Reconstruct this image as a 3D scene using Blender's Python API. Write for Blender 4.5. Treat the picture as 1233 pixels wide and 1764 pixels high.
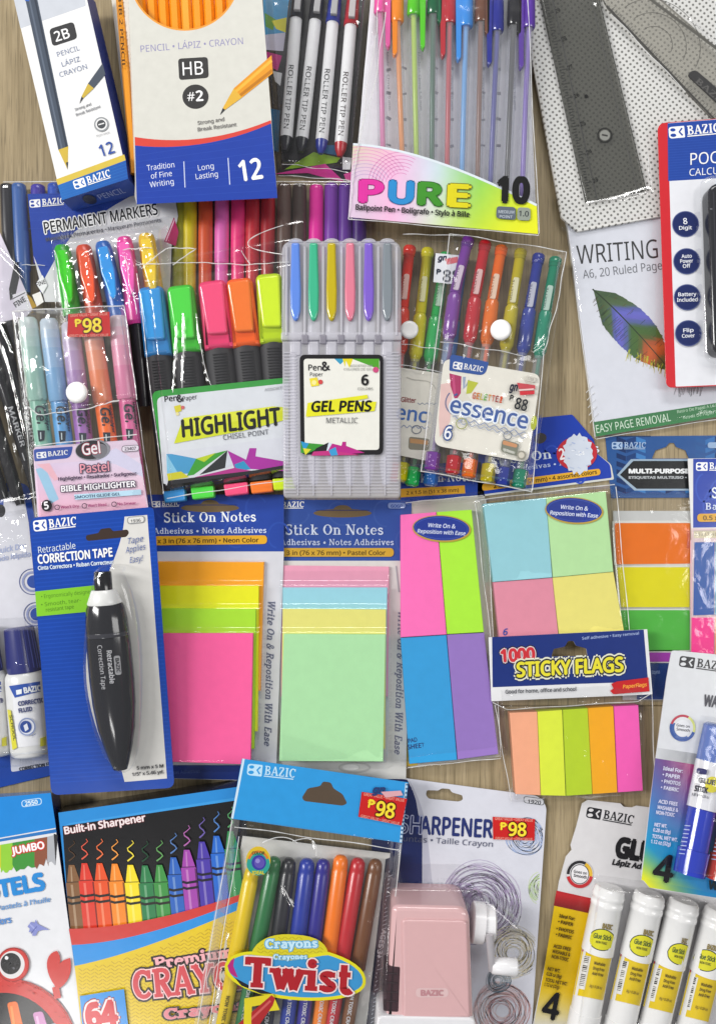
import bpy, math, random
from mathutils import Vector, noise
from mathutils.geometry import tessellate_polygon

for o in list(bpy.data.objects): bpy.data.objects.remove(o)
sc = bpy.context.scene
COL = sc.collection
rnd = random.Random(7)

# ---------------------------------------------------------------- camera
S = 0.00035                     # metres on the table per photograph pixel
D = 0.56                        # height of the phone above the table
CX, CY = 620.0, 960.0           # point of the table straight below the phone
OX, OY = 616.5, 882.0           # centre of the picture
H_M = 1764 * S
cam_d = bpy.data.cameras.new('camera'); cam = bpy.data.objects.new('camera', cam_d); COL.objects.link(cam)
cam.location = ((CX-OX)*S, -(CY-OY)*S, D)
cam_d.sensor_width = 36; cam_d.lens = 36*D/H_M
cam_d.shift_x = -(CX-OX)*S/H_M; cam_d.shift_y = (CY-OY)*S/H_M
cam_d.clip_start = .01; cam_d.clip_end = 50
sc.camera = cam
# ---------------------------------------------------------------- light
world = bpy.data.worlds.new('World'); sc.world = world; world.use_nodes = True
bg = world.node_tree.nodes['Background']
bg.inputs[0].default_value = (.93, .96, 1, 1); bg.inputs[1].default_value = .22
def lamp(name, loc, size, power, to=(0, 0, 0), col=(1, .985, .96)):
    l = bpy.data.lights.new(name, 'AREA'); l.shape = 'RECTANGLE'; l.size, l.size_y = size; l.energy = power; l.color = col
    o = bpy.data.objects.new(name, l); COL.objects.link(o); o.location = loc
    o.rotation_euler = (Vector(to)-Vector(loc)).to_track_quat('-Z', 'Y').to_euler()
lamp('ceiling_lamp', (-2.0, .45, 1.8), (.45, 1.4), 62)
lamp('ceiling_lamp', (.15, 1.95, 1.75), (1.3, .45), 25.5)
lamp('ceiling_lamp', (1.5, .0, 1.75), (.4, 1.25), 11)
lamp('ceiling_lamp', (-.62, -1.22, 1.75), (.5, .16), 4.0)
sc.view_settings.view_transform = 'Standard'; sc.view_settings.look = 'None'
sc.view_settings.exposure = .10; sc.view_settings.gamma = 1; sc.view_settings.use_curve_mapping = False
sc.render.engine = 'CYCLES'
sc.cycles.transparent_max_bounces = 24; sc.cycles.max_bounces = 8
sc.cycles.use_denoising = True

# ---------------------------------------------------------------- materials
def lin(c):
    if isinstance(c, str):
        c = c.lstrip('#'); c = [int(c[i:i+2], 16) for i in (0, 2, 4)]
    f = lambda v: v/12.92 if v <= .04045 else ((v+.055)/1.055)**2.4
    return tuple(min(.88, f(v/255.)) for v in c[:3])
MATS = {}
def new_mat(name):
    m = bpy.data.materials.new(name); m.use_nodes = True; MATS[name] = m
    nt = m.node_tree; nt.nodes.clear()
    return m, nt, nt.nodes, nt.links
def pig(name, rough, spec=.5, coat=0., mottle=.05, bump=0., scale=180, trans=0., sss=0.):
    m, nt, N, L = new_mat(name)
    out = N.new('ShaderNodeOutputMaterial'); b = N.new('ShaderNodeBsdfPrincipled')
    a = N.new('ShaderNodeAttribute'); a.attribute_name = 'Col'
    tc = N.new('ShaderNodeTexCoord'); nz = N.new('ShaderNodeTexNoise'); nz.inputs['Scale'].default_value = scale; nz.inputs['Detail'].default_value = 5
    L.new(tc.outputs['Object'], nz.inputs['Vector'])
    mr = N.new('ShaderNodeMapRange'); mr.inputs[1].default_value = .3; mr.inputs[2].default_value = .7
    mr.inputs[3].default_value = 1-mottle; mr.inputs[4].default_value = 1.0
    L.new(nz.outputs['Fac'], mr.inputs[0])
    mx = N.new('ShaderNodeVectorMath'); mx.operation = 'SCALE'
    L.new(a.outputs['Color'], mx.inputs[0]); L.new(mr.outputs[0], mx.inputs['Scale'])
    L.new(mx.outputs[0], b.inputs['Base Color'])
    b.inputs['Roughness'].default_value = rough; b.inputs['Specular IOR Level'].default_value = spec
    b.inputs['Coat Weight'].default_value = coat; b.inputs['Coat Roughness'].default_value = .08
    if bump:
        bp = N.new('ShaderNodeBump'); bp.inputs['Strength'].default_value = bump; bp.inputs['Distance'].default_value = .0006
        nb = N.new('ShaderNodeTexNoise'); nb.inputs['Scale'].default_value = 55; nb.inputs['Detail'].default_value = 3
        L.new(tc.outputs['Object'], nb.inputs['Vector']); L.new(nb.outputs['Fac'], bp.inputs['Height']); L.new(bp.outputs[0], b.inputs['Normal'])
    if trans:
        t = N.new('ShaderNodeBsdfTransparent'); ms = N.new('ShaderNodeMixShader'); ms.inputs[0].default_value = trans
        gm = N.new('ShaderNodeGamma'); gm.inputs[1].default_value = .55; L.new(a.outputs['Color'], gm.inputs[0]); L.new(gm.outputs[0], t.inputs[0])
        L.new(b.outputs[0], ms.inputs[1]); L.new(t.outputs[0], ms.inputs[2]); L.new(ms.outputs[0], out.inputs[0])
    else:
        L.new(b.outputs[0], out.inputs[0])
pig('card', .38, .35, .0, .06, .22)
pig('glossy_card', .26, .45, .15, .05, .2)
pig('paper', .75, .2, 0, .04, .08)
pig('plastic', .28, .5, .1, .03)
pig('shiny_plastic', .14, .5, .3, .02)
pig('rubber', .55, .35, 0, .12)
pig('tinted', .16, .5, .3, .04, 0, 180, .24)
pig('clear_tube', .10, .5, .3, .02, 0, 180, .84)
pig('edge_film', .12, .6, .3, 0, 0, 180, .45)
pig('frosted', .26, .5, .1, .03, 0, 180, .58)
pig('smoke', .12, .5, .2, .05, 0, 300, .70)
def film(name, base=.042, gain=.42, rough=.09, veil=.008, bump=.06, bscale=42):
    m, nt, N, L = new_mat(name)
    out = N.new('ShaderNodeOutputMaterial'); t = N.new('ShaderNodeBsdfTransparent'); t.inputs[0].default_value = (.985, .988, .99, 1)
    g = N.new('ShaderNodeBsdfGlossy'); g.inputs['Roughness'].default_value = rough; g.inputs[0].default_value = (1, 1, 1, 1)
    d = N.new('ShaderNodeBsdfDiffuse'); d.inputs[0].default_value = (.8, .8, .82, 1)
    lw = N.new('ShaderNodeLayerWeight'); lw.inputs[0].default_value = .22
    mr = N.new('ShaderNodeMapRange'); mr.inputs[3].default_value = base; mr.inputs[4].default_value = base+gain
    L.new(lw.outputs['Facing'], mr.inputs[0])
    m0 = N.new('ShaderNodeMixShader'); m0.inputs[0].default_value = veil; L.new(t.outputs[0], m0.inputs[1]); L.new(d.outputs[0], m0.inputs[2])
    m1 = N.new('ShaderNodeMixShader'); L.new(mr.outputs[0], m1.inputs[0]); L.new(m0.outputs[0], m1.inputs[1]); L.new(g.outputs[0], m1.inputs[2])
    tc = N.new('ShaderNodeTexCoord'); nz = N.new('ShaderNodeTexNoise'); nz.inputs['Scale'].default_value = bscale; nz.inputs['Detail'].default_value = 4
    nz.inputs['Distortion'].default_value = 1.2
    L.new(tc.outputs['Object'], nz.inputs['Vector'])
    bp = N.new('ShaderNodeBump'); bp.inputs['Strength'].default_value = bump; bp.inputs['Distance'].default_value = .004
    L.new(nz.outputs['Fac'], bp.inputs['Height']); L.new(bp.outputs[0], g.inputs['Normal'])
    L.new(m1.outputs[0], out.inputs[0])
film('clear_film')
film('seam_film', .04, .4, .1, .16, .1, 50)
film('crisp_blister', .03, .30, .06, .004, .03, 30)
film('pouch_film', .045, .45, .10, .022, .03, 26)

# ---------------------------------------------------------------- geometry helpers
# photo pixel (x, y) on a surface at height z -> world
def W(x, y, z):
    k = (D-z)/D
    return Vector(((CX-OX+(x-CX)*k)*S, -(CY-OY+(y-CY)*k)*S, z))
def ZL(y0, z0, y1, z1, ax=1):           # sloping plane, millimetres
    sg, cc, oo = (-1, CY, OY) if ax else (1, CX, OX); a0, b0 = z0*.001, z1*.001
    A = sg*(cc-oo)*S; at = lambda q, z: A+sg*(q-cc)*S*(D-z)/D
    Y0 = at(y0, a0); m = (b0-a0)/(at(y1, b0)-Y0)
    def f(x, y):
        B = sg*((y if ax else x)-cc)*S
        return (a0+m*(A+B-Y0))/(1+m*B/D)
    return f
def zof(z, x, y): return z(x, y) if callable(z) else z
def lerp(a, b, t): return a+(b-a)*t
def mixc(a, b, t): return tuple(lerp(p, q, t) for p, q in zip(a, b))
def L2(p, q, t): return (lerp(p[0], q[0], t), lerp(p[1], q[1], t))
def ell(cx, cy, rx, ry, ang=0, n=36, a0=0, a1=360):
    ca, sa = math.cos(math.radians(ang)), math.sin(math.radians(ang)); out = []
    full = abs(a1-a0) >= 360
    for i in range(n if full else n+1):
        a = math.radians(a0+(a1-a0)*i/n); x, y = rx*math.cos(a), ry*math.sin(a)
        out.append((cx+x*ca-y*sa, cy+x*sa+y*ca))
    return out
def rnd_poly(pts, r, n=5):
    out = []; m = len(pts); rs = r if isinstance(r, (list, tuple)) else [r]*m
    for i in range(m):
        p0, p, p1 = Vector(pts[i-1]), Vector(pts[i]), Vector(pts[(i+1) % m]); rr = rs[i]
        if rr <= 0: out.append(tuple(p)); continue
        d0, d1 = p0-p, p1-p; k = min(rr, d0.length*.48, d1.length*.48)
        a, b = p+d0.normalized()*k, p+d1.normalized()*k
        for j in range(n+1):
            t = j/n; out.append(tuple(a*(1-t)**2+p*2*t*(1-t)+b*t*t))
    return out
def shrink(pts, d):
    area = sum(pts[i-1][0]*pts[i][1]-pts[i][0]*pts[i-1][1] for i in range(len(pts)))
    s = 1 if area > 0 else -1; out = []; n = len(pts)
    for i in range(n):
        p0, p, p1 = Vector(pts[i-1]), Vector(pts[i]), Vector(pts[(i+1) % n])
        a, b = (p-p0), (p1-p)
        if a.length < 1e-6: a = b
        if b.length < 1e-6: b = a
        a.normalize(); b.normalize()
        na, nb = Vector((-a.y, a.x))*s, Vector((-b.y, b.x))*s
        m = na+nb
        if m.length < 1e-4: m = na
        m.normalize(); c = max(.5, m.dot(na))
        q = p+m*(d/c); out.append((q.x, q.y))
    return out
def bez(*c, n=12):
    out = []
    for i in range(n+1):
        t = i/n; ps = [Vector(p) for p in c]
        while len(ps) > 1: ps = [a.lerp(b, t) for a, b in zip(ps, ps[1:])]
        out.append((ps[0].x, ps[0].y))
    return out
def thick(pts, w, closed=False):
    """outline of a polyline of width w (a number or a (start, end) pair)"""
    n = len(pts); l, r = [], []
    for i in range(n):
        p = Vector(pts[i]); a = Vector(pts[i-1]) if (i or closed) else p; b = Vector(pts[(i+1) % n]) if (i < n-1 or closed) else p
        d = (b-a); d = d.normalized() if d.length else Vector((1, 0))
        ww = w if not isinstance(w, tuple) else lerp(w[0], w[1], i/(n-1))
        q = Vector((-d.y, d.x))*ww*.5; l.append(tuple(p+q)); r.append(tuple(p-q))
    return l, r
try:                                # Blender's own sans face; its default font otherwise
    SANS = bpy.data.fonts.load(bpy.utils.system_resource('DATAFILES', path='fonts')+'/NotoSansHebrew-Regular.woff2')
except Exception:
    SANS = None
TXT = {}
def cap_height():
    vs, fs = glyph_mesh('H', 0, 0, 1.); return max(v[1] for v in vs)
def glyph_mesh(s, bold, shear, space):
    k = (s, shear, space)
    if k not in TXT:
        c = bpy.data.curves.new('lettering', 'FONT'); c.body = s
        if SANS: c.font = SANS
        c.shear = shear; c.resolution_u = 3; c.space_character = space
        o = bpy.data.objects.new('lettering', c); m = bpy.data.meshes.new_from_object(o)
        TXT[k] = ([(v.co.x, v.co.y) for v in m.vertices], [tuple(p.vertices) for p in m.polygons])
        bpy.data.meshes.remove(m); bpy.data.objects.remove(o); bpy.data.curves.remove(c)
    return TXT[k]
CAP = cap_height()
EPS = 1.6e-5
class G:
    """collects faces, each with its own pigment, for ONE mesh object. z is a height in metres or a function of the pixel."""
    def __init__(s, z=0., mat='card'):
        s.z = z; s.mat = mat; s.v = []; s.f = []; s.c = []; s.m = []; s.sm = []; s.slots = []; s.l = 1; s.flip = True
    def zz(s, x, y, lay=None): return zof(s.z, x, y)+EPS*(s.l if lay is None else lay)
    def slot(s, m):
        m = m or s.mat
        if m not in s.slots: s.slots.append(m)
        return s.slots.index(m)
    def face(s, idx, cols, mat=None, smooth=False):
        s.f.append(tuple(idx)); s.c.append(cols); s.m.append(s.slot(mat)); s.sm.append(smooth)
    def add(s, p): s.v.append(p); return len(s.v)-1
    def poly(s, pts, col, mat=None, holes=(), z=None, colf=None):
        if z is None: s.l += 1
        zf = (lambda x, y: s.zz(x, y)) if z is None else (lambda x, y: zof(z, x, y))
        loops = [list(pts)]+[list(h) for h in holes]
        flat = [p for lo in loops for p in lo]
        ids = [s.add(W(p[0], p[1], zf(*p))) for p in flat]
        c = lin(col) if col is not None else None
        for t in tessellate_polygon([[Vector((p[0], p[1], 0)) for p in lo] for lo in loops]):
            a, b, d = (flat[i] for i in t)
            if (b[0]-a[0])*(d[1]-a[1])-(b[1]-a[1])*(d[0]-a[0]) > 0: t = (t[0], t[2], t[1])
            s.face([ids[i] for i in t], [lin(colf(*flat[i])) for i in t] if colf else [c]*3, mat)
        return s
    def grad(s, quad, colf, nu=8, nv=8, mat=None):
        """quad patch whose printed ink runs from colour to colour: colf(u, v)"""
        s.l += 1; g = []
        for j in range(nv+1):
            for i in range(nu+1):
                u, v = i/nu, j/nv; p = L2(L2(quad[0], quad[1], u), L2(quad[3], quad[2], u), v)
                g.append((s.add(W(p[0], p[1], s.zz(*p))), lin(colf(u, v))))
        for j in range(nv):
            for i in range(nu):
                q = [g[j*(nu+1)+i], g[(j+1)*(nu+1)+i], g[(j+1)*(nu+1)+i+1], g[j*(nu+1)+i+1]]
                s.face([a for a, b in q], [b for a, b in q], mat)
        return s
    def line(s, pts, w, col, closed=False, mat=None):
        s.l += 1
        l, r = thick(pts, w, closed); n = len(pts); c = lin(col)
        a = [s.add(W(p[0], p[1], s.zz(*p))) for p in l]; b = [s.add(W(p[0], p[1], s.zz(*p))) for p in r]
        for i in range(n if closed else n-1):
            j = (i+1) % n; s.face((a[i], b[i], b[j], a[j]), [c]*4, mat)
        return s
    def wrap_disc(s, P, cs, cn, rs, rn, col, n=18, lim=26):
        """ellipse of ink wrapped round a tube: P(s, n) gives the pixel at s along and n across"""
        s.l += 1; c = lin(col); prev = None
        for i in range(n+1):
            x = -1+2*i/n; w = rs*math.sqrt(max(0, 1-x*x)); nn = max(-lim, min(lim, cn+rn*x))
            a, b = P(cs-w, nn), P(cs+w, nn); m = P(cs, nn)
            ids = [s.add(W(p[0], p[1], s.zz(*p))) for p in (a, m, b)]
            if prev:
                s.face((prev[0], prev[1], ids[1], ids[0]), [c]*4); s.face((prev[1], prev[2], ids[2], ids[1]), [c]*4)
            prev = ids
        return s
    def ring(s, cx, cy, rx, ry, w, col, ang=0): return s.line(ell(cx, cy, rx, ry, ang), w, col, True)
    def disc(s, cx, cy, rx, ry, col, ang=0, mat=None): return s.poly(ell(cx, cy, rx, ry, ang), col, mat)
    def text(s, t, p0, p1, h, col, bold=0., shear=0., out=None, ow=.05, out2=None, ow2=.09, space=1., skew=None):
        """lettering whose baseline runs from p0 to p1, capital height h pixels"""
        if out2: s._txt(t, p0, p1, h, out2, bold, shear, space, ow2)
        if out: s._txt(t, p0, p1, h, out, bold, shear, space, ow)
        return s._txt(t, p0, p1, h, col, bold, shear, space, 0)
    def _txt(s, t, p0, p1, h, col, bold, shear, space, grow):
        vs, fs = glyph_mesh(t, 0, shear, space)
        if not vs: s.l += 1; return s
        bold = max(0, bold)
        x0 = min(v[0] for v in vs)-bold; x1 = max(v[0] for v in vs)+bold
        dx, dy = p1[0]-p0[0], p1[1]-p0[1]; ln = math.hypot(dx, dy); ux, uy = dx/ln, dy/ln
        kx = ln/(x1-x0); ky = h/CAP; c = lin(col); R = bold+grow
        # heavier weights and outlines: the same letters laid down again, nudged by the pen width
        if grow: sh = [(R*math.cos(math.pi*i/4), R*math.sin(math.pi*i/4)) for i in range(8)]
        elif R > .045: sh = [(0, 0)]+[(R*math.cos(math.pi*i/3), R*math.sin(math.pi*i/3)) for i in range(6)]
        elif R > .012: sh = [(R, 0), (-R, 0), (0, R*.8), (0, -R*.8)]
        else: sh = [(0, 0)]
        for ox, oy in sh:
            s.l += 1; ids = []
            for v in vs:
                a = (v[0]+ox-x0)*kx; b = (v[1]+oy)*ky
                x, y = p0[0]+ux*a+uy*b, p0[1]+uy*a-ux*b
                ids.append(s.add(W(x, y, s.zz(x, y))))
            for f in fs: s.face([ids[i] for i in f], [c]*len(f))
        return s
    def prism(s, pts, z1, z0, col, side=None, mat=None, bev=0., holes=()):
        """solid whose top outline is seen at pts; its sides go straight down in the world"""
        c = lin(col); cs = lin(side if side is not None else col); n = len(pts)
        area = sum(pts[i-1][0]*pts[i][1]-pts[i][0]*pts[i-1][1] for i in range(n))
        if area < 0: pts = list(reversed(pts))
        top = shrink(pts, bev) if bev else pts
        s.poly(top, col, mat, holes=holes, z=z1)
        b_m = bev*S*.8
        A = [W(p[0], p[1], zof(z1, *p)) for p in top]
        B = [W(p[0], p[1], zof(z1, *p)) for p in pts]
        rings = [A]
        if bev:
            for k in (.35, .75): rings.append([a.lerp(b, math.sin(k*math.pi/2))-Vector((0, 0, b_m*(1-math.cos(k*math.pi/2)))) for a, b in zip(A, B)])
            rings.append([b-Vector((0, 0, b_m)) for b in B])
        rings.append([Vector((b.x, b.y, zof(z0, *p))) for b, p in zip(B, pts)])
        ids = [[s.add(v) for v in r] for r in rings]
        for k in range(len(ids)-1):
            for i in range(n):
                j = (i+1) % n
                s.face((ids[k][i], ids[k+1][i], ids[k+1][j], ids[k][j])[::-1], [c if k < len(ids)-2 else cs]*4, mat, bool(bev))
        for h in holes:
            hv = [(s.add(W(p[0], p[1], zof(z1, *p))), s.add(W(p[0], p[1], zof(z1, *p))-Vector((0, 0, .0006)))) for p in h]
            for i in range(len(hv)):
                a, b = hv[i-1], hv[i]; s.face((a[0], b[0], b[1], a[1]), [cs]*4, mat)
        return s
    def tube(s, p0, p1, z0, z1, prof, col, n=18, mat=None, flat=1., caps=True):
        """turned body about the axis p0-p1 (pixels) at heights z0, z1: prof = [(t, radius px[, colour])]; flat squashes it vertically"""
        a, b = W(p0[0], p0[1], z0), W(p1[0], p1[1], z1); d = (b-a); ln = d.length; d.normalize()
        e1 = d.cross(Vector((0, 0, 1))).normalized(); e2 = e1.cross(d).normalized(); rings = []
        cc = col
        for q in prof:
            if len(q) > 2: cc = q[2]
            t, r = q[0], q[1]*S*(D-lerp(z0, z1, max(0, min(1, q[0]))))/D; o = a.lerp(b, t)
            rings.append(([s.add(o+e1*(r*math.cos(2*math.pi*i/n))+e2*(r*flat*math.sin(2*math.pi*i/n))) for i in range(n)], lin(cc)))
        for k in range(len(rings)-1):
            A, c = rings[k][0], rings[k+1][1]; B = rings[k+1][0]
            for i in range(n):
                j = (i+1) % n; s.face((A[i], B[i], B[j], A[j]), [c]*4, mat, True)
        if caps:
            s.face(rings[0][0], [rings[0][1]]*n, mat); s.face(rings[-1][0][::-1], [rings[-1][1]]*n, mat)
        return s
    def sheet(s, quad, zf, nu, nv, col, mat=None):
        """curved skin over a quad (corners tl, tr, br, bl); zf(u, v) is its height"""
        c = lin(col); g = []
        for j in range(nv+1):
            for i in range(nu+1):
                u, v = i/nu, j/nv; p = L2(L2(quad[0], quad[1], u), L2(quad[3], quad[2], u), v)
                g.append(s.add(W(p[0], p[1], zf(u, v))))
        for j in range(nv):
            for i in range(nu):
                s.face((g[j*(nu+1)+i], g[(j+1)*(nu+1)+i], g[(j+1)*(nu+1)+i+1], g[j*(nu+1)+i+1]), [c]*4, mat, True)
        return s
    def make(s, name, parent=None, label=None):
        me = bpy.data.meshes.new(name)
        off = world_loc(parent)
        me.from_pydata([v-off for v in s.v], [], s.f)
        for m in s.slots: me.materials.append(MATS[m])
        me.polygons.foreach_set('material_index', s.m); me.polygons.foreach_set('use_smooth', s.sm)
        at = me.color_attributes.new('Col', 'FLOAT_COLOR', 'CORNER'); buf = []
        for cs in s.c:
            for c in cs: buf.extend((c[0], c[1], c[2], 1.))
        at.data.foreach_set('color', buf)
        me.update()
        if any(s.sm): me.set_sharp_from_angle(angle=math.radians(42))
        o = bpy.data.objects.new(name, me); COL.objects.link(o)
        if parent is not None: o.parent = parent
        if label: o['label'] = label
        return o
def on_tube(a, b, za, zb, r, flat=1., lift=.00012):
    """height function of the upper side of a tube seen between pixels a and b, radius r pixels"""
    A, B = W(a[0], a[1], za), W(b[0], b[1], zb); d = Vector((B.x-A.x, B.y-A.y)); ln = d.length; d.normalize()
    R = r*S*(D-(za+zb)/2)/D
    def zf(x, y):
        z = (za+zb)/2+R*.7
        for _ in range(5):
            p = W(x, y, z); h = Vector((p.x-A.x, p.y-A.y)); t = h.dot(d); q = (h-d*t).length
            z = lerp(za, zb, t/ln)+flat*math.sqrt(max(1e-10, R*R-min(q, R*.99)**2))+lift
        return z
    return zf
LOC = {}
def world_loc(p):
    v = Vector((0, 0, 0))
    while p is not None: v = v+Vector(p.location); p = p.parent
    return v
def thing(name, label, cat, px, py, z=0., group=None):
    o = bpy.data.objects.new(name, None); COL.objects.link(o); o.empty_display_size = .01
    o.location = W(px, py, z); o['label'] = label; o['category'] = cat
    if group: o['group'] = group
    return o
def sstep(x): x = max(0., min(1., x)); return x*x*(3-2*x)
def film_over(parent, quad, zbase, rise, mat='clear_film', name='film', edge=(.06, .06, .06, .06), wr=.0012, freq=1.0, creases=(), nu=70, nv=70, seed=0, bumps=None, seams=()):
    nu, nv = max(nu, 100), max(nv, 110)
    """thin plastic skin: pillow profile, crumples, and sharp creases given as pixel polylines (pts, width px, height mm)"""
    el, et, er, eb = edge
    def segd(p, a, b):
        ax, ay = b[0]-a[0], b[1]-a[1]; l2 = ax*ax+ay*ay or 1e-9
        t = max(0, min(1, ((p[0]-a[0])*ax+(p[1]-a[1])*ay)/l2))
        return math.hypot(p[0]-a[0]-ax*t, p[1]-a[1]-ay*t), t
    def zf(u, v):
        p = L2(L2(quad[0], quad[1], u), L2(quad[3], quad[2], u), v)
        e = sstep(u/el if el else 1)*sstep((1-u)/er if er else 1)*sstep(v/et if et else 1)*sstep((1-v)/eb if eb else 1)
        z = zof(zbase, *p)+rise*.001*e
        q = Vector((p[0]*.02*freq, p[1]*.02*freq, seed*3.1))
        n = noise.noise(q)+.55*noise.noise(q*2.3)+.3*abs(noise.noise(q*4.1))
        z += .52*wr*(.35+.65*e)*n
        if bumps: z += bumps(p, u, v)
        for pts, w, h in creases:
            m = min(segd(p, pts[i], pts[i+1])[0] for i in range(len(pts)-1))
            if m < w*1.6: z += .42*h*.001*(.5+.5*math.cos(math.pi*m/(w*1.6)))
        return z
    g = G(0, mat); g.sheet(quad, zf, nu, nv, 'ffffff', mat)
    for (q0, q1, q2, q3) in seams: g.sheet([q0, q1, q2, q3], lambda u, v: zof(zbase, *L2(L2(q0, q1, u), L2(q3, q2, u), v))+.0011+.0004*noise.noise(Vector((u*3, v*14, seed))), 4, 60, 'ffffff', 'seam_film')
    return g.make(name, parent)

def bead(parent, lines, z, r=1.0, mat='edge_film', name='film_edge'):
    """folded or welded rims of a plastic bag: thin rounded cords that catch the lamps"""
    g = G(0, mat); n = 7
    for pts in lines:
        P = [W(p[0], p[1], zof(z, *p)+(.0012*math.sin(i*2.1+p[0]*.3) if len(pts) > 2 else 0)*.3) for i, p in enumerate(pts)]; rings = []
        for i, p in enumerate(P):
            d = (P[min(i+1, len(P)-1)]-P[max(i-1, 0)]).normalized(); e1 = d.cross(Vector((0, 0, 1))).normalized(); e2 = e1.cross(d)
            rr = r*S*(.75+.5*noise.noise(Vector((pts[i][0]*.07, pts[i][1]*.07, 3.))))
            rings.append([g.add(p+e1*rr*math.cos(2*math.pi*k/n)+e2*rr*math.sin(2*math.pi*k/n)) for k in range(n)])
        for A, B in zip(rings, rings[1:]):
            for k in range(n): g.face((A[k], B[k], B[(k+1) % n], A[(k+1) % n]), [lin('f4f6f8')]*4, mat, True)
    return g.make(name, parent)
def along(a, b, n=24, sag=0.):
    return [(lerp(a[0], b[0], i/n)+sag*math.sin(math.pi*i/n*3), lerp(a[1], b[1], i/n)+sag*math.sin(2+math.pi*i/n*4)) for i in range(n+1)]

NAMES = {'black': '24242a', 'navy blue': '242a8c', 'blue': '2f7fd0', 'dark blue': '2a4a9c', 'light blue': '93c8d8', 'purple': '6a38a0', 'violet': '9273bb', 'lime green': 'b0e038', 'green': '3cae40', 'dark green': '1c6840', 'mint green': '8cc4ac', 'pale green': 'b0d8a2', 'olive yellow': 'a09c20', 'yellow': 'e0d418', 'pale yellow': 'e0d678', 'orange': 'f28a1c', 'red': 'c22a30', 'orange red': 'e05028', 'pink': 'ee5aa0', 'hot pink': 'f8307e', 'pale pink': 'dc90a8', 'magenta': 'd020a0', 'brown': '5f4534', 'peach': 'f5aa86', 'grey': '888c92', 'lavender': 'b49cc4'}
def cn(c):
    if not isinstance(c, str): c = ''.join('%02x' % int(v) for v in c[:3])
    h = lambda k: [int(k[i:i+2], 16) for i in (0, 2, 4)]
    a = h(c); return min(NAMES, key=lambda k: sum((p-q)**2 for p, q in zip(a, h(NAMES[k]))))
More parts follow.
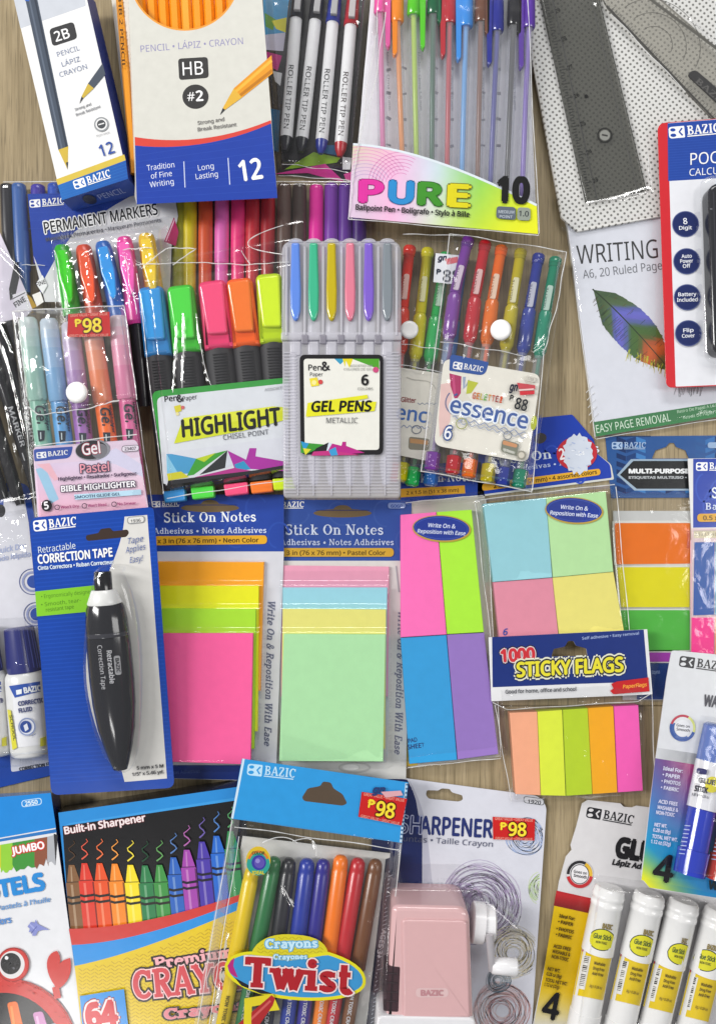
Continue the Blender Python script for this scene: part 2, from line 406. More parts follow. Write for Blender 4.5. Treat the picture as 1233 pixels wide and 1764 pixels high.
# ---------------------------------------------------------------- a small seriffed alphabet drawn with pen strokes
def _arc(cx, cy, rx, ry, a0, a1, n=10):
    return [(cx+rx*math.cos(math.radians(a0+(a1-a0)*i/n)), cy+ry*math.sin(math.radians(a0+(a1-a0)*i/n))) for i in range(n+1)]
def serif_glyph(ch, T, t, sf):
    """(strokes, advance): y up, capitals 1 high; T thick, t thin, sf serif half length"""
    o = []; x = .68
    def st(pts, w): o.append((pts, w))
    def foot(cx, y, k=1.): o.append(([(cx-sf*k-T*.5, y), (cx+sf*k+T*.5, y)], t))
    def stem(cx, y0, y1, top=True, bot=True):
        st([(cx, y0), (cx, y1)], T)
        if top: foot(cx, y1-t/2)
        if bot: foot(cx, y0+t/2)
    def lead(cx, y): st([(cx-T*.5-sf, y-t*.5), (cx, y-t*.5)], t)
    if ch == 'B':
        stem(.2, 0, 1); st([(.2, 1-t/2)]+_arc(.4, .76, .22, .24-t/2, 90, -90)+[(.2, .52)], t*1.25); st(_arc(.4, .76, .22, .2, 60, -60), T*.8)
        st([(.2, .52)]+_arc(.42, .26, .26, .26-t/2, 90, -90)+[(.2, t/2)], t*1.25); st(_arc(.42, .26, .26, .2, 60, -60), T*.85); return o, .82
    if ch == 'A':
        st([(.08, 0), (.4, 1)], t*1.3); st([(.42, 1), (.74, 0)], T); st([(.2, .33), (.62, .33)], t); foot(.1, t/2, .8); foot(.74, t/2, .8); return o, .84
    if ch == 'Z':
        st([(.08, 1-t/2), (.66, 1-t/2)], t*1.2); st([(.62, 1-t), (.12, t)], T); st([(.08, t/2), (.68, t/2)], t*1.2)
        st([(.1, 1), (.1, .74)], t); st([(.66, 0), (.66, .27)], t); return o, .78
    if ch == 'I': stem(.2, 0, 1); return o, .42
    if ch == 'C':
        st(_arc(.46, .5, .36, .5-t/2, 45, 315, 16), t*1.3); st(_arc(.46, .5, .33, .42, 120, 240), T); st([(.74, .98), (.74, .68)], t*1.2); return o, .82
    if ch == 'S':
        st(_arc(.36, .75, .24, .25-t/2, 20, 210)+_arc(.36, .27, .25, .27-t/2, 75, -160, 12), T*.85); st([(.58, .97), (.58, .7)], t); st([(.11, .03), (.11, .3)], t); return o, .7
    if ch == 'O':
        st(_arc(.45, .5, .36, .5-t/2, 0, 360, 24), t*1.2); st(_arc(.45, .5, .33, .4, 125, 235), T); st(_arc(.45, .5, .33, .4, -55, 55), T); return o, .9
    if ch == 'N':
        st([(.16, 0), (.16, 1)], t*1.2); st([(.16, 1), (.72, 0)], T); st([(.72, 0), (.72, 1)], t*1.2); foot(.14, t/2, .9); foot(.72, 1-t/2, .9); foot(.12, 1-t/2, .5); return o, .88
    if ch == 'P' or ch == 'R':
        stem(.2, 0, 1); st([(.2, 1-t/2)]+_arc(.42, .74, .24, .26-t/2, 90, -90)+[(.2, .48)], t*1.3); st(_arc(.42, .74, .24, .2, 60, -60), T*.85)
        if ch == 'R': st([(.42, .48), (.7, 0)], T); foot(.72, t/2, .6)
        return o, .82 if ch == 'R' else .74
    if ch == 'Y':
        st([(.06, 1), (.4, .46)], T); st([(.74, 1), (.4, .46)], t*1.4); st([(.4, 0), (.4, .5)], T); foot(.4, t/2); foot(.08, 1-t/2, .7); foot(.74, 1-t/2, .7); return o, .8
    if ch == 'T':
        st([(.06, 1-t*.6), (.78, 1-t*.6)], t*1.3); st([(.42, 0), (.42, 1-t*.5)], T); foot(.42, t/2); st([(.09, 1), (.09, .74)], t*1.2); st([(.75, 1), (.75, .74)], t*1.2); return o, .84
    if ch == 'i': stem(.18, 0, x, False); lead(.18, x); st(_arc(.18, .9, T*.3, T*.3, 0, 360, 10), T*.62); return o, .38
    if ch == 'k': stem(.17, 0, 1, False); lead(.17, 1); st([(.2, .28), (.5, x)], t*1.3); st([(.3, .36), (.56, 0)], T*.9); foot(.56, t/2, .7); foot(.5, x-t/2, .6); return o, .66
    if ch == 't': st([(.2, .92), (.2, .14)]+_arc(.34, .16, .14, .13, 180, 330, 6), T*.85); st([(.04, x-t/2), (.42, x-t/2)], t*1.1); return o, .46
    if ch == 'c': st(_arc(.33, x/2, .25, x/2-t/2, 50, 315, 14), t*1.3); st(_arc(.33, x/2, .23, x*.4, 120, 240), T*.9); return o, .6
    if ch == 'e' or ch == 'é':
        st(_arc(.34, x/2, .26, x/2-t/2, 5, 320, 14), t*1.3); st(_arc(.34, x/2, .23, x*.4, 115, 240), T*.9); st([(.12, x*.54), (.58, x*.54)], t)
        if ch == 'é': st([(.32, .78), (.46, .98)], t*1.2)
        return o, .64
    if ch == 'o':
        st(_arc(.35, x/2, .27, x/2-t/2, 0, 360, 18), t*1.2); st(_arc(.35, x/2, .25, x*.4, 125, 235), T*.9); st(_arc(.35, x/2, .25, x*.4, -55, 55), T*.9); return o, .7
    if ch == 'n' or ch == 'm' or ch == 'h':
        stem(.17, 0, 1 if ch == 'h' else x, False); lead(.17, 1 if ch == 'h' else x)
        for k in range(2 if ch == 'm' else 1):
            bx = .17+.38*k; st(_arc(bx+.19, x-.2, .19, .2-t/2, 180, 0, 8), t*1.4); st([(bx+.38, x-.2), (bx+.38, 0)], T); foot(bx+.38, t/2, .8)
        return o, (1.12 if ch == 'm' else .73)
    if ch == 'u': st([(.17, x), (.17, .2)]+_arc(.36, .2, .19, .2-t/2, 180, 300, 8), T*.9); lead(.17, x); stem(.55, 0, x, False, False); lead(.55, x); foot(.6, t/2, .5); return o, .74
    if ch == 'r': stem(.17, 0, x, False); lead(.17, x); st(_arc(.36, x-.2, .19, .2-t/2, 180, 50, 6), t*1.5); st(_arc(.46, x-.13, T*.25, T*.25, 0, 360, 8), T*.5); return o, .56
    if ch == 's':
        st(_arc(.27, x*.73, .17, x*.25-t/2, 20, 215)+_arc(.27, x*.27, .19, x*.27-t/2, 70, -160), T*.78); st([(.43, x*.96), (.43, x*.7)], t); st([(.09, x*.05), (.09, x*.3)], t); return o, .53
    if ch == 'a': st(_arc(.3, x-.2, .2, .2-t/2, 150, 0, 7)+[(.5, .1)], T*.85); st(_arc(.3, .2, .2, .2-t/2, 90, 340, 9), t*1.6); st([(.3, .4), (.48, .44)], t); st([(.48, t/2), (.62, t/2)], t); return o, .64
    if ch == 'd' or ch == 'b':
        cx = .55 if ch == 'd' else .17; stem(cx, 0, 1, False, ch == 'd'); lead(cx, 1); st(_arc(.36, x/2, .22, x/2-t/2, 0, 360, 16), t*1.4)
        st(_arc(.36, x/2, .22, x*.4, 120, 240) if ch == 'd' else _arc(.36, x/2, .22, x*.4, -60, 60), T*.85); return o, .74
    if ch == 'v' or ch == 'w' or ch == 'y':
        xs = [0] if ch != 'w' else [0, .42]
        for bx in xs:
            st([(bx+.1, x), (bx+.31, 0)], T*.95); st([(bx+.31, 0), (bx+.54, x)], t*1.5); foot(bx+.1, x-t/2, .8); 
        foot(xs[-1]+.54, x-t/2, .7)
        if ch == 'y': st([(.33, .03), (.22, -.24), (.1, -.26)], t*1.6)
        return o, (1.06 if ch == 'w' else .64)
    if ch == 'f': stem(.2, 0, .8, False); st(_arc(.36, .8, .16, .2-t/2, 180, 40, 6), t*1.4); st([(.04, x-t/2), (.42, x-t/2)], t); return o, .44
    if ch == 'l': stem(.17, 0, 1, False); lead(.17, 1); return o, .36
    if ch == 'p': stem(.17, -.28, x, False); lead(.17, x); st(_arc(.36, x/2, .22, x/2-t/2, 0, 360, 16), t*1.4); st(_arc(.36, x/2, .22, x*.4, -60, 60), T*.85); return o, .72
    if ch == 'W':
        for bx in (0, .46): st([(bx+.08, 1), (bx+.32, 0)], T*.95); st([(bx+.32, 0), (bx+.56, 1)], t*1.5); foot(bx+.1, 1-t/2, .7)
        foot(1.02, 1-t/2, .6); return o, 1.12
    if ch == 'E':
        stem(.2, 0, 1, False, False); st([(.1, 1-t/2), (.62, 1-t/2)], t); st([(.1, t/2), (.66, t/2)], t); st([(.2, .52), (.5, .52)], t); st([(.62, 1), (.62, .76)], t); st([(.65, 0), (.65, .26)], t); return o, .74
    if ch == '&':
        st(_arc(.36, .78, .17, .2, -60, 240, 10)+[(.66, .02)], T*.7); st(_arc(.34, .28, .25, .26, 110, 350, 10)+[(.74, .5)], t*1.5); return o, .84
    if ch == '•': st(_arc(.25, .4, .1, .1, 0, 360, 10), .2); return o, .5
    return o, .34
def serif(g, txt, p0, p1, h, col, T=.17, t=.065, sf=.09, out=None, ow=.1, out2=None, ow2=.22, shear=0., arch=0.):
    adv = 0; items = []; bar = 0
    for ch in txt:
        o, a = serif_glyph(ch, T, t, sf)
        for k, (pts, w) in enumerate(o): items.append(([(px+adv, py) for px, py in pts], w, k))
        adv += a+.06
    adv -= .06
    dx, dy = p1[0]-p0[0], p1[1]-p0[1]; ln = math.hypot(dx, dy); ux, uy = dx/ln, dy/ln; kx = ln/adv
    def put(p):
        a = p[0]*kx+p[1]*h*shear; b = p[1]*h+arch*math.sin(math.pi*max(0, min(1, p[0]/adv)))
        return (p0[0]+ux*a+uy*b, p0[1]+uy*a-ux*b)
    def run(c, grow):
        base = g.l
        for pts, w, k in items:
            l, r = thick(pts, w+2*grow)
            if grow and pts[0] != pts[-1]:
                a, b = Vector(pts[0]), Vector(pts[1]); d = (a-b).normalized()*grow
                e, f = Vector(pts[-1]), Vector(pts[-2]); d2 = (e-f).normalized()*grow
                l[0] = tuple(Vector(l[0])+d); r[0] = tuple(Vector(r[0])+d); l[-1] = tuple(Vector(l[-1])+d2); r[-1] = tuple(Vector(r[-1])+d2)
            g.l = base+1+k
            q0 = [put(p) for p in l]; q1 = [put(p) for p in r]; cc = lin(c)
            a = [g.add(W(p[0], p[1], g.zz(*p))) for p in q0]; b = [g.add(W(p[0], p[1], g.zz(*p))) for p in q1]
            for i in range(len(pts)-1): g.face((a[i], b[i], b[i+1], a[i+1]), [cc]*4)
        g.l = base+9
    if out2: run(out2, ow2)
    if out: run(out, ow)
    run(col, 0)
    return g
def logo(g, p0, p1, h, fg='f4f6fa', bg='1c3c9c', bar=True):
    """maker's mark: two rounded cells, then the seriffed name over a thin bar"""
    dx, dy = p1[0]-p0[0], p1[1]-p0[1]; ln = math.hypot(dx, dy); ux, uy = dx/ln, dy/ln
    def P(a, b): return (p0[0]+ux*a*ln+uy*b*h, p0[1]+uy*a*ln-ux*b*h)
    k = ln
    r = h*.3
    g.poly(rnd_poly([P(0, 0), P(.31, 0), P(.31, 1.05), P(0, 1.05)], [r, h*.1, h*.1, r]), fg)
    g.poly(ell(*P(.085, .77), ln*.052, h*.15), bg); g.poly(ell(*P(.085, .28), ln*.058, h*.16), bg)
    g.line([P(.265, .86), P(.205, .54), P(.265, .2)], ln*.034, bg)
    serif(g, 'BAZIC', P(.36, .2), P(1, .2), h*.82, fg, T=.2, t=.09)
    if bar: g.poly([P(.355, .02), P(.97, .02), P(.97, .12), P(.355, .12)], fg)
    return g
# ---------------------------------------------------------------- the table
def build_table():
    m, nt, N, L = new_mat('oak_veneer')
    out = N.new('ShaderNodeOutputMaterial'); b = N.new('ShaderNodeBsdfPrincipled'); tc = N.new('ShaderNodeTexCoord')
    mp = N.new('ShaderNodeMapping'); mp.inputs['Scale'].default_value = (130, 4.0, 1); mp.inputs['Rotation'].default_value = (0, 0, .06)
    L.new(tc.outputs['Object'], mp.inputs[0])
    n1 = N.new('ShaderNodeTexNoise'); n1.inputs['Scale'].default_value = 1.0; n1.inputs['Detail'].default_value = 5; n1.inputs['Distortion'].default_value = .7; L.new(mp.outputs[0], n1.inputs['Vector'])
    mp2 = N.new('ShaderNodeMapping'); mp2.inputs['Scale'].default_value = (620, 16, 1); L.new(tc.outputs['Object'], mp2.inputs[0])
    n2 = N.new('ShaderNodeTexNoise'); n2.inputs['Scale'].default_value = 1; n2.inputs['Detail'].default_value = 3; L.new(mp2.outputs[0], n2.inputs['Vector'])
    mp3 = N.new('ShaderNodeMapping'); mp3.inputs['Scale'].default_value = (34, 3.2, 1); L.new(tc.outputs['Object'], mp3.inputs[0])
    n3 = N.new('ShaderNodeTexNoise'); n3.inputs['Scale'].default_value = 1; n3.inputs['Detail'].default_value = 2; n3.inputs['Distortion'].default_value = 1.4; L.new(mp3.outputs[0], n3.inputs['Vector'])
    r = N.new('ShaderNodeValToRGB'); e = r.color_ramp.elements
    e[0].position = .30; e[0].color = (*lin('6c5e45'), 1); e[1].position = .70; e[1].color = (*lin('b09f80'), 1)
    k = r.color_ramp.elements.new(.5); k.color = (*lin('958567'), 1)
    a = N.new('ShaderNodeMath'); a.operation = 'MULTIPLY_ADD'; a.inputs[1].default_value = .45; L.new(n2.outputs['Fac'], a.inputs[0])
    c = N.new('ShaderNodeMath'); c.operation = 'MULTIPLY'; c.inputs[1].default_value = .38; L.new(n1.outputs['Fac'], c.inputs[0]); L.new(c.outputs[0], a.inputs[2])
    d = N.new('ShaderNodeMath'); d.operation = 'MULTIPLY_ADD'; d.inputs[1].default_value = .22; L.new(n3.outputs['Fac'], d.inputs[0]); L.new(a.outputs[0], d.inputs[2])
    mp4 = N.new('ShaderNodeMapping'); mp4.inputs['Scale'].default_value = (1500, 46, 1); L.new(tc.outputs['Object'], mp4.inputs[0])
    n4 = N.new('ShaderNodeTexNoise'); n4.inputs['Scale'].default_value = 1; n4.inputs['Detail'].default_value = 2; L.new(mp4.outputs[0], n4.inputs['Vector'])
    pr = N.new('ShaderNodeMapRange'); pr.inputs[1].default_value = .30; pr.inputs[2].default_value = .46; pr.inputs[3].default_value = .62; pr.inputs[4].default_value = 1.0; L.new(n4.outputs['Fac'], pr.inputs[0])
    vm = N.new('ShaderNodeVectorMath'); vm.operation = 'SCALE'; L.new(r.outputs[0], vm.inputs[0]); L.new(pr.outputs[0], vm.inputs['Scale'])
    L.new(d.outputs[0], r.inputs[0]); L.new(vm.outputs[0], b.inputs['Base Color'])
    b.inputs['Roughness'].default_value = .45; b.inputs['Specular IOR Level'].default_value = .35
    bp = N.new('ShaderNodeBump'); bp.inputs['Strength'].default_value = .15; bp.inputs['Distance'].default_value = .0004
    L.new(n2.outputs['Fac'], bp.inputs['Height']); L.new(bp.outputs[0], b.inputs['Normal']); L.new(b.outputs[0], out.inputs[0])
    me = bpy.data.meshes.new('table'); yj = -(1216-OY)*S; w = .0006
    # two boards that meet in a fine V joint
    vs = []; fs = []
    def row(y, z): vs.extend([(-.9, y, z), (.9, y, z)])
    for y, z in ((-.9, 0), (yj-w, 0), (yj, -.0012), (yj+w, 0), (.9, 0)): row(y, z)
    for i in range(4): fs.append((2*i, 2*i+1, 2*i+3, 2*i+2))
    n = len(vs); vs += [(-.9, -.9, -.03), (.9, -.9, -.03), (.9, .9, -.03), (-.9, .9, -.03)]
    fs += [(n+3, n+2, n+1, n), (0, n, n+1, 1), (9, n+2, n+3, 8), (8, n+3, n, 0), (1, n+1, n+2, 9)]
    me.from_pydata(vs, [], fs); me.materials.append(m); me.update()
    o = bpy.data.objects.new('table', me); COL.objects.link(o); o['kind'] = 'structure'; o['label'] = 'light oak veneer table top with straight grain'
build_table()

MM = .001
def price(parent, q, z, txt='98', a='P', tilt=None):
    """red shop sticker with a yellow price; q = corners tl, tr, br, bl"""
    g = G(z, 'glossy_card'); g.poly(q, 'c3201f')
    P = lambda u, v: L2(L2(q[0], q[1], u), L2(q[3], q[2], u), v)
    hh = math.hypot(q[3][0]-q[0][0], q[3][1]-q[0][1])
    for v in (.1, .97): g.text('GREAT VALUE • GREAT VALUE', P(.05, v+.03), P(.95, v+.03), hh*.11, 'e89a8a', bold=.02)
    g.text(txt, P(.36, .8), P(.80, .8), hh*.56, 'f3d935', bold=.03, out='5a1210', ow=.05)
    peso(g, P(.18, .56), P(.32, .56), hh*.32, 'f3d935')
    return g.make('price_sticker', parent)
def peso(g, p0, p1, h, col):
    g.text('P', p0, p1, h, col, bold=.03)
    dx, dy = p1[0]-p0[0], p1[1]-p0[1]
    up = Vector((dy, -dx)).normalized()*h
    for k in (.62, .8):
        a = (p0[0]-dx*.15+up.x*k, p0[1]-dy*.15+up.y*k); b = (p1[0]+dx*.12+up.x*k, p1[1]+dy*.12+up.y*k)
        g.line([a, b], h*.07, col)
def stripes(g, quad, n, w, col):
    for i in range(1, n):
        v = i/n; g.line([L2(quad[0], quad[3], v), L2(quad[1], quad[2], v)], w, col); g.l -= 1
    g.l += 1

# ---------------------------------------------------------------- wide sleeve of permanent markers
def permanent_markers():
    t = thing('marker_pack', 'wide clear sleeve of many coloured permanent markers lying under both pencil boxes', 'marker pack', 320, 430)
    zc = 6*MM
    left = [(13, '24242a'), (33, '3c5f9e'), (66, '40349a'), (95, '2a50b4')]
    right = [(309, '9c9a1e'), (328, 'd9c413'), (355, 'd95528'), (383, 'ea6fc0'), (411, 'f53b82'), (436, 'c8323c'), (462, 'a8292f'), (490, '57423a'), (516, '43352f'), (545, 'd81f93'), (571, '70309a'), (595, '5b2a8c'), (619, '43246f')]
    for x, c in left+right:
        y0 = 320+rnd.uniform(-2, 2); tip = 505 if x < 100 else 600; dx = (12 if x < 100 else -2)
        g = G(0, 'plastic'); g.tube((x+dx*.5, 400), (x+dx, tip), zc, zc, [(0, 11.2), (.62, 11.2), (.66, 9), (1, 8)], c); p = g.make('marker', t, cn(c)+' marker')
        g = G(0, 'plastic'); cc = c
        g.tube((x, y0), (x+dx*.5, 455), zc, zc, [(0, 10.5), (.012, 12), (.06, 12.4), (.97, 12.8), (1, 12.5)], cc, mat='plastic')
        g.make('cap', p)
    z = 11.6*MM
    g = G(z, 'glossy_card')
    g.prism([(48, 334), (300, 330), (307, 372), (296, 420), (292, 520), (78, 520), (58, 440)], z, z-.0006, 'd9d9dc')
    g.poly([(48, 334), (238, 331), (200, 352), (150, 384), (128, 400), (96, 446), (76, 482), (58, 440)], '1d3f9d')
    for k in range(5): g.line([(50, 338+k*14), (190-k*14, 336+k*14)], .7, '2a4cab')
    g.poly([(300, 374), (308, 400), (303, 424), (283, 416)], 'b0265e')
    g.line([(286, 416), (301, 378)], 2, 'e9b6cc')
    logo(g, (52, 358), (112, 353), 13, bg='1d3f9d')
    g.text('PERMANENT MARKERS', (78, 402), (273, 369), 19, '1d1d20', bold=.02, out='f4f4f6', ow=.07)
    g.text('Marcadores Permanentes • Marqueurs Permanents', (80, 416), (278, 382), 6.5, '50525c', bold=.02)
    g.poly([(62, 488), (74, 474), (82, 492), (74, 506)], 'e8e8ea'); g.text('FINE', (64, 494), (80, 488), 7, '222222', bold=.02)
    g.make('header_card', t)
    bead(t, [along((6, 313), (640, 313), 60, .5), along((38, 456), (78, 457), 10, .5)], .0128, .9)
    film_over(t, [(6, 312), (640, 312), (640, 560), (2, 560)], .0125, .5, edge=(.01, .03, .01, .01), wr=.0007, freq=1.1, seed=1,
              creases=[([(6, 318), (640, 318)], 3, .8), ([(38, 456), (80, 458)], 3, .7), ([(300, 458), (480, 460)], 3, .6), ([(310, 350), (330, 440), (326, 520)], 3, .5), ([(395, 420), (430, 405), (520, 384)], 3.2, 1.6), ([(415, 460), (395, 430)], 3, 1.2)])
permanent_markers()

# ---------------------------------------------------------------- slim 2B pencil box
def hexa(g, top, bot, col, sides=None, mat=None):
    """box given by four seen top corners (x, y, z) and four seen bottom corners"""
    c = lin(col); ids = [g.add(W(*p)) for p in top]+[g.add(W(*p)) for p in bot]
    g.face((ids[3], ids[2], ids[1], ids[0]), [c]*4, mat)
    g.face(ids[4:], [c]*4, mat)
    for i in range(4):
        j = (i+1) % 4; cs = lin(sides[i]) if sides else c
        g.face((ids[i], ids[j], ids[4+j], ids[4+i]), [cs]*4, mat)
def slim_pencil_box():
    t = thing('pencil_box', 'slim white and blue box of 2B graphite pencils with a dark pencil printed along it', 'pencil box', 130, 200)
    z = 30*MM; g = G(z, 'card')
    TL, TR, BR, BL = (20, -20), (146, -20), (221, 308), (107, 345)
    hexa(g, [(*TL, z), (*TR, z), (*BR, z), (*BL, z)], [(*L2(TL, (620, 960), .03), .013), (TR[0]+19, TR[1]+24, .013), (BR[0]+22, BR[1]+26, .013), (BL[0]+19, BL[1]+18, .013)], 'e6e6e6', ['e6e6e6', '1d2f78', '23479f', 'dddddd'])
    g.poly([TL, TR, (148, 10), (36, 49)], 'c3c7cf')
    g.poly([(40, -20), (61, -20), (118, 252), (101, 258)], '48515f'); g.line([(47, -20), (107, 256)], 3, '5e6878'); g.line([(57, -20), (115, 253)], 3, '353c48')
    g.poly([(40, -20), (52, -20), (51, 2), (44, 2)], '3a62b4')
    g.poly([(101, 258), (118, 252), (117, 292)], 'c9ad44'); g.poly([(114, 280), (118, 279), (117, 292)], '33363c')
    badge = rnd_poly([(85, 50), (127, 37), (134, 66), (91, 80)], 7); g.poly(badge, '3a3a3c'); g.text('2B', (97, 72), (122, 64), 17, 'f2f2f2', bold=.015)
    g.text('PENCIL', (100, 98), (138, 86), 8.5, '8a93ac'); g.text('LÁPIZ', (108, 115), (139, 105), 8.5, '8a93ac'); g.text('CRAYON', (104, 133), (151, 118), 8.5, '8a93ac')
    g.poly([(177, 109), (182, 128), (162, 152), (152, 144)], '4a525e'); g.poly([(152, 144), (162, 152), (143, 170), (141, 166)], 'c4a944'); g.poly([(141, 166), (144, 169), (137, 179)], '3b3d42')
    g.text('Strong and', (130, 191), (158, 181), 4.6, '85868c', bold=.02); g.text('Break Resistant', (132, 200), (174, 185), 4.6, '85868c', bold=.02)
    g.disc(175, 214, 12.5, 12.5, '8f9296'); g.disc(175, 214, 10, 10, 'e0e0e0'); g.disc(175, 214, 7.5, 7.5, '4a4c50'); g.line([(170, 215), (180, 212)], 2, 'e0e0e0')
    g.text('Non-toxic', (167, 236), (190, 229), 4, '9a9a9e')
    g.text('12', (175, 270), (199, 262), 20, '32509e', bold=.015)
    g.poly([(97, 309), (214.5, 266), (217, 276), (100, 319)], 'cfb64a')
    g.grad([(100, 319), (217, 276), BR, BL], lambda u, v: mixc((33, 102, 178), (29, 84, 165), u))
    stripes(g, [(100, 319), (217, 276), BR, BL], 6, .6, '2c6fba')
    logo(g, (130, 327), (193, 306), 15, bg='215fab')
    g.make('carton', t)
    # lettering on the end flap
    a, b = (BL[0]+2, BL[1]+2), (BR[0]+2, BR[1]+2)
    g = G(lambda x, y: .022, 'card')
    f = [W(*BL, z), W(*BR, z)]; 
    g2 = G(0, 'card')
    def flap(u, v):                 # point of the end face, a hair outside it
        p = f[0].lerp(f[1], u); q = W(BL[0]+19, BL[1]+18, .013).lerp(W(BR[0]+22, BR[1]+26, .013), u)
        n = Vector((-.3, -1, .4)).normalized()*.00012
        return p.lerp(q, v)+n
    def put(vs, fs, u0, u1, v1, hv, col):
        x0 = min(v[0] for v in vs); x1 = max(v[0] for v in vs); c = lin(col)
        ids = [g2.add(flap(u0+(u1-u0)*(v[0]-x0)/(x1-x0), v1-hv*v[1]/CAP)) for v in vs]
        for q in fs: g2.face([ids[i] for i in q], [c]*len(q))
    n = 20; circ = [g2.add(flap(.33+.085*math.cos(2*math.pi*i/n), .52+.36*math.sin(2*math.pi*i/n))) for i in range(n)]
    g2.face(circ[::-1], [lin('222a44')]*n)
    for s, u0, u1, h in (('2B', .29, .37, .34), ('PENCIL', .46, .84, .34)):
        put(*glyph_mesh(s, .0, 0, 1.), u0, u1, .70, h, 'b9c3dc' if s == '2B' else '93a5cf')
    g2.make('end_flap', t)
slim_pencil_box()

# ---------------------------------------------------------------- HB pencil box with its round window
def yellow_pencil_box():
    t = thing('pencil_box', 'white and blue box of yellow HB number 2 pencils seen through a round window', 'pencil box', 345, 160)
    z = 33*MM; TL, TR, BR, BL = (220, -40), (449, -40), (478, 341), (236, 352)
    g = G(z, 'card')
    hole = ell(318, -42, 92, 92, n=48)
    c = 'cecdc5'
    g.poly([TL, TR, BR, BL], c, holes=[[p for p in hole if p[1] > -39] if False else [(226, -39)]+[p for p in ell(318, -42, 92, 92, 0, 40, 178, 2)][0:] ])
    # side walls
    def wall(a, b, za, zb, a2, b2, z2a, z2b, col):
        ids = [g.add(W(*a, za)), g.add(W(*b, zb)), g.add(W(*b2, z2b)), g.add(W(*a2, z2a))]; g.face(ids, [lin(col)]*4)
    LB, LT = (231, 334), (188, -40)
    wall(TL, BL, z, z, LT, LB, .013, .013, 'dcd8cf')
    wall(BL, BR, z, z, LB, (470, 338), .013, .013, '16327f')
    wall(TR, BR, z, z, (446, -30), (470, 338), .013, .013, 'd0d0d0')
    wall(LT, LB, .013, .013, (446, -30), (470, 338), .013, .013, 'd0d0d0')
    g.line(ell(318, -42, 93.5, 93.5, 0, 40, 178, 2), 3, 'e59a3a')
    g.text('PENCIL • LÁPIZ • CRAYON', (243, 90), (419, 76), 11.5, '8d89b2', bold=.0)
    g.poly(rnd_poly([(307, 101), (358, 98), (360, 134), (309, 138)], 6), '353434'); g.text('HB', (315, 130), (351, 128), 23, 'f4f4f2', bold=.012)
    g.disc(337, 166.5, 22.5, 21, '353434'); g.text('#', (323, 174), (336, 173.5), 15, 'f4f4f2'); g.text('2', (338, 174), (351, 173), 17, 'f4f4f2', bold=.03)
    g.poly([(468, 95), (470, 126), (417, 168), (403, 152)], 'dd9320'); g.line([(468, 104), (407, 157)], 5, 'eeb03c'); g.line([(469, 121), (414, 164)], 5, 'b87414')
    g.poly([(403, 152), (417, 168), (388, 189), (384, 186)], 'd9ab3c'); g.poly([(384, 186), (388, 189), (379, 198)], '303236')
    g.text('Strong and', (341, 215), (387, 208), 6.2, '7d7a78', bold=.02); g.text('Break Resistant', (341, 226), (408, 217), 6.2, '7d7a78', bold=.02)
    up = bez((232.5, 236), (300, 247), (380, 243), (466.5, 207)); lo = bez((233, 251), (300, 259), (385, 250), (467, 213))
    lo2 = bez((233, 250.5), (300, 258.5), (385, 249.5), (467, 212.5))
    g.poly(up+lo[::-1], 'cf4338')
    g.poly(lo2+[BR, BL], '1b3c9d')
    for k in range(1, 9):
        y = k/9.; g.line([L2((233, 258), BL, y), L2((467, 220), BR, y)], .8, '2748a8'); g.l -= 1
    g.l += 1
    g.text('Tradition', (254, 294), (301, 288), 9.5, 'dfe4f3'); g.text('of Fine', (261, 308), (297, 303), 9.5, 'dfe4f3'); g.text('Writing', (259, 323), (300, 317), 9.5, 'dfe4f3')
    g.line([(317, 278), (319, 323)], 1.6, 'c9d2ec'); g.line([(393, 272), (396, 318)], 1.6, 'c9d2ec')
    g.text('Long', (342, 294), (369, 290), 9.5, 'dfe4f3'); g.text('Lasting', (338, 309), (376, 304), 9.5, 'dfe4f3')
    g.text('12', (414, 312), (454, 306), 34, 'f6f7fb', bold=.03)
    g.make('carton', t)
    for k in range(9):
        x = 240+19.5*k
        g = G(0, 'plastic'); g.tube((x, -45), (x+8, 110), .026, .026, [(0, 9.6), (1, 9.6)], 'f0951c' if k != 4 else 'f6a132', n=6)
        g.make('pencil', t)
    g = G(0, 'plastic')
    # the pencil that shows along the side slot
    a, b = (206, -30), (232, 300)
    g.tube(a, b, .0235, .0235, [(0, 8.5), (1, 7)], 'e0932a', n=6); p = g.make('pencil', t)
    zf = lambda x, y: .0275; g = G(zf, 'card')
    g.text('HB 2 PENCIL', (204, 0), (211, 118), 5.5, '4a2c10', bold=.02); g.make('lettering', p)
yellow_pencil_box()

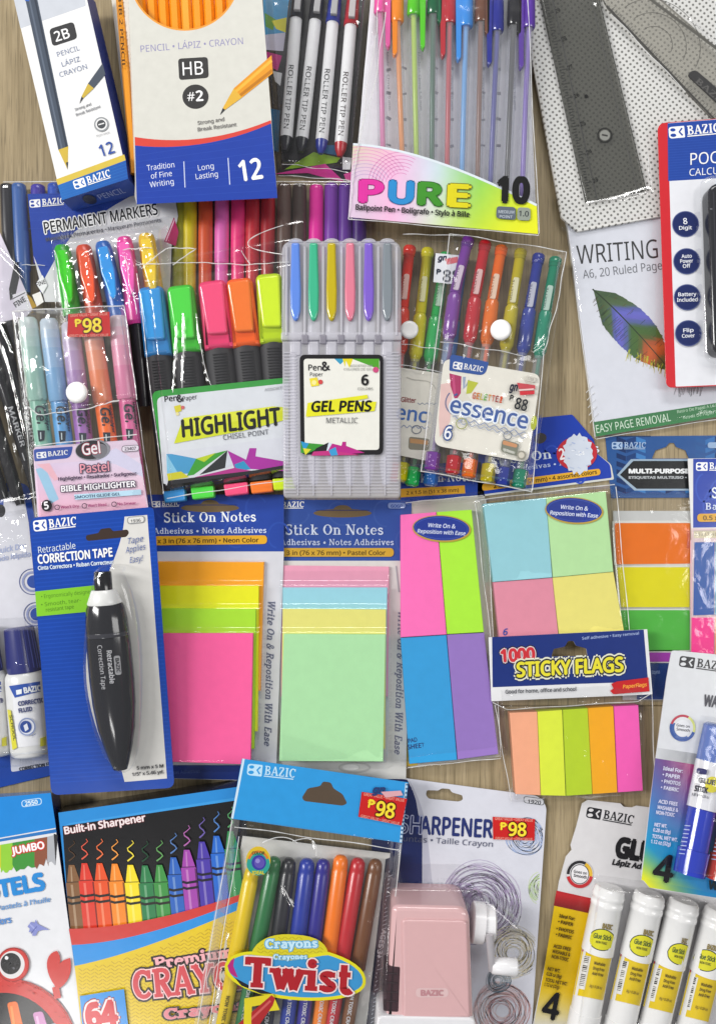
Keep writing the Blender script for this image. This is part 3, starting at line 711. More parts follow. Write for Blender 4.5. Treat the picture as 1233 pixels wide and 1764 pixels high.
# ---------------------------------------------------------------- roller tip pens
def roller_pens():
    t = thing('pen_pack', 'clear sleeve of four white roller tip pens in black, blue and red', 'pen pack', 545, 150)
    g = G(.0008, 'glossy_card'); q = [(452, -20), (640, -20), (612, 312), (478, 300)]
    g.prism(q, .0014, .0004, '2c2a2c'); g.z = .0014
    g.poly([(452, -20), (500, -20), (490, 70), (456, 60)], '3f93c4'); g.poly([(456, 22), (476, 34), (470, 52), (458, 46)], '5d9a2e'); g.poly([(468, 36), (494, 30), (492, 56), (476, 50)], 'd9d02a')
    g.poly([(457, 60), (492, 56), (488, 88), (458, 86)], 'c9c4d8'); g.poly([(456, 88), (486, 96), (478, 122), (462, 112)], 'c21f80'); g.poly([(470, 122), (486, 126), (483, 148), (474, 140)], 'd6d6da')
    g.poly([(462, 186), (482, 190), (480, 262), (468, 258)], '2a6a94'); g.poly([(490, 292), (540, 262), (586, 272), (580, 280)], '8ab22c')
    g.poly([(470, 300), (512, 292), (560, 282), (592, 312), (575, 310), (530, 298)], 'd23a93'); g.poly([(590, 270), (606, 272), (603, 292), (590, 292)], 'e4e4e8'); g.poly([(592, 300), (612, 294), (610, 312), (596, 311)], 'e0559d')
    g.poly([(556, 250), (590, 250), (584, 268), (548, 262)], '2f6ea0')
    g.make('insert_card', t)
    pens = [((510, 34), (493, 240), '23232a'), ((543, 37), (520, 242), '1f1f26'), ((573, 41), (554, 245), '1f2f92'), ((604, 46), (587, 250), 'b2202c')]
    for (a, b, c) in pens:
        zc = .0075; d = Vector(b)-Vector(a); u = d.normalized()
        g = G(0, 'plastic'); e = tuple(Vector(b)+u*20)
        L = 226.
        g.tube(a, e, zc, zc, [(-.02, 10.4, 'e2e2e4'), (.90, 11, 'e2e2e4'), (.905, 10.6, c), (.95, 9.5, c), (1, 4.5, c)], 'e2e2e4', n=20)
        p = g.make('pen', t, 'white pen with '+cn(c)+' cap')
        g = G(0, 'shiny_plastic'); top = tuple(Vector(a)-u*60)
        g.tube(top, a, zc, zc, [(0, 10, c), (.5, 12, c), (.98, 12.6, c), (1, 11, c)], c, n=20)
        cp = g.make('cap', p)
        g = G(0, 'plastic'); k = Vector(a)-u*18; n_ = Vector((-u.y, u.x))
        q = [tuple(k-u*60-n_*5.5), tuple(k-u*60+n_*5.5), tuple(k+n_*5.5), tuple(k-n_*5.5)]
        g.prism(q, .0145, .012, '9a9a9c' if c[0] != 'b' else 'a9a5a5', bev=1.2); g.make('clip', cp)
        zf = on_tube(a, e, zc, zc, 11)
        g = G(zf, 'card'); m0 = Vector(a)+u*78-n_*(-6); m1 = Vector(a)+u*188-n_*(-6)
        g.text('ROLLER TIP PEN', tuple(m0), tuple(m1), 8.5, '2a2a2e' if c[0] != 'b' else '3a2a2c', bold=.01)
        g.make('lettering', p)
    bead(t, [along((480, 302), (612, 311), 24, .8), along((640, -20), (613, 310), 40, .8), along((486, 282), (600, 296), 20, 1.2)], .0105, .9)
    film_over(t, [(455, -20), (645, -20), (612, 312), (478, 304)], .004, 9.5, edge=(.08, .0, .1, .10), wr=.0008, freq=1.1, seed=2,
              creases=[([(486, 292), (600, 300)], 3, 1.), ([(530, 60), (520, 150)], 2.5, .7), ([(616, 40), (600, 200), (598, 290)], 3, 1.2)])
roller_pens()

# ---------------------------------------------------------------- ten ball pens
def ball_pens():
    t = thing('pen_pack', 'clear pouch of ten rainbow capped ball pens with a pastel wave label', 'pen pack', 775, 190)
    z0 = .0125
    g = G(z0, 'card'); g.prism([(640, -20), (906, -20), (922, 352), (612, 300)], z0, z0-.0005, 'dedee4'); 
    for k in range(9):
        x = 665+27*k
        for y in (118, 160, 205, 250): 
            if (k*7+y) % 3: g.line([(x, y+rnd.uniform(-4, 4)), (x+8, y+1)], rnd.uniform(3, 6), '8d8d98'); g.l -= 1
        if k % 2 == 0: g.text('Made in China 1.0 mm', (x, 90), (x+4, 190), 4, '77778a')
    g.make('insert_card', t)
    #        cap (x, ybot, half)   clip(x, y0, y1)  refill bottom (x, y)   colour, ink colour
    P = [(655, 25, 11, 668, 82, (660, 258), 'e05aa0', 'e87ab4'), (684, 40, 11, 680, 96, (694, 270), 'f08a1c', 'f19436'), (712, 28, 11, 728, 84, (718, 280), '57c81e', 'b6d838'),
         (746, 27, 11, 757, 40, (743, 290), '14603c', '1c5c40'), (774, 42, 11, 763, 98, (769, 300), 'b82a35', 'c23040'), (802, 48, 12, 790, 104, (794, 312), '3c8ee0', '62aae8'),
         (828, 40, 11, 839, 60, (821, 318), '6e4634', '7c4a34'), (856, 56, 11, 843, 112, (842, 330), '222a8e', '2c2f96'), (884, 46, 11, 894, 60, (870, 335), '1c1b20', '2a2a30'), (910, 50, 11, 898, 118, (897, 340), '5b3a9c', '7d5cc0')]
    for x, yb, hw, cx, cy, (rx, ry), c, ic in P:
        zc = z0+.0056
        top = (x+1, -25)
        g = G(0, 'clear_tube'); g.tube((x, yb-6), (rx, ry+30), zc, zc, [(0, 9), (.97, 8.6), (1, 3.5)], 'e9eaee', n=6); p = g.make('pen', t, 'clear ball pen with '+cn(c)+' cap')
        g = G(0, 'plastic'); g.tube((x, yb-4), (rx, ry+38), zc, zc, [(0, 4.6), (.93, 4.4), (.94, 2.2), (1, 1.2)], ic, n=10); g.make('refill', p)
        g = G(0, 'shiny_plastic'); g.tube(top, (x, yb), zc, zc, [(0, hw*.93), (.5, hw), (.95, hw*1.04), (1, hw*.9)], c, n=16); cp = g.make('cap', p)
        g = G(0, 'shiny_plastic'); s = -1 if cx < x else 1
        g.prism(rnd_poly([(cx-5.5, -25), (cx+5.5, -25), (cx+4, cy-6), (cx+s, cy), (cx-4, cy-6)], 2), zc+.0028, zc-.0012, c, bev=1.); g.make('clip', cp)
    # printed wave label on the front of the pouch
    zl = .0255; g = G(zl, 'glossy_card')
    up = bez((608, 247), (700, 252), (800, 290), (924, 352), n=18); lo = [(926, 403), (600, 374)]
    def tint(x, y):
        u = (x-605)/320.; c0 = (214, 190, 214)
        for a, b, ca, cb in ((0, .22, (206, 190, 208), (232, 178, 212)), (.22, .45, (232, 178, 212), (200, 214, 226)), (.45, .68, (200, 214, 226), (132, 200, 96)), (.68, 1.01, (132, 200, 96), (222, 226, 40))):
            if a <= u <= b: c0 = mixc(ca, cb, (u-a)/(b-a))
        return tuple(c0)
    # strip mesh so that the ink can run
    n = len(up)-1
    for i in range(n):
        a, b = up[i], up[i+1]; c, d = L2(lo[1], lo[0], i/n), L2(lo[1], lo[0], (i+1)/n)
        for k in range(5):
            q = [L2(a, c, k/5), L2(b, d, k/5), L2(b, d, (k+1)/5), L2(a, c, (k+1)/5)]
            yel = lambda p: mixc(tint(*p), (224, 226, 40), max(0, min(1, ((p[0]-700)/220.)*((p[1]-300)/90.))))
            ids = [g.add(W(*p, zl)) for p in q]; g.face(ids[::-1], [lin(yel(p)) for p in q][::-1])
    for k in range(9): g.line([p for p in ell(628, 330, 30+6*k, 30+6*k, 0, 40, 200, 330) if p[1] > 250+(p[0]-608)*.12 and p[0] > 606], .9, 'd887bd' if k > 3 else 'b79ac4'); g.l -= 1
    for k in range(7): g.line([p for p in ell(690, 318, 20+6*k, 20+6*k, 0, 30, 190, 300) if p[1] > 254+(p[0]-640)*.16], .9, 'd079b0'); g.l -= 1
    g.l += 2
    g.line([(p[0], p[1]+1.5) for p in up], 4, 'd6dfe6')
    for ch, a, b, c, o_ in (('P', (617, 347), (661, 348), 'd6339a', '8e1c68'), ('U', (668, 348), (712, 350), '2b87c6', '1a5c92'), ('R', (718, 351), (763, 353), '3f8c2c', '265e1a'), ('E', (769, 354), (810, 356), 'd6cb1c', '6e6a12')):
        g.text(ch, a, b, 36, c, bold=.045, out=o_, ow=.012)
    g.text('Ballpoint Pen • Bolígrafo • Stylo à Bille', (612, 361), (808, 374), 9, '1c1c1e', bold=.03)
    g.text('10', (854, 346), (912, 348), 40, '161616', bold=.06)
    g.poly(rnd_poly([(855, 355), (888, 357), (888, 379), (854, 376)], 6), '5d6672'); g.text('MEDIUM', (858, 367), (885, 368), 5, 'c8d0d8'); g.text('POINT', (860, 375), (882, 376), 4.5, 'c8d0d8')
    g.poly(rnd_poly([(891, 357), (913, 358), (913, 380), (890, 379)], 6), '8f978c'); g.text('1.0', (893, 372), (910, 373), 9, '33383c', bold=.02)
    g.make('printed_label', t)
    bead(t, [along((652, -20), (648, 60), 10, 1)+along((646, 66), (622, 220), 20, 1.6)+along((620, 226), (600, 376), 20, 1), along((600, 377), (928, 405), 40, .6), along((664, 20), (646, 140), 16, 1.2)+along((644, 146), (616, 250), 14, 1.4), along((907, -20), (928, 402), 50, .8)], .0262, .95)
    film_over(t, [(648, -20), (908, -20), (930, 405), (598, 376)], .0135, 11.2, edge=(.07, 0, .05, .05), wr=.0007, freq=.9, seed=3, nu=100, nv=110,
              creases=[([(662, 10), (650, 130), (622, 240)], 3, 1.6), ([(640, 60), (628, 200), (614, 290)], 4, 1.8), ([(622, 250), (612, 300), (604, 370)], 3, 1.4), ([(700, 120), (694, 240)], 2.2, .6), ([(800, 90), (796, 250)], 2.2, .7), ([(905, 120), (916, 340)], 3, 1.2), ([(600, 372), (925, 402)], 3, .8)])
ball_pens()
# ---------------------------------------------------------------- dotted card with the smoked ruler set
def ruler_set():
    m, nt, N, L = new_mat('dotted_card')
    out = N.new('ShaderNodeOutputMaterial'); b = N.new('ShaderNodeBsdfPrincipled'); tc = N.new('ShaderNodeTexCoord')
    mp = N.new('ShaderNodeMapping'); mp.inputs['Rotation'].default_value = (0, 0, math.radians(37)); mp.inputs['Scale'].default_value = (355, 355, 0)
    L.new(tc.outputs['Object'], mp.inputs[0])
    fr = N.new('ShaderNodeVectorMath'); fr.operation = 'FRACTION'; L.new(mp.outputs[0], fr.inputs[0])
    su = N.new('ShaderNodeVectorMath'); su.operation = 'SUBTRACT'; su.inputs[1].default_value = (.5, .5, 0); L.new(fr.outputs[0], su.inputs[0])
    ln = N.new('ShaderNodeVectorMath'); ln.operation = 'LENGTH'; L.new(su.outputs[0], ln.inputs[0])
    mr = N.new('ShaderNodeMapRange'); mr.inputs[1].default_value = .20; mr.inputs[2].default_value = .29; L.new(ln.outputs['Value'], mr.inputs[0])
    mx = N.new('ShaderNodeMix'); mx.data_type = 'RGBA'; L.new(mr.outputs[0], mx.inputs[0]); mx.inputs[6].default_value = (*lin('6b6a66'), 1); mx.inputs[7].default_value = (*lin('dad9d6'), 1)
    L.new(mx.outputs[2], b.inputs['Base Color']); b.inputs['Roughness'].default_value = .4; L.new(b.outputs[0], out.inputs[0])
    t = thing('ruler_set', 'smoke grey plastic ruler and set square sealed over a white dotted card', 'ruler set', 1060, 180, 0)
    z = 6*MM
    g = G(z, 'dotted_card')
    card = [(893, -20), (966, 374), (994, 399), (1250, 352), (1250, -20)]
    g.prism(card, z, z-.0022, 'dcdcdc', '55544f', mat='dotted_card', bev=.8); g.make('backing_card', t)
    # ruler
    zr = 9*MM; q = [(926, -25), (1027, -25), (1114, 328), (1009, 348)]
    g = G(zr, 'smoke'); g.prism(rnd_poly(q, [0, 0, 4, 4]), zr, zr-.0022, '73736d', '3e3e3c', bev=3.); 
    g.z = zr
    a, b2 = (946, -25), (1028, 344)
    g.line([a, b2], 2.2, '3b3b39', mat='rubber'); g.line([(1012, -25), (1098, 330)], 1.6, '474744', mat='rubber')
    d = Vector(b2)-Vector(a); u = d.normalized(); n = Vector((-u.y, u.x))
    for i in range(74):
        p = Vector((931, -25)).lerp(Vector((1011, 335)), i/74.); ln_ = 12 if i % 10 == 0 else (9 if i % 5 == 0 else 6)
        g.line([tuple(p), tuple(p-n*ln_)], 1.5, '1c1c1b', mat='rubber'); g.l -= 1
        if i % 10 == 0 and i: g.text(str(30-i//10), tuple(p-n*15+u*3), tuple(p-n*24+u*1), 7, '1e1e1d', bold=.02); g.l -= 1
    g.l += 2
    g.ring(1041, 233, 12, 12, 2.4, '3a3a38'); g.disc(1041, 233, 9, 9, '8e8e88', mat='plastic'); g.line([(1036, 232), (1046, 234)], 3, '5c5c58'); g.disc(1009, 166, 3.4, 3.4, '252523')
    g.make('ruler', t)
    # set square with a round protractor opening
    zt = 9.4*MM; g = G(zt, 'smoke')
    tri = [(1030, -20), (1046, 12), (1240, 218), (1250, 214), (1250, 96), (1118, -20)]
    g.prism(tri, zt, zt-.002, 'c4c1b8', '6c6a64', bev=1.5)
    g.line([(1044, 10), (1240, 216)], 3.4, '3a3834', mat='rubber'); g.line([(1116, -4), (1242, 90)], 5, '57554e', mat='rubber')
    for r in (34, 62, 90): g.line(ell(1128, 74, r*.9, r*.8, 40, 30, 190, 350), 1.0, '4e4c47', mat='rubber')
    for i in range(40):
        p = Vector((1052, 18)).lerp(Vector((1230, 206)), i/40.); g.line([tuple(p), (p.x+6, p.y-6)], .8, '4a4843', mat='rubber'); g.l -= 1
    g.l += 1
    g.make('set_square', t)
    g = G(zt+.0002, 'rubber'); g.prism(rnd_poly([(1182, 128), (1196, 119), (1262, 176), (1250, 192)], 8), zt+.0008, zt, '2c2a2a'); g.z = zt+.0008
    serif(g, 'BAZIC', (1196, 141), (1246, 184), 10, '5c5a58', T=.2, t=.09); g.make('badge', t)
    bead(t, [along((1011, 350), (1114, 331), 26, .8), along((1113, 262), (1122, 330), 14, 1), along((1186, 34), (1250, 86), 16, 1), along((1052, 24), (1180, 158), 24, .8)], .0106, .9)
    film_over(t, [(893, -20), (1250, -20), (1250, 352), (968, 398)], z, 4.2, edge=(.02, 0, 0, .03), wr=.0008, freq=.6, seed=4, nu=100, nv=100,
              creases=[([(1009, 352), (1060, 344), (1116, 326)], 3.5, 1.8), ([(1112, 260), (1122, 330)], 3, 1.5), ([(1190, 36), (1240, 78)], 3, 1.3), ([(1140, 140), (1165, 160), (1166, 172)], 2.2, .7), ([(1060, 40), (1150, 130)], 2.5, .5), ([(1070, 60), (1130, 150), (1090, 210)], 2.4, .5), ([(1024, 10), (1032, 22)], 3, 1.2), ([(1120, 326), (1136, 322)], 3, 1)])
ruler_set()

# ---------------------------------------------------------------- writing pad with the feather
def writing_pad():
    t = thing('writing_pad', 'white shrink wrapped writing pad with a colourful feather and a green bottom band', 'notepad', 1110, 570)
    z = 3.6*MM; TL, TR, BR, BL = (975, 380), (1250, 340), (1260, 714), (1026, 752)
    g = G(z, 'glossy_card'); g.prism([TL, TR, BR, BL], z, .0001, 'dcdee6', 'c9c8c4', bev=.6)
    g.make('pages', t)
    g = G(z+.00002, 'glossy_card'); g.poly([TL, TR, BR, BL], 'd9dbe4')
    g.poly([(1022, 727), (1258, 690), BR, BL], '3d7a4c')
    g.text('EASY PAGE REMOVAL', (1027, 746), (1155, 725), 13.5, 'd8ead8', bold=.005)
    g.text('Retiro De Papel A Lo Largo', (1166, 712), (1250, 697), 5, 'c0dcc2'); g.text('Retrait De Papier Facile', (1176, 722), (1250, 709), 5, 'c0dcc2')
    g.text('WRITING', (994, 455), (1133, 444), 32, '3a3a3c', bold=-.012); g.text('PAD', (1150, 442), (1212, 437), 32, '3a3a3c', bold=-.012)
    g.text('A6, 20 Ruled Page', (1004, 480), (1140, 464), 14.5, '707278', bold=-.008)
    out = rnd_poly([(1016, 500), (1021, 491), (1036, 489), (1052, 500), (1078, 514), (1104, 530), (1128, 554), (1146, 585), (1154, 640), (1128, 634), (1094, 622), (1064, 596), (1041, 568), (1025, 541), (1018, 520)], 14, 4)
    vein = bez((1020, 498), (1060, 532), (1100, 575), (1152, 636), n=90)
    # feather vanes as bands across the quill, dyed in turn
    dye = ['4a5f41', '42583c', '4d6240', '536a48', '5b62a8', '6a6cc4', '6a68c0', '5a66a0', '48683a', '4a6a34', '5a6434', 'b05a34', 'c8622e', 'b8582c', '6e5c30', '44602e', '3e5a2a']
    def inter(p, d):
        best = None
        for i in range(len(out)):
            a, b = Vector(out[i-1]), Vector(out[i]); e = b-a; den = d.x*e.y-d.y*e.x
            if abs(den) < 1e-9: continue
            w = a-p; tt = (w.x*e.y-w.y*e.x)/den; s = (w.x*d.y-w.y*d.x)/den
            if 0 <= s <= 1 and tt > .01 and (best is None or tt < best): best = tt
        return best
    H3 = lambda c: tuple(int(c[i:i+2], 16) for i in (0, 2, 4))
    def dyed(u, w):
        q = max(0, min(15.99, u*16+1.3*(w-.5)+.5*noise.noise(Vector((u*30, w*9, 2))))); k = int(q); return mixc(H3(dye[k]), H3(dye[k+1]), sstep(q-k))
    for side, ang in ((1, 35), (-1, -32)):
        prev = None
        for i in range(1, 91):
            p = Vector(vein[i]); dv = (Vector(vein[i])-Vector(vein[i-1])).normalized(); a = math.radians(ang)
            d = Vector((dv.x*math.cos(a)-dv.y*math.sin(a), dv.x*math.sin(a)+dv.y*math.cos(a))); tt = inter(p, d)
            tt = (tt or 4)*(.94+.07*noise.noise(Vector((i*.45, side, 0)))); e = p+d*tt; u = i/90.
            if prev:
                g.l += 1; A, B = prev; rows = []
                for k in range(5):
                    w = k/4.; rows.append((A.lerp(B, w), p.lerp(e, w), dyed(u-1/90., w), dyed(u, w)))
                for r0, r1 in zip(rows, rows[1:]):
                    ids = [g.add(W(v.x, v.y, g.zz(v.x, v.y))) for v in (r0[0], r1[0], r1[1], r0[1])]; cs = [lin(r0[2]), lin(r1[2]), lin(r1[3]), lin(r0[3])]
                    g.face(ids, cs) if side < 0 else g.face(ids[::-1], cs[::-1])
                g.l -= 1
            prev = (p, e)
    g.l += 1
    for i in range(60):
        u = rnd.random(); s = rnd.choice((1, 1, 1, -1)); p = Vector(vein[int(9+u*78)]); d = Vector((-.75, .66))*s
        tt = inter(p, d) or 5; a = p+d*tt*rnd.uniform(.1, .5); b = p+d*tt*rnd.uniform(.6, .92)
        g.line([tuple(a), tuple(b)], .7, rnd.choice(['33492c', '55703f', '3c4a70', '5d4a28', '2d3f26'])); g.l -= 1
    g.l += 1
    for i in range(34):
        x = rnd.uniform(1078, 1152); y = 604+(x-1078)*.42+rnd.uniform(-6, 4); g.line([(x, y), (x-rnd.uniform(2, 9)+4, y+rnd.uniform(8, 18))], (1.6, .5), rnd.choice(['c8b838', 'd0c440', 'b89a34', 'a8b440'])); g.l -= 1
    g.l += 1
    g.line(vein, (2.4, 1.4), '2e3d28')
    for i in range(16):
        x = 1165+i*3; g.line([(x, 664), (x+rnd.uniform(-5, 2), 680+rnd.uniform(-4, 4))], .7, '6d6f74'); g.l -= 1
    g.make('cover', t)
    bead(t, [along((976, 386), (1024, 754), 50, .8), along((1026, 756), (1260, 718), 30, .5)]+[along((1009+i*1.6, 676+i*13), (1021+i*2.2, 664+i*12), 5, .5) for i in range(5)], .0040, .8)
    film_over(t, [(972, 382), (1250, 340), (1262, 716), (1022, 758)], .0006, 3.6, edge=(.03, 0, 0, .03), wr=.0003, freq=1.6, seed=5, nu=60, nv=80,
              creases=[([(1008+i*1.3, 672+i*12), (1024+i*2, 660+i*12)], 2, .6) for i in range(6)]+[([(978, 400), (1000, 560), (1022, 740)], 3, .9)])
writing_pad()

# ---------------------------------------------------------------- pocket calculator in its blister card
def calculator_pack():
    t = thing('calculator_pack', 'red edged blister card with a black pocket calculator and four navy feature dots', 'calculator', 1200, 440)
    z = 12*MM; g = G(z, 'glossy_card')
    g.prism(rnd_poly([(1132, 212), (1250, 203), (1262, 664), (1147, 668)], [14, 0, 0, 12]), z, z-.0007, 'c92a32', bev=.4)
    g.poly(rnd_poly([(1149, 212), (1250, 204), (1262, 662), (1163, 666)], [2, 0, 0, 2]), 'dfe0e6')
    g.poly([(1149, 212.5), (1250, 204.5), (1252, 306), (1150, 312)], '24469c'); stripes(g, [(1149, 214), (1250, 206), (1252, 306), (1150, 312)], 22, .7, '2e52ab')
    logo(g, (1152, 239), (1240, 231), 19, bg='24469c')
    g.text('POCKET', (1188, 284), (1283, 277), 20, 'f2f3f8', bold=.01, shear=.08); g.text('CALCULATOR', (1187, 303), (1290, 296), 12, 'e8eaf4', bold=.0, shear=.08)
    for (x, y), ls in zip(((1180, 386), (1182, 450), (1183, 512), (1185, 574)), (('8', 'Digit'), ('Auto', 'Power', 'Off'), ('Battery', 'Included'), ('Flip', 'Cover'))):
        g.disc(x, y, 23, 22.5, '4c578a'); g.disc(x, y, 21.5, 21, '1e2a5e')
        n = len(ls)
        for k, s in enumerate(ls):
            h = 10 if s == '8' else 6.2; w = min(36, len(s)*h*.72); yy = y+h*.5+(k-(n-1)/2)*(9.5 if n < 3 else 8.5)+(2 if s == 'Digit' else 0)
            g.text(s, (x-w/2, yy), (x+w/2, yy-1), h, 'e8eaf6', bold=.02)
    g.make('backing_card', t)
    c = rnd_poly([(1219, 316), (1330, 308), (1340, 600), (1228, 612)], 20)
    g = G(0, 'shiny_plastic'); g.prism(c, z+.011, z+.001, '26262a', '1c1c20', bev=5); g.z = z+.011
    g.line([(1228, 330), (1236, 596)], 2, '3c3c42'); g.line([(1222, 360), (1226, 360)], 1.5, '8a8a90'); g.make('calculator', t)
    g = G(0, 'crisp_blister'); b = rnd_poly([(1206, 302), (1345, 292), (1352, 612), (1214, 628)], 24, 8)
    g.prism(b, z+.0125, z+.0002, 'ffffff', mat='crisp_blister', bev=7); g.make('blister', t)
calculator_pack()
# ---------------------------------------------------------------- black pens at the left edge
def black_pens():
    t = thing('pen_pack', 'clear sleeve of black pens with a white and black card at the left edge', 'pen pack', 20, 640)
    for i, (a, b) in enumerate((((-40, 520), (70, 860)), ((-14, 530), (92, 860)), ((-58, 560), (36, 870)), ((-4, 480), (50, 640)), ((-80, 600), (8, 860)))):
        g = G(0, 'shiny_plastic'); zc = .006+.0015*(i == 3); g.tube(a, b, zc, zc, [(0, 12), (.4, 12.5), (.45, 11), (.94, 11), (1, 7)], '232225', n=16); p = g.make('pen', t)
        if i in (0, 1):
            zf = on_tube(a, b, zc, zc, 11)
            u = (Vector(b)-Vector(a)).normalized(); n = Vector((u.y, -u.x)); m0 = Vector(a)+u*190-n*4; m1 = Vector(a)+u*262-n*4
            g = G(zf, 'card'); g.text('MARKER', tuple(m0), tuple(m1), 8, 'b8b8bc', bold=.02); q = Vector(a)+u*272
            g.poly([tuple(q-n*6), tuple(q+u*14-n*6), tuple(q+u*14+n*6), tuple(q+n*6)], 'c4c4c8'); g.poly([tuple(q+u*3-n*3), tuple(q+u*11-n*3), tuple(q+u*9+n*3), tuple(q+u*5+n*3)], '2b2b2e')
            g.make('lettering', p)
    z = 12.2*MM; g = G(z, 'card')
    g.prism([(-20, 380), (0, 400), (22, 450), (58, 530), (46, 545), (-20, 560)], z, z-.0006, 'cfc8d6')
    g.poly([(25, 455), (34, 478), (28, 506), (18, 518), (16, 498)], '2a2a2c'); g.poly([(22, 508), (44, 500), (58, 530), (30, 540)], 'd9d6de'); g.line([(20, 516), (44, 504)], 1.6, '2f2f33')
    g.poly([(46, 506), (54, 512), (64, 528), (56, 532)], 'a8851f'); g.poly([(56, 508), (70, 502), (76, 520), (64, 528)], 'e9e6e2')
    g.text('FINE', (28, 530), (46, 518), 9, '2a2a2e', bold=.03); g.make('insert_card', t)
    film_over(t, [(-30, 390), (46, 470), (84, 860), (-30, 880)], .0125, 2.0, edge=(0, .05, .1, .05), wr=.0008, freq=1.2, seed=6, nu=40, nv=100,
              creases=[([(8, 600), (20, 640), (48, 760)], 2.5, 1.2), ([(4, 560), (22, 600)], 2.5, 1.2), ([(12, 700), (30, 780)], 2.5, 1)])
black_pens()

# ---------------------------------------------------------------- bright tank highlighters peeping out above the pastel pouch
def bright_highlighters():
    t = thing('highlighter_pack', 'clear sleeve of green, orange, blue, pink and yellow clip cap highlighters below the permanent markers', 'highlighter pack', 170, 520)
    for (a, b, c, c2) in (((107, 424), (126, 545), '2f9c2c', '47c433'), ((144, 424), (166, 550), 'c9452b', 'e25a3a'), ((177, 418), (206, 548), '1f5fb2', '3a93dc'), ((214, 410), (236, 560), 'd83a94', 'ee62b4'), ((252, 404), (266, 500), 'd8b01c', 'e8c63a')):
        z0, z1 = .0185, .0165; e = (b[0]+14, 700)
        g = G(0, 'plastic'); g.tube(b, e, z1, .009, [(-.1, 12), (1, 12)], '2c2a2e'); p = g.make('highlighter', t, cn(c2)+' highlighter')
        g = G(0, 'plastic'); g.tube(a, b, z0, z1, [(0, 10.5), (.03, 13), (.12, 14.5), (.6, 15.5), (1, 16)], c, n=20); cp = g.make('cap', p)
        d = Vector(b)-Vector(a); u = d.normalized(); n = Vector((-u.y, u.x)); o = Vector(a)+n*2
        g = G(0, 'shiny_plastic'); q = [tuple(o+n*w+u*s) for s, w in ((6, 9), (50, 12), (92, 6), (100, 0), (92, -6), (50, -12), (6, -9))]
        g.prism(rnd_poly(q, 4), .0262, .020, c2, bev=2.5); g.make('clip', cp)
    bead(t, [along((244, 462), (286, 428), 12, .6)+along((290, 427), (338, 428), 10, .4)+along((334, 431), (298, 456), 10, .6), along((212, 430), (262, 426), 14, 1), along((214, 440), (236, 540), 20, 1.4), along((94, 430), (118, 526), 20, 1)], .0275, 1.1)
    film_over(t, [(88, 402), (292, 372), (300, 560), (100, 580)], ZL(380, 12.4, 560, 11), 14.5, edge=(.12, .12, .12, .1), wr=.003, freq=1.4, seed=7, nu=90, nv=90,
              creases=[([(212, 440), (246, 462)], 3.5, 2.2), ([(245, 462), (278, 428), (334, 428), (300, 452)], 3.2, 2.2), ([(150, 440), (158, 520)], 2.6, 1.2), ([(226, 432), (222, 520), (236, 540)], 2.8, 1.4), ([(98, 440), (106, 520)], 2.6, 1), ([(250, 420), (270, 500)], 3, 1.4), ([(190, 470), (214, 530)], 2.6, 1.2)])
bright_highlighters()

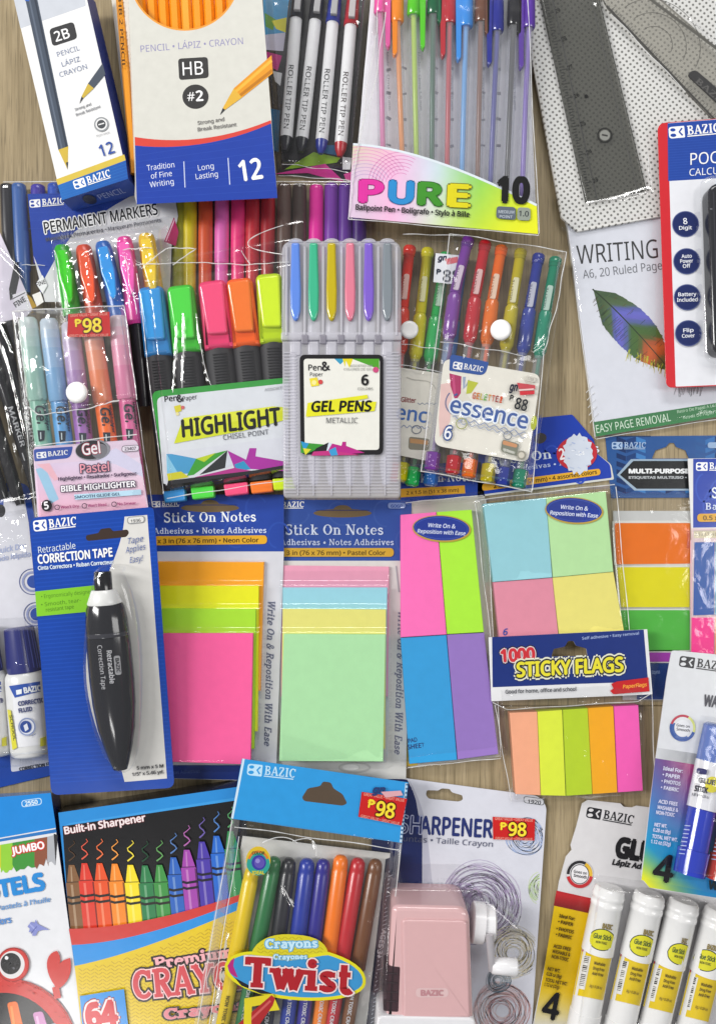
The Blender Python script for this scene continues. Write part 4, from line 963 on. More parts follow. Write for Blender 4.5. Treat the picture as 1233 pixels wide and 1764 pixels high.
# ---------------------------------------------------------------- five gel highlighters in pastel in a snap pouch
def rgb(c): return tuple(int(c[i:i+2], 16) for i in (0, 2, 4))
def pastel_pouch():
    t = thing('highlighter_pouch', 'snap pouch of five pastel gel highlighters with a pink and blue label card', 'highlighter pouch', 150, 710)
    Z = ZL(530, 22, 880, 14); dz = .0085
    zc = lambda y: Z(0, y)+.0062
    for (a, b, w, cap, body) in (((48, 548), (90, 872), 17, 'b6cfc8', '7fb5a0'), ((84, 550), (126, 872), 16.5, 'a8c2de', '5d9fd6'), ((121, 556), (160, 872), 16.5, 'c2aecb', '9a68b0'), ((158, 556), (204, 870), 16.5, 'eaa48c', 'ee6f2c'), ((203, 545), (240, 870), 16.5, 'e6a8bd', 'd9659a')):
        u = (Vector(b)-Vector(a)).normalized(); m = Vector(a).lerp(Vector(b), .44)
        g = G(0, 'plastic'); g.tube(tuple(m-u*20), b, zc(m.y), zc(b[1]), [(0, w*.88), (1, w*.92)], body, n=20); p = g.make('highlighter', t, 'pastel '+cn(body)+' highlighter')
        g = G(0, 'plastic'); g.tube(a, tuple(m), zc(a[1]), zc(m.y), [(0, w*.72, mixc(rgb(cap), (216, 220, 222), .62)), (.03, w*.9, mixc(rgb(cap), (216, 220, 222), .62)), (.14, w*.97, mixc(rgb(cap), (216, 220, 222), .6)), (.24, w, mixc(rgb(cap), (216, 220, 222), .3)), (.36, w, cap), (.6, w, mixc(rgb(cap), rgb(body), .25)), (.97, w*1.02, mixc(rgb(cap), rgb(body), .55)), (1, w*.95)], cap, n=20); cp = g.make('cap', p)
        zf = on_tube(tuple(m), b, zc(m.y), zc(b[1]), w*.91, 1, .0002)
        g = G(zf, 'card'); n = Vector((u.y, -u.x)); o = m+u*8
        g.text('Gel', tuple(o-n*7), tuple(o+u*34-n*7), 17, '28303a', bold=.02, shear=.2); g.text('Highlighter', tuple(o-u*2+n*9), tuple(o+u*46+n*9), 4.2, '2a3440', bold=.03)
        g.poly([tuple(o+u*42-n*8), tuple(o+u*62-n*8), tuple(o+u*60+n*2), tuple(o+u*44+n*5)], '2a323c'); g.line([tuple(o+u*46-n*3), tuple(o+u*58-n*4)], 2, 'b8c4c8'); g.line([tuple(o-u*38+n*7), tuple(o-u*10+n*7)], 2.6, '59636a'); g.make('lettering', p)
    # label card inside the front
    zl = lambda x, y: Z(x, y)+.0128
    g = G(zl, 'glossy_card'); q = rnd_poly([(57, 770), (236, 757), (257, 882), (66, 897)], 9)
    g.prism(q, zl, lambda x, y: zl(x, y)-.0005, 'dfc9dc')
    g.grad([(62, 800), (240, 788), (254, 876), (68, 892)], lambda u, v: mixc(mixc((216, 196, 222), (226, 214, 232), u), (240, 182, 202), v*.9), 4, 5)
    g.poly([(160, 790), (200, 772), (244, 800), (247, 822), (200, 800)], 'd3cfe6'); g.poly([(62, 808), (78, 804), (102, 860), (88, 868)], '9cc6e0'); g.poly([(64, 800), (86, 798), (102, 826), (94, 828), (80, 812)], 'e8b4c0')
    g.poly(rnd_poly([(58, 774), (126, 769), (122, 789), (60, 795)], [5, 2, 9, 2]), '2749a2'); logo(g, (64, 790), (118, 785), 10, bg='2749a2', bar=False)
    g.disc(160, 775, 30, 18, '8e8e96', -6); g.disc(158, 775, 27, 16, '222024', -6); g.disc(172, 777, 14, 12, '77757c', -30); g.text('Gel', (143, 784), (174, 780), 19, 'ece9ec', bold=.02, out='b0324a', ow=.03)
    g.poly(rnd_poly([(210, 768), (240, 766), (240, 777), (210, 779)], 5), '6b6570'); g.poly(rnd_poly([(211, 769), (239, 767), (239, 776), (211, 778)], 4.5), 'e2d8e4'); g.text('23407', (215, 776), (235, 774.5), 5, '4a4650', bold=.03)
    g.text('Pastel', (139, 815), (189, 811), 15, 'e79aa8', bold=.015, out='4a3a58', ow=.06)
    g.text('Highlighter • Resaltador • Surligneur', (101, 828), (236, 818), 5.6, '42304c', bold=.035)
    g.text('BIBLE HIGHLIGHTER', (106, 847), (234, 838), 9.5, 'f2eef4', bold=.03, out='4c4458', ow=.08)
    g.poly([(128, 852), (243, 843), (244, 852), (130, 861)], 'b3d4e6'); g.text('SMOOTH GLIDE GEL', (129, 859), (208, 853), 4.6, '3f5a74', bold=.03)
    g.disc(81, 871, 9, 10, '1e1c20'); g.text('5', (77, 877), (85, 876), 12, 'f0eef0', bold=.04)
    for x, s in ((99, "Won't Dry"), (146, "Won't Bleed"), (197, 'No Smear')):
        yy = 876-(x-99)*.055; g.ring(x, yy-2, 4, 4, 1.3, '4a3648'); g.text(s, (x+6, yy), (x+38, yy-2), 4.6, 'a84a78', bold=.03)
    g.make('label_card', t)
    price(t, [(118, 541), (189, 537), (191, 579), (116, 581)], lambda x, y: Z(x, y)+.0148)
    film_over(t, [(20, 534), (216, 524), (266, 882), (60, 900)], Z, 13.8, 'pouch_film', edge=(.07, .03, .06, .03), wr=.0013, freq=.7, seed=8, nu=80, nv=110,
              creases=[([(24, 538), (215, 526)], 3, 1.), ([(60, 768), (235, 750)], 2.5, .6), ([(60, 620), (62, 640), (84, 644)], 5, 1.6), ([(26, 590), (30, 620)], 3, 1.2)])
    Zf = lambda x, y: Z(x, y)+.0134
    film_over(t, [(22, 536), (215, 525), (236, 690), (46, 716)], Zf, 3.0, 'pouch_film', 'flap', edge=(.09, .02, .07, .09), wr=.0022, freq=.7, seed=9, nu=80, nv=70,
              creases=[([(50, 706), (70, 712), (150, 702), (206, 690)], 4, 1.6), ([(156, 680), (180, 684), (202, 664)], 5, 2.0), ([(62, 618), (66, 634), (82, 642)], 5, 1.8), ([(32, 560), (46, 590), (48, 690)], 3, 1.2), ([(180, 600), (196, 640)], 3, .8)])
    bead(t, [along((21, 536), (214, 526), 40, .8), along((48, 700), (66, 714), 6)+along((76, 714), (150, 704), 16, .8)+along((158, 702), (206, 689), 14, .8), along((22, 538), (44, 694), 24, .8), along((60, 768), (236, 748), 30, .5), along((214, 526), (236, 688), 24, .6)], lambda x, y: Z(x, y)+.0168, 1.15)
    for ln_ in (along((236, 692), (262, 866), 24, .5), along((44, 716), (62, 890), 24, .5)): bead(t, [ln_], lambda x, y: Z(x, y)+.006, 1.)
    g = G(0, 'plastic'); zb = Z(131, 675)+.0166
    c = W(131, 675, zb); 
    g.tube((131, 675), (131.001, 675), zb-.002, zb-.002, [(0, 1)], 'eeeeee') if False else None
    g.prism(ell(131, 675, 18.5, 18.5, 0, 28), zb+.0016, zb-.001, 'f0efed', bev=6); g.make('snap_button', t)
pastel_pouch()

# ---------------------------------------------------------------- chisel highlighters
def chisel_highlighters():
    t = thing('highlighter_pack', 'clear pack of fat black bodied chisel highlighters with blue, green, pink, orange and lime caps', 'highlighter pack', 375, 650)
    Zp = ZL(460, 21, 850, 11); zc = lambda y: Zp(0, y)
    caps = [((258, 492), (272, 612), 'xx', 24, '2f7fc0', '3c93d6'), ((309, 490), (322, 606), '', 25, '3fba33', '52d648'), ((364, 482), (378, 600), '', 26, 'e23a6e', 'f3527f'), ((411, 478), (424, 596), '', 24.5, 'f0601c', 'fb7a30'), ((462, 470), (471, 590), '', 24.5, 'b8d416', 'd0ea28')]
    for a, b, _, w, c, c2 in caps:
        u = (Vector(b)-Vector(a)).normalized(); n = Vector((-u.y, u.x)); e = Vector(b)+u*232
        g = G(0, 'rubber'); g.tube(tuple(Vector(b)-u*4), tuple(e), zc(b[1]), zc(e.y), [(0, w*.97), (.5, w*.95), (.92, w*.93), (1, w*.8)], '343336', n=20, flat=.62)
        for k in range(14):
            p = Vector(b)+u*(10+5*k)
            g.tube(tuple(p-n*w*.5), tuple(p+n*w*.5), zc(p.y)+w*S*.58, zc(p.y)+w*S*.58, [(0, .9), (1, .9)], '242427', n=5)
        p = g.make('highlighter', t, 'black highlighter with '+cn(c2)+' cap')
        g = G(0, 'plastic'); hw = w
        q = [tuple(Vector(a)+n*hw*.93), tuple(Vector(b)+n*hw), tuple(Vector(b)-n*hw), tuple(Vector(a)-n*hw*.93)]
        zt = lambda x, y: zc(y)+w*S*.66
        g.prism(rnd_poly(q, [12, 2, 2, 12]), zt, lambda x, y: zc(y)-w*S*.5, c, bev=8); cp = g.make('cap', p)
        g = G(0, 'shiny_plastic'); o = Vector(a)+n*1
        q = [tuple(o+n*hw*.82+u*6), tuple(o+n*hw*.66+u*92), tuple(o-n*hw*.68+u*94), tuple(o-n*hw*.8+u*4)]
        g.prism(rnd_poly(q, [6, 5, 5, 6]), lambda x, y: zc(y)+w*S*.66+.0028, lambda x, y: zc(y)+w*S*.5, c2, bev=3.5); g.make('clip', cp)
        g = G(0, 'plastic'); s0 = e+u*2; q = [tuple(s0+n*hw*.8), tuple(s0+n*hw*.75+u*20), tuple(s0-n*hw*.75+u*20), tuple(s0-n*hw*.8)]
        g.prism(rnd_poly(q, 3), lambda x, y: zc(y)+w*S*.42, lambda x, y: zc(y)-w*S*.4, c2, bev=2.5); g.make('tip_plug', p)
    zl = lambda x, y: zc(y)+.0072
    g = G(zl, 'glossy_card')
    q = rnd_poly([(261, 674), (497, 650), (497, 806), (286, 836)], [14, 0, 0, 5]); g.prism(q, zl, lambda x, y: zl(x, y)-.0005, '3c9a44')
    g.poly(rnd_poly([(270, 684), (497, 660), (497, 806), (282, 834)], [12, 0, 0, 3]), 'd9dce2')
    g.poly([(283, 780), (497, 752), (497, 806), (286, 836)], 'd6d8e0')
    T = [([(287, 782), (296, 782), (338, 790), (332, 816), (288, 816)], '4a9ac8'), ([(287, 782), (310, 820), (288, 818)], '86c2de'), ([(338, 790), (382, 778), (392, 776), (334, 818), (322, 820)], '3f9c34'), ([(338, 790), (372, 780), (352, 796)], 'b9cc2c'),
         ([(344, 818), (392, 776), (388, 806)], '2c3032'), ([(388, 806), (392, 776), (404, 800)], 'cdd3dc'), ([(392, 776), (424, 792), (430, 772), (442, 772), (440, 786), (497, 796), (497, 812), (404, 806)], 'a8309c'), ([(404, 800), (420, 794), (432, 808), (408, 812)], '2f94c0'),
         ([(288, 816), (312, 812), (326, 822), (290, 828)], 'cdc62c'), ([(336, 822), (404, 806), (440, 812), (338, 826)], 'b23488'), ([(290, 828), (340, 822), (440, 810), (497, 800), (497, 808), (288, 836)], '26262a')]
    for p, c in T: g.poly(p, c)
    g.text('Pen', (284, 692), (306, 690), 9.5, '2a2a2e', bold=.02); g.text('Paper', (316, 691), (340, 687), 8, '3a3a40', bold=0); g.text('&', (306, 693), (317, 691), 12, '2a2a2e', bold=.03)
    g.poly([(300, 700), (311, 697), (313, 708), (303, 711)], 'd8cc3a'); g.disc(315, 702, 3.2, 3.2, 'd06a6a'); g.disc(306, 713, 3, 3, 'e6dca0')
    g.poly([(300, 764), (316, 720), (470, 700), (497, 702), (497, 722), (420, 742)], 'd3da2c'); g.poly([(316, 720), (470, 700), (496, 706), (330, 742)], 'dde242')
    g.text('HIGHLIGHT', (314, 753), (486, 731), 29, '1c1c1a', bold=.035, shear=.06); g.text('CHISEL POINT', (385, 758), (463, 748), 8.5, '4c4e56', bold=0); g.text('ASSORTED', (456, 674), (496, 669), 4.5, '85858c')
    g.make('label_card', t)
    bead(t, [along((234, 456), (330, 452), 20, .5)+along((336, 452), (420, 456), 16, .6)+along((426, 456), (498, 451), 12, .5), bez((486, 438), (420, 430), (404, 420), (440, 402), (488, 388), n=30), bez((416, 432), (422, 444), (432, 456), n=10),
              bez((305, 556), (306, 600), (300, 640), (298, 676), n=16), bez((318, 545), (318, 600), (314, 640), (314, 668), n=14), bez((338, 540), (344, 590), (352, 640), (364, 664), n=16), along((236, 470), (282, 850), 50, .8), along((288, 858), (498, 826), 26, .8)], lambda x, y: zc(y)+.0098, .95)
    film_over(t, [(232, 454), (500, 410), (500, 824), (284, 862)], lambda x, y: zc(y)-.006, 15.5, edge=(.08, .12, 0, .05), wr=.0012, freq=.9, seed=10, nu=110, nv=130,
              creases=[([(306, 560), (302, 640), (300, 672)], 2.2, 1.4), ([(318, 540), (316, 660)], 2.2, 1.4), ([(340, 545), (350, 620), (362, 664)], 2.2, 1.3), ([(240, 470), (240, 560)], 2.6, 1), ([(390, 440), (440, 410), (496, 396)], 3.2, 2.0), ([(418, 430), (450, 446)], 3, 1.6), ([(330, 470), (420, 462)], 2.6, 1.2), ([(262, 500), (296, 830)], 2.6, .8)])
chisel_highlighters()

# ---------------------------------------------------------------- clear hard case of metallic gel pens
def gel_case():
    t = thing('pen_case', 'frosted clear hard case of six metallic gel pens with a black framed label', 'pen case', 588, 640)
    z0, z1 = .013, .029
    xs = (509, 540, 571, 603, 635, 667); cs = ('5f86d8', '3fae86', 'bba81c', 'd6788e', '7a5cc2', '7d858c'); c2 = ('86a6ea', '66c8a4', 'd4c23e', 'e696aa', '9a7edc', '9aa2a8')
    for x, c, d in zip(xs, cs, c2):
        xt = x+(x-588)*-.0; e = (588+(x-588)*.97, 835)
        g = G(0, 'plastic'); g.tube((x, 500), e, .022, .022, [(0, 11), (.9, 11), (1, 6)], 'dfdfe4', n=14); p = g.make('pen', t, cn(d)+' metallic pen')
        g = G(0, 'shiny_plastic'); g.tube((x, 416), (x, 545), .022, .022, [(0, 7.5), (.03, 9), (1, 9.4)], d, n=16); cp = g.make('cap', p)
        g = G(0, 'shiny_plastic'); o = [(x-6.8, 418), (x+6.8, 418), (x+7.6, 450), (x+9.2, 500), (x+8.4, 535), (x+4.5, 549), (x, 553), (x-4.5, 549), (x-8.4, 535), (x-9.2, 500), (x-7.6, 450)]
        g.prism(rnd_poly(o, 3), .0318, .0285, c, bev=3.2); g.make('clip', cp)
    # hard shell: hinged lid above, ribbed tray below
    g = G(0, 'frosted')
    lid = rnd_poly([(485, 414), (691, 414), (691, 582), (485, 582)], [20, 20, 0, 0]); g.prism(lid, .0295, z0, 'e2e1e8', bev=5)
    for x in [493.5+31.6*k for k in range(7)]: g.prism(rnd_poly([(x-2.2, 424), (x+2.2, 424), (x+2.2, 578), (x-2.2, 578)], 2), .0308, .0292, 'e2e1e8', bev=1.2)
    for x in xs:
        top = ell(x, 417, 13, 7, 0, 14, 180, 360); g.prism(top, .0302, .022, 'e2e1e8', bev=1.5)
    g.prism(rnd_poly([(484, 572), (692, 572), (692, 586), (484, 586)], 3), .0304, .026, 'e2e1e8', bev=2)
    for x in xs[:-1]: g.prism(rnd_poly([(x+10, 576), (x+22, 576), (x+22, 592), (x+10, 592)], 3), .0312, .028, 'b2afba', bev=2)
    g.make('lid', t)
    g = G(0, 'frosted')
    tray = rnd_poly([(486, 587), (691, 587), (690, 858), (488, 858)], [0, 0, 8, 8]); g.prism(tray, .0295, z0, 'e2e1e8', bev=4)
    y = 606.
    while y < 852:
        for a, b in ((489, 511), (665, 687)): g.prism([(a, y), (b, y), (b, y+2.6), (a, y+2.6)], .0303, .0293, 'e2e1e8', bev=.9)
        if y > 786: g.prism([(513, y), (663, y), (663, y+2.2), (513, y+2.2)], .0301, .0293, 'e2e1e8', bev=.8)
        y += 5.6
    for x in xs: g.prism(rnd_poly([(x-9, 588), (x+9, 588), (x+9, 612), (x-9, 612)], 3), .0303, .029, 'e2e1e8', bev=2)
    for x in (513, 540, 571, 603, 635, 663): g.prism([(x-1.4, 786), (x+1.4, 786), (x+1.4, 854), (x-1.4, 854)], .0304, .0293, 'e2e1e8', bev=.8)
    g.make('tray', t)
    zl = .0306; g = G(zl, 'glossy_card')
    g.prism(rnd_poly([(516, 611), (660, 611), (660, 783), (518, 783)], 10), zl, zl-.0006, '201f21'); 
    g.poly(rnd_poly([(523, 618), (654, 618), (653, 775), (525, 775)], 6), 'deddd5')
    for p, c in (([(576, 618), (596, 618), (586, 628)], '3a94b8'), ([(594, 618), (608, 618), (602, 634)], 'd8cc2a'), ([(606, 618), (653, 618), (653, 636)], '4e9a2c'), ([(590, 618), (596, 618), (594, 632)], 'd8cc2a'),
                 ([(518, 762), (562, 766), (530, 781), (518, 780)], '3d8f34'), ([(518, 760), (532, 764), (524, 778)], '2f8ec0'), ([(545, 772), (566, 762), (572, 780), (535, 783)], '262628'), ([(566, 762), (572, 764), (578, 784), (562, 778)], 'c9d2e0'), ([(572, 764), (588, 768), (590, 761), (596, 761), (596, 768), (628, 780), (560, 785)], 'b02a80'), ([(540, 778), (572, 776), (620, 784), (536, 785)], 'b8357a'), ([(522, 772), (536, 774), (526, 784)], 'd0ca34'), ([(566, 776), (578, 770), (582, 784), (570, 785)], '3c94c8')): g.poly(p, c)
    g.text('Pen', (531, 638), (554, 638), 10, '262628', bold=.015); g.text('Paper', (534, 648), (556, 648), 6.5, '38383c'); g.text('&', (555, 639), (569, 637), 15, '262628', bold=.03)
    g.poly([(533, 652), (546, 650), (550, 664), (536, 666)], 'e0cf3a'); g.disc(552, 658, 4, 4, 'c84a4a'); g.disc(541, 659, 4, 4, 'e9df94'); g.disc(647, 637, 5, 5, 'c04a78')
    g.text('ASSORTED INK', (602, 632), (642, 632), 4, '8e8e88'); g.text('COLORES DE GEL', (592, 638), (642, 638), 4, '8e8e88')
    g.text('6', (622, 663), (635, 663), 17, '232323', bold=.04); g.text('COLORS', (616, 672), (642, 672), 4.5, '6b6b68')
    g.poly([(527, 716), (530, 694), (632, 680), (634, 686), (600, 692), (648, 692), (645, 708), (528, 718)], 'd9d72a')
    g.text('GEL PENS', (536, 709), (641, 708), 17.5, '1c1c18', bold=.04, shear=.14); g.text('METALLIC', (562, 729), (616, 729), 9.5, '56565a', bold=.0)
    g.make('label', t)
gel_case()

# ---------------------------------------------------------------- glitter gel pens in snap pouches
def snap(t, x, y, r, z, c='efeeec'):
    g = G(0, 'plastic'); g.prism(ell(x, y, r, r, 0, 28), z+.0016, z-.001, c, bev=r*.3); g.make('snap_button', t)
def essence_card(t, q, zl, full=True):
    P = lambda u, v: L2(L2(q[0], q[1], u), L2(q[3], q[2], u), v)
    g = G(zl, 'glossy_card'); z0 = zl if callable(zl) else (lambda x, y: zl)
    g.prism(rnd_poly(q, 15), zl, lambda x, y: z0(x, y)-.0005, 'e9e5da')
    g.poly([P(.1, .28), P(.17, .24), P(.4, .5), P(.95, .62), P(.94, .66), P(.3, .6)], 'dfdacd')
    g.poly([P(.0, .3), P(.12, .25), P(.14, .7), P(.05, .9), P(.02, .7)], 'e5c2bd') if full else None
    # brush strokes
    g.poly([P(.075, .16), P(.20, .17), P(.215, .36), P(.17, .46), P(.10, .30)], 'b02a62'); g.line([P(.115, .17), P(.16, .42)], 4, 'c8457c'); g.line([P(.23, .17), P(.24, .3), P(.29, .2)], 5, '9aa8c0'); g.poly([P(.27, .2), P(.38, .21), P(.32, .34), P(.27, .36)], 'bcc238')
    g.line(bez(P(.10, .38), P(.03, .5), P(.09, .62), P(.2, .62), n=10), 2, '5a6690'); g.disc(*P(1.0, .55), 5, 13, 'b2ba28', 8)
    tab = rnd_poly([P(.06, -.06), P(.46, -.04), P(.44, .12), P(.07, .13)], [8, 3, 12, 2]); g.poly(tab, '26519c'); logo(g, P(.1, .10), P(.41, .10), 12, bg='26519c', bar=False)
    a, b = P(.14, .52), P(.94, .50)
    g.text('essence', P(.115, .59), P(.935, .63), 28, '3a5b9e', bold=.02, out='e6ebf2', ow=.06)
    g.line([P(.15, .40), P(.18, .375)], 3, '3a5b9e')
    for k, (ch, c) in enumerate(zip('GELETTE!', ('c8502a', 'd07a2c', 'c9b23a', '6aa84a', 'd08a30', 'c8502a', '9a3a3a', 'c8502a'))):
        g.text(ch, P(.335+k*.04, .395-k*.001), P(.366+k*.04, .396-k*.001), 10.5, c, bold=.03)
    # flourish lines
    g.line([P(u, .64+.05*u+.018*math.sin(u*60)) for u in [.16+.77*i/60 for i in range(61)]], 1.8, '8d97b0'); g.line([P(u, .68+.05*u+.016*math.sin(u*70+1)) for u in [.2+.73*i/60 for i in range(61)]], 1.4, '9aa3b8')
    g.ring(*P(.26, .70), 9, 9, 1.6, '9a9f62'); g.ring(*P(.75, .74), 7, 7, 1.5, '6d7480'); g.ring(*P(.86, .82), 5, 5, 1.2, 'a8a59a')
    g.text('6', P(.09, .90), P(.165, .90), 21, 'e8e9ec', bold=.02, out='35508c', ow=.07)
    bq = rnd_poly([P(.70, .79), P(.88, .81), P(.87, .95), P(.70, .93)], 6); g.poly(bq, '75786a'); g.poly(rnd_poly([P(.71, .80), P(.865, .82), P(.86, .86), P(.71, .85)], 3), 'c08a62'); g.line([P(.72, .9), P(.85, .92)], 4, 'a9a9a0'); g.text('0.7mm', P(.73, .925), P(.83, .935), 5, 'd8d8d0'); g.disc(*P(.92, .93), 8, 8, '8f8c80'); g.disc(*P(.92, .93), 5, 5, 'c8c2b4')
    if full:
        g.text('88', P(.775, .425), P(.905, .435), 19, '1e2228', bold=.024); peso(g, P(.715, .345), P(.75, .35), 10, '1e2228')
        g.poly([P(.77, .135), P(.96, .13), P(.965, .17), P(.80, .20)], 'c04a52'); g.poly([P(.81, .225), P(.96, .19), P(.965, .23), P(.82, .27)], 'c8323c'); g.line([P(.80, .215), P(.95, .175)], 2.4, 'e8c6c4'); g.text('gn', P(.70, .235), P(.79, .225), 13, '2a2c3c', bold=.05, shear=.3)
        g.poly(rnd_poly([P(.85, .035), P(.955, .04), P(.95, .10), P(.85, .095)], 5), 'c8c4ba'); g.text('1788', P(.87, .085), P(.935, .088), 5, '8a867e')
    g.make('label_card', t)
def gel_pen(t, top, mid, bot, c, dark, zc, r=10.5):
    """crystal barrel: clear cap end with a white printed patch, coloured glitter grip, slim refill"""
    u = (Vector(mid)-Vector(top)).normalized(); v = (Vector(bot)-Vector(mid)).normalized()
    z = lambda p: zof(zc, p[0], p[1])
    L = (Vector(bot)-Vector(mid)).length; g1, g2 = tuple(Vector(mid)+v*84), tuple(Vector(bot)-v*34)
    g = G(0, 'clear_tube'); g.tube(tuple(Vector(mid)+v*80), bot, z(mid), z(bot), [(0, r*.8), (.1, r*.8), (1, r*.85)], 'eceef2', n=14); p = g.make('pen', t, cn(c)+' gel pen')
    g = G(0, 'tinted'); g.tube(mid, g1, z(mid), z(mid), [(0, r*.8), (.08, r*1.12), (.5, r*1.2), (.85, r*1.15), (.9, r*.95), (1, r*.6)], mixc(rgb(c), (255, 255, 255), .1), n=14)
    for k in range(26):
        q = Vector(mid)+v*rnd.uniform(10, 76)+Vector((-v.y, v.x))*rnd.uniform(-.75, .75)*r; h = z(q)+r*S*.95; e = rnd.uniform(.7, 1.5)
        g.prism(ell(q.x, q.y, e, e*.8, rnd.uniform(0, 180), 5), h, h-.0006, mixc(rgb(c), (255, 255, 255), rnd.choice((.15, .4, .7))), mat='shiny_plastic')
    g.make('grip', p)
    g = G(0, 'tinted'); g.tube(g2, bot, z(bot), z(bot), [(0, r*.95), (.05, r*1.2), (.9, r*1.15), (1, r*.7)], c, n=6)
    for k in range(8):
        q = Vector(g2)+v*rnd.uniform(4, 30)+Vector((-v.y, v.x))*rnd.uniform(-.7, .7)*r; h = z(q)+r*S*1.02; g.prism(ell(q.x, q.y, 1.6, 1.2, 0, 5), h, h-.0006, mixc(rgb(c), (255, 255, 255), .45), mat='shiny_plastic')
    g.make('end_plug', p)
    g = G(0, 'plastic'); g.tube(tuple(Vector(top)+u*10), tuple(Vector(mid)+v*(L-36)), z(top), z(bot), [(0, r*.34), (1, r*.34)], dark, n=8); g.make('refill', p)
    g = G(0, 'tinted'); g.tube(top, tuple(Vector(mid)+u*2), z(top), z(mid), [(0, r*.8), (.03, r*1.05), (.11, r*1.05), (.13, r*.86), (.6, r*.88), (.98, r*.92), (1, r*.7)], c, n=14)
    g.tube(tuple(Vector(top)+u*1), tuple(Vector(top)+u*17), z(top), z(top), [(0, r*.7), (.1, r), (1, r*.98)], dark, n=14, mat='shiny_plastic')
    cp = g.make('cap', p)
    n = Vector((-u.y, u.x)); o = Vector(top)+u*48; q = [tuple(o+n*4.8), tuple(o+n*4.8+u*44), tuple(o-n*5+u*44), tuple(o-n*5)]
    zt = lambda x, y: zof(zc, x, y)+r*S*1.02
    g = G(zt, 'card'); g.prism(rnd_poly(q, 3.5), zt, lambda x, y: zof(zc, x, y)+r*S*.2, mixc((222, 220, 214), [int(c[i:i+2], 16) for i in (0, 2, 4)], .22), bev=.8)
    g.z = lambda x, y: zof(zc, x, y)+r*S*1.03; g.text('GELETTE', tuple(o+u*41-n*-3), tuple(o+u*5-n*-3), 5, mixc((120, 110, 110), [int(dark[i:i+2], 16) for i in (0, 2, 4)], .5), bold=.02); g.make('clip', cp)
def essence_rear():
    t = thing('gel_pen_pouch', 'snap pouch of glitter gel pens half hidden behind the frosted pen case', 'gel pen pouch', 715, 620)
    zc = .0068
    for a, m, b, c, d in (((706, 424), (694, 530), (676, 830), 'f23018', 'e02a14'), ((737, 428), (724, 540), (690, 830), 'e8dc10', 'd0c80a'), ((768, 436), (751, 545), (708, 838), '2cc460', '18a848'), ((798, 440), (782, 550), (740, 838), '3a7ad0', '2a60b0')):
        gel_pen(t, a, m, b, c, d, zc)
    q = [(640, 626), (764, 644), (746, 796), (636, 774)]
    g = G(.0128, 'glossy_card'); g.prism(q, .0128, .0123, 'e4e0d4')
    P = lambda x, y: (x, y)
    g.text('Glitter', (690, 692), (716, 694), 8, '8a3a3a', bold=.04); g.line([(719+4*i, 694+(i % 2)*3) for i in range(9)], 1.6, '8f97a4')
    g.text('enc', (681, 721), (734, 728), 24, '3a68ae', bold=.02); g.line([(688+1.6*i, 734+.1*i+2*math.sin(i)) for i in range(32)], 1.6, '8f9ab4'); g.ring(717, 740, 8, 7, 1.6, '6d7480')
    g.poly(rnd_poly([(704, 752), (740, 756), (738, 776), (703, 774)], 5), '85806e'); g.poly([(706, 755), (737, 759), (736, 766), (706, 763)], 'bd8c58'); g.line(bez((700, 650), (720, 660), (740, 648), (750, 670)), 1.4, 'b9b5aa')
    g.make('label_card', t)
    zs = .0155; g = G(zs, 'glossy_card'); g.poly([(750, 436), (793, 440), (788, 490), (746, 486)], 'd4d6dc')
    g.text('gn', (753, 449), (770, 448), 9, '262a40', bold=.05, shear=.3); g.poly([(766, 446), (788, 442), (788, 452), (770, 456)], 'c9616a'); g.text('88', (762, 485), (792, 486), 20, '2c3444', bold=.02); peso(g, (751, 472), (758, 473), 9, '2c3444'); g.make('price_sticker', t)
    film_over(t, [(650, 400), (800, 404), (772, 830), (640, 815)], .002, 12.2, 'pouch_film', edge=(.06, .03, .08, .04), wr=.0016, freq=1.0, seed=12, nu=70, nv=120,
              creases=[([(692, 432), (704, 446), (700, 500)], 3, 1.3), ([(716, 480), (708, 560)], 2.5, 1), ([(740, 530), (750, 560)], 3, 1.2), ([(736, 620), (726, 640)], 2.5, 1), ([(690, 628), (764, 640)], 2.5, .8)])
    bead(t, [along((694, 403), (798, 406), 22, .5), along((692, 592), (770, 604), 16, 1), along((690, 628), (764, 642), 12, .6)], .0152, 1.)
    snap(t, 705, 567, 15.5, .0156)
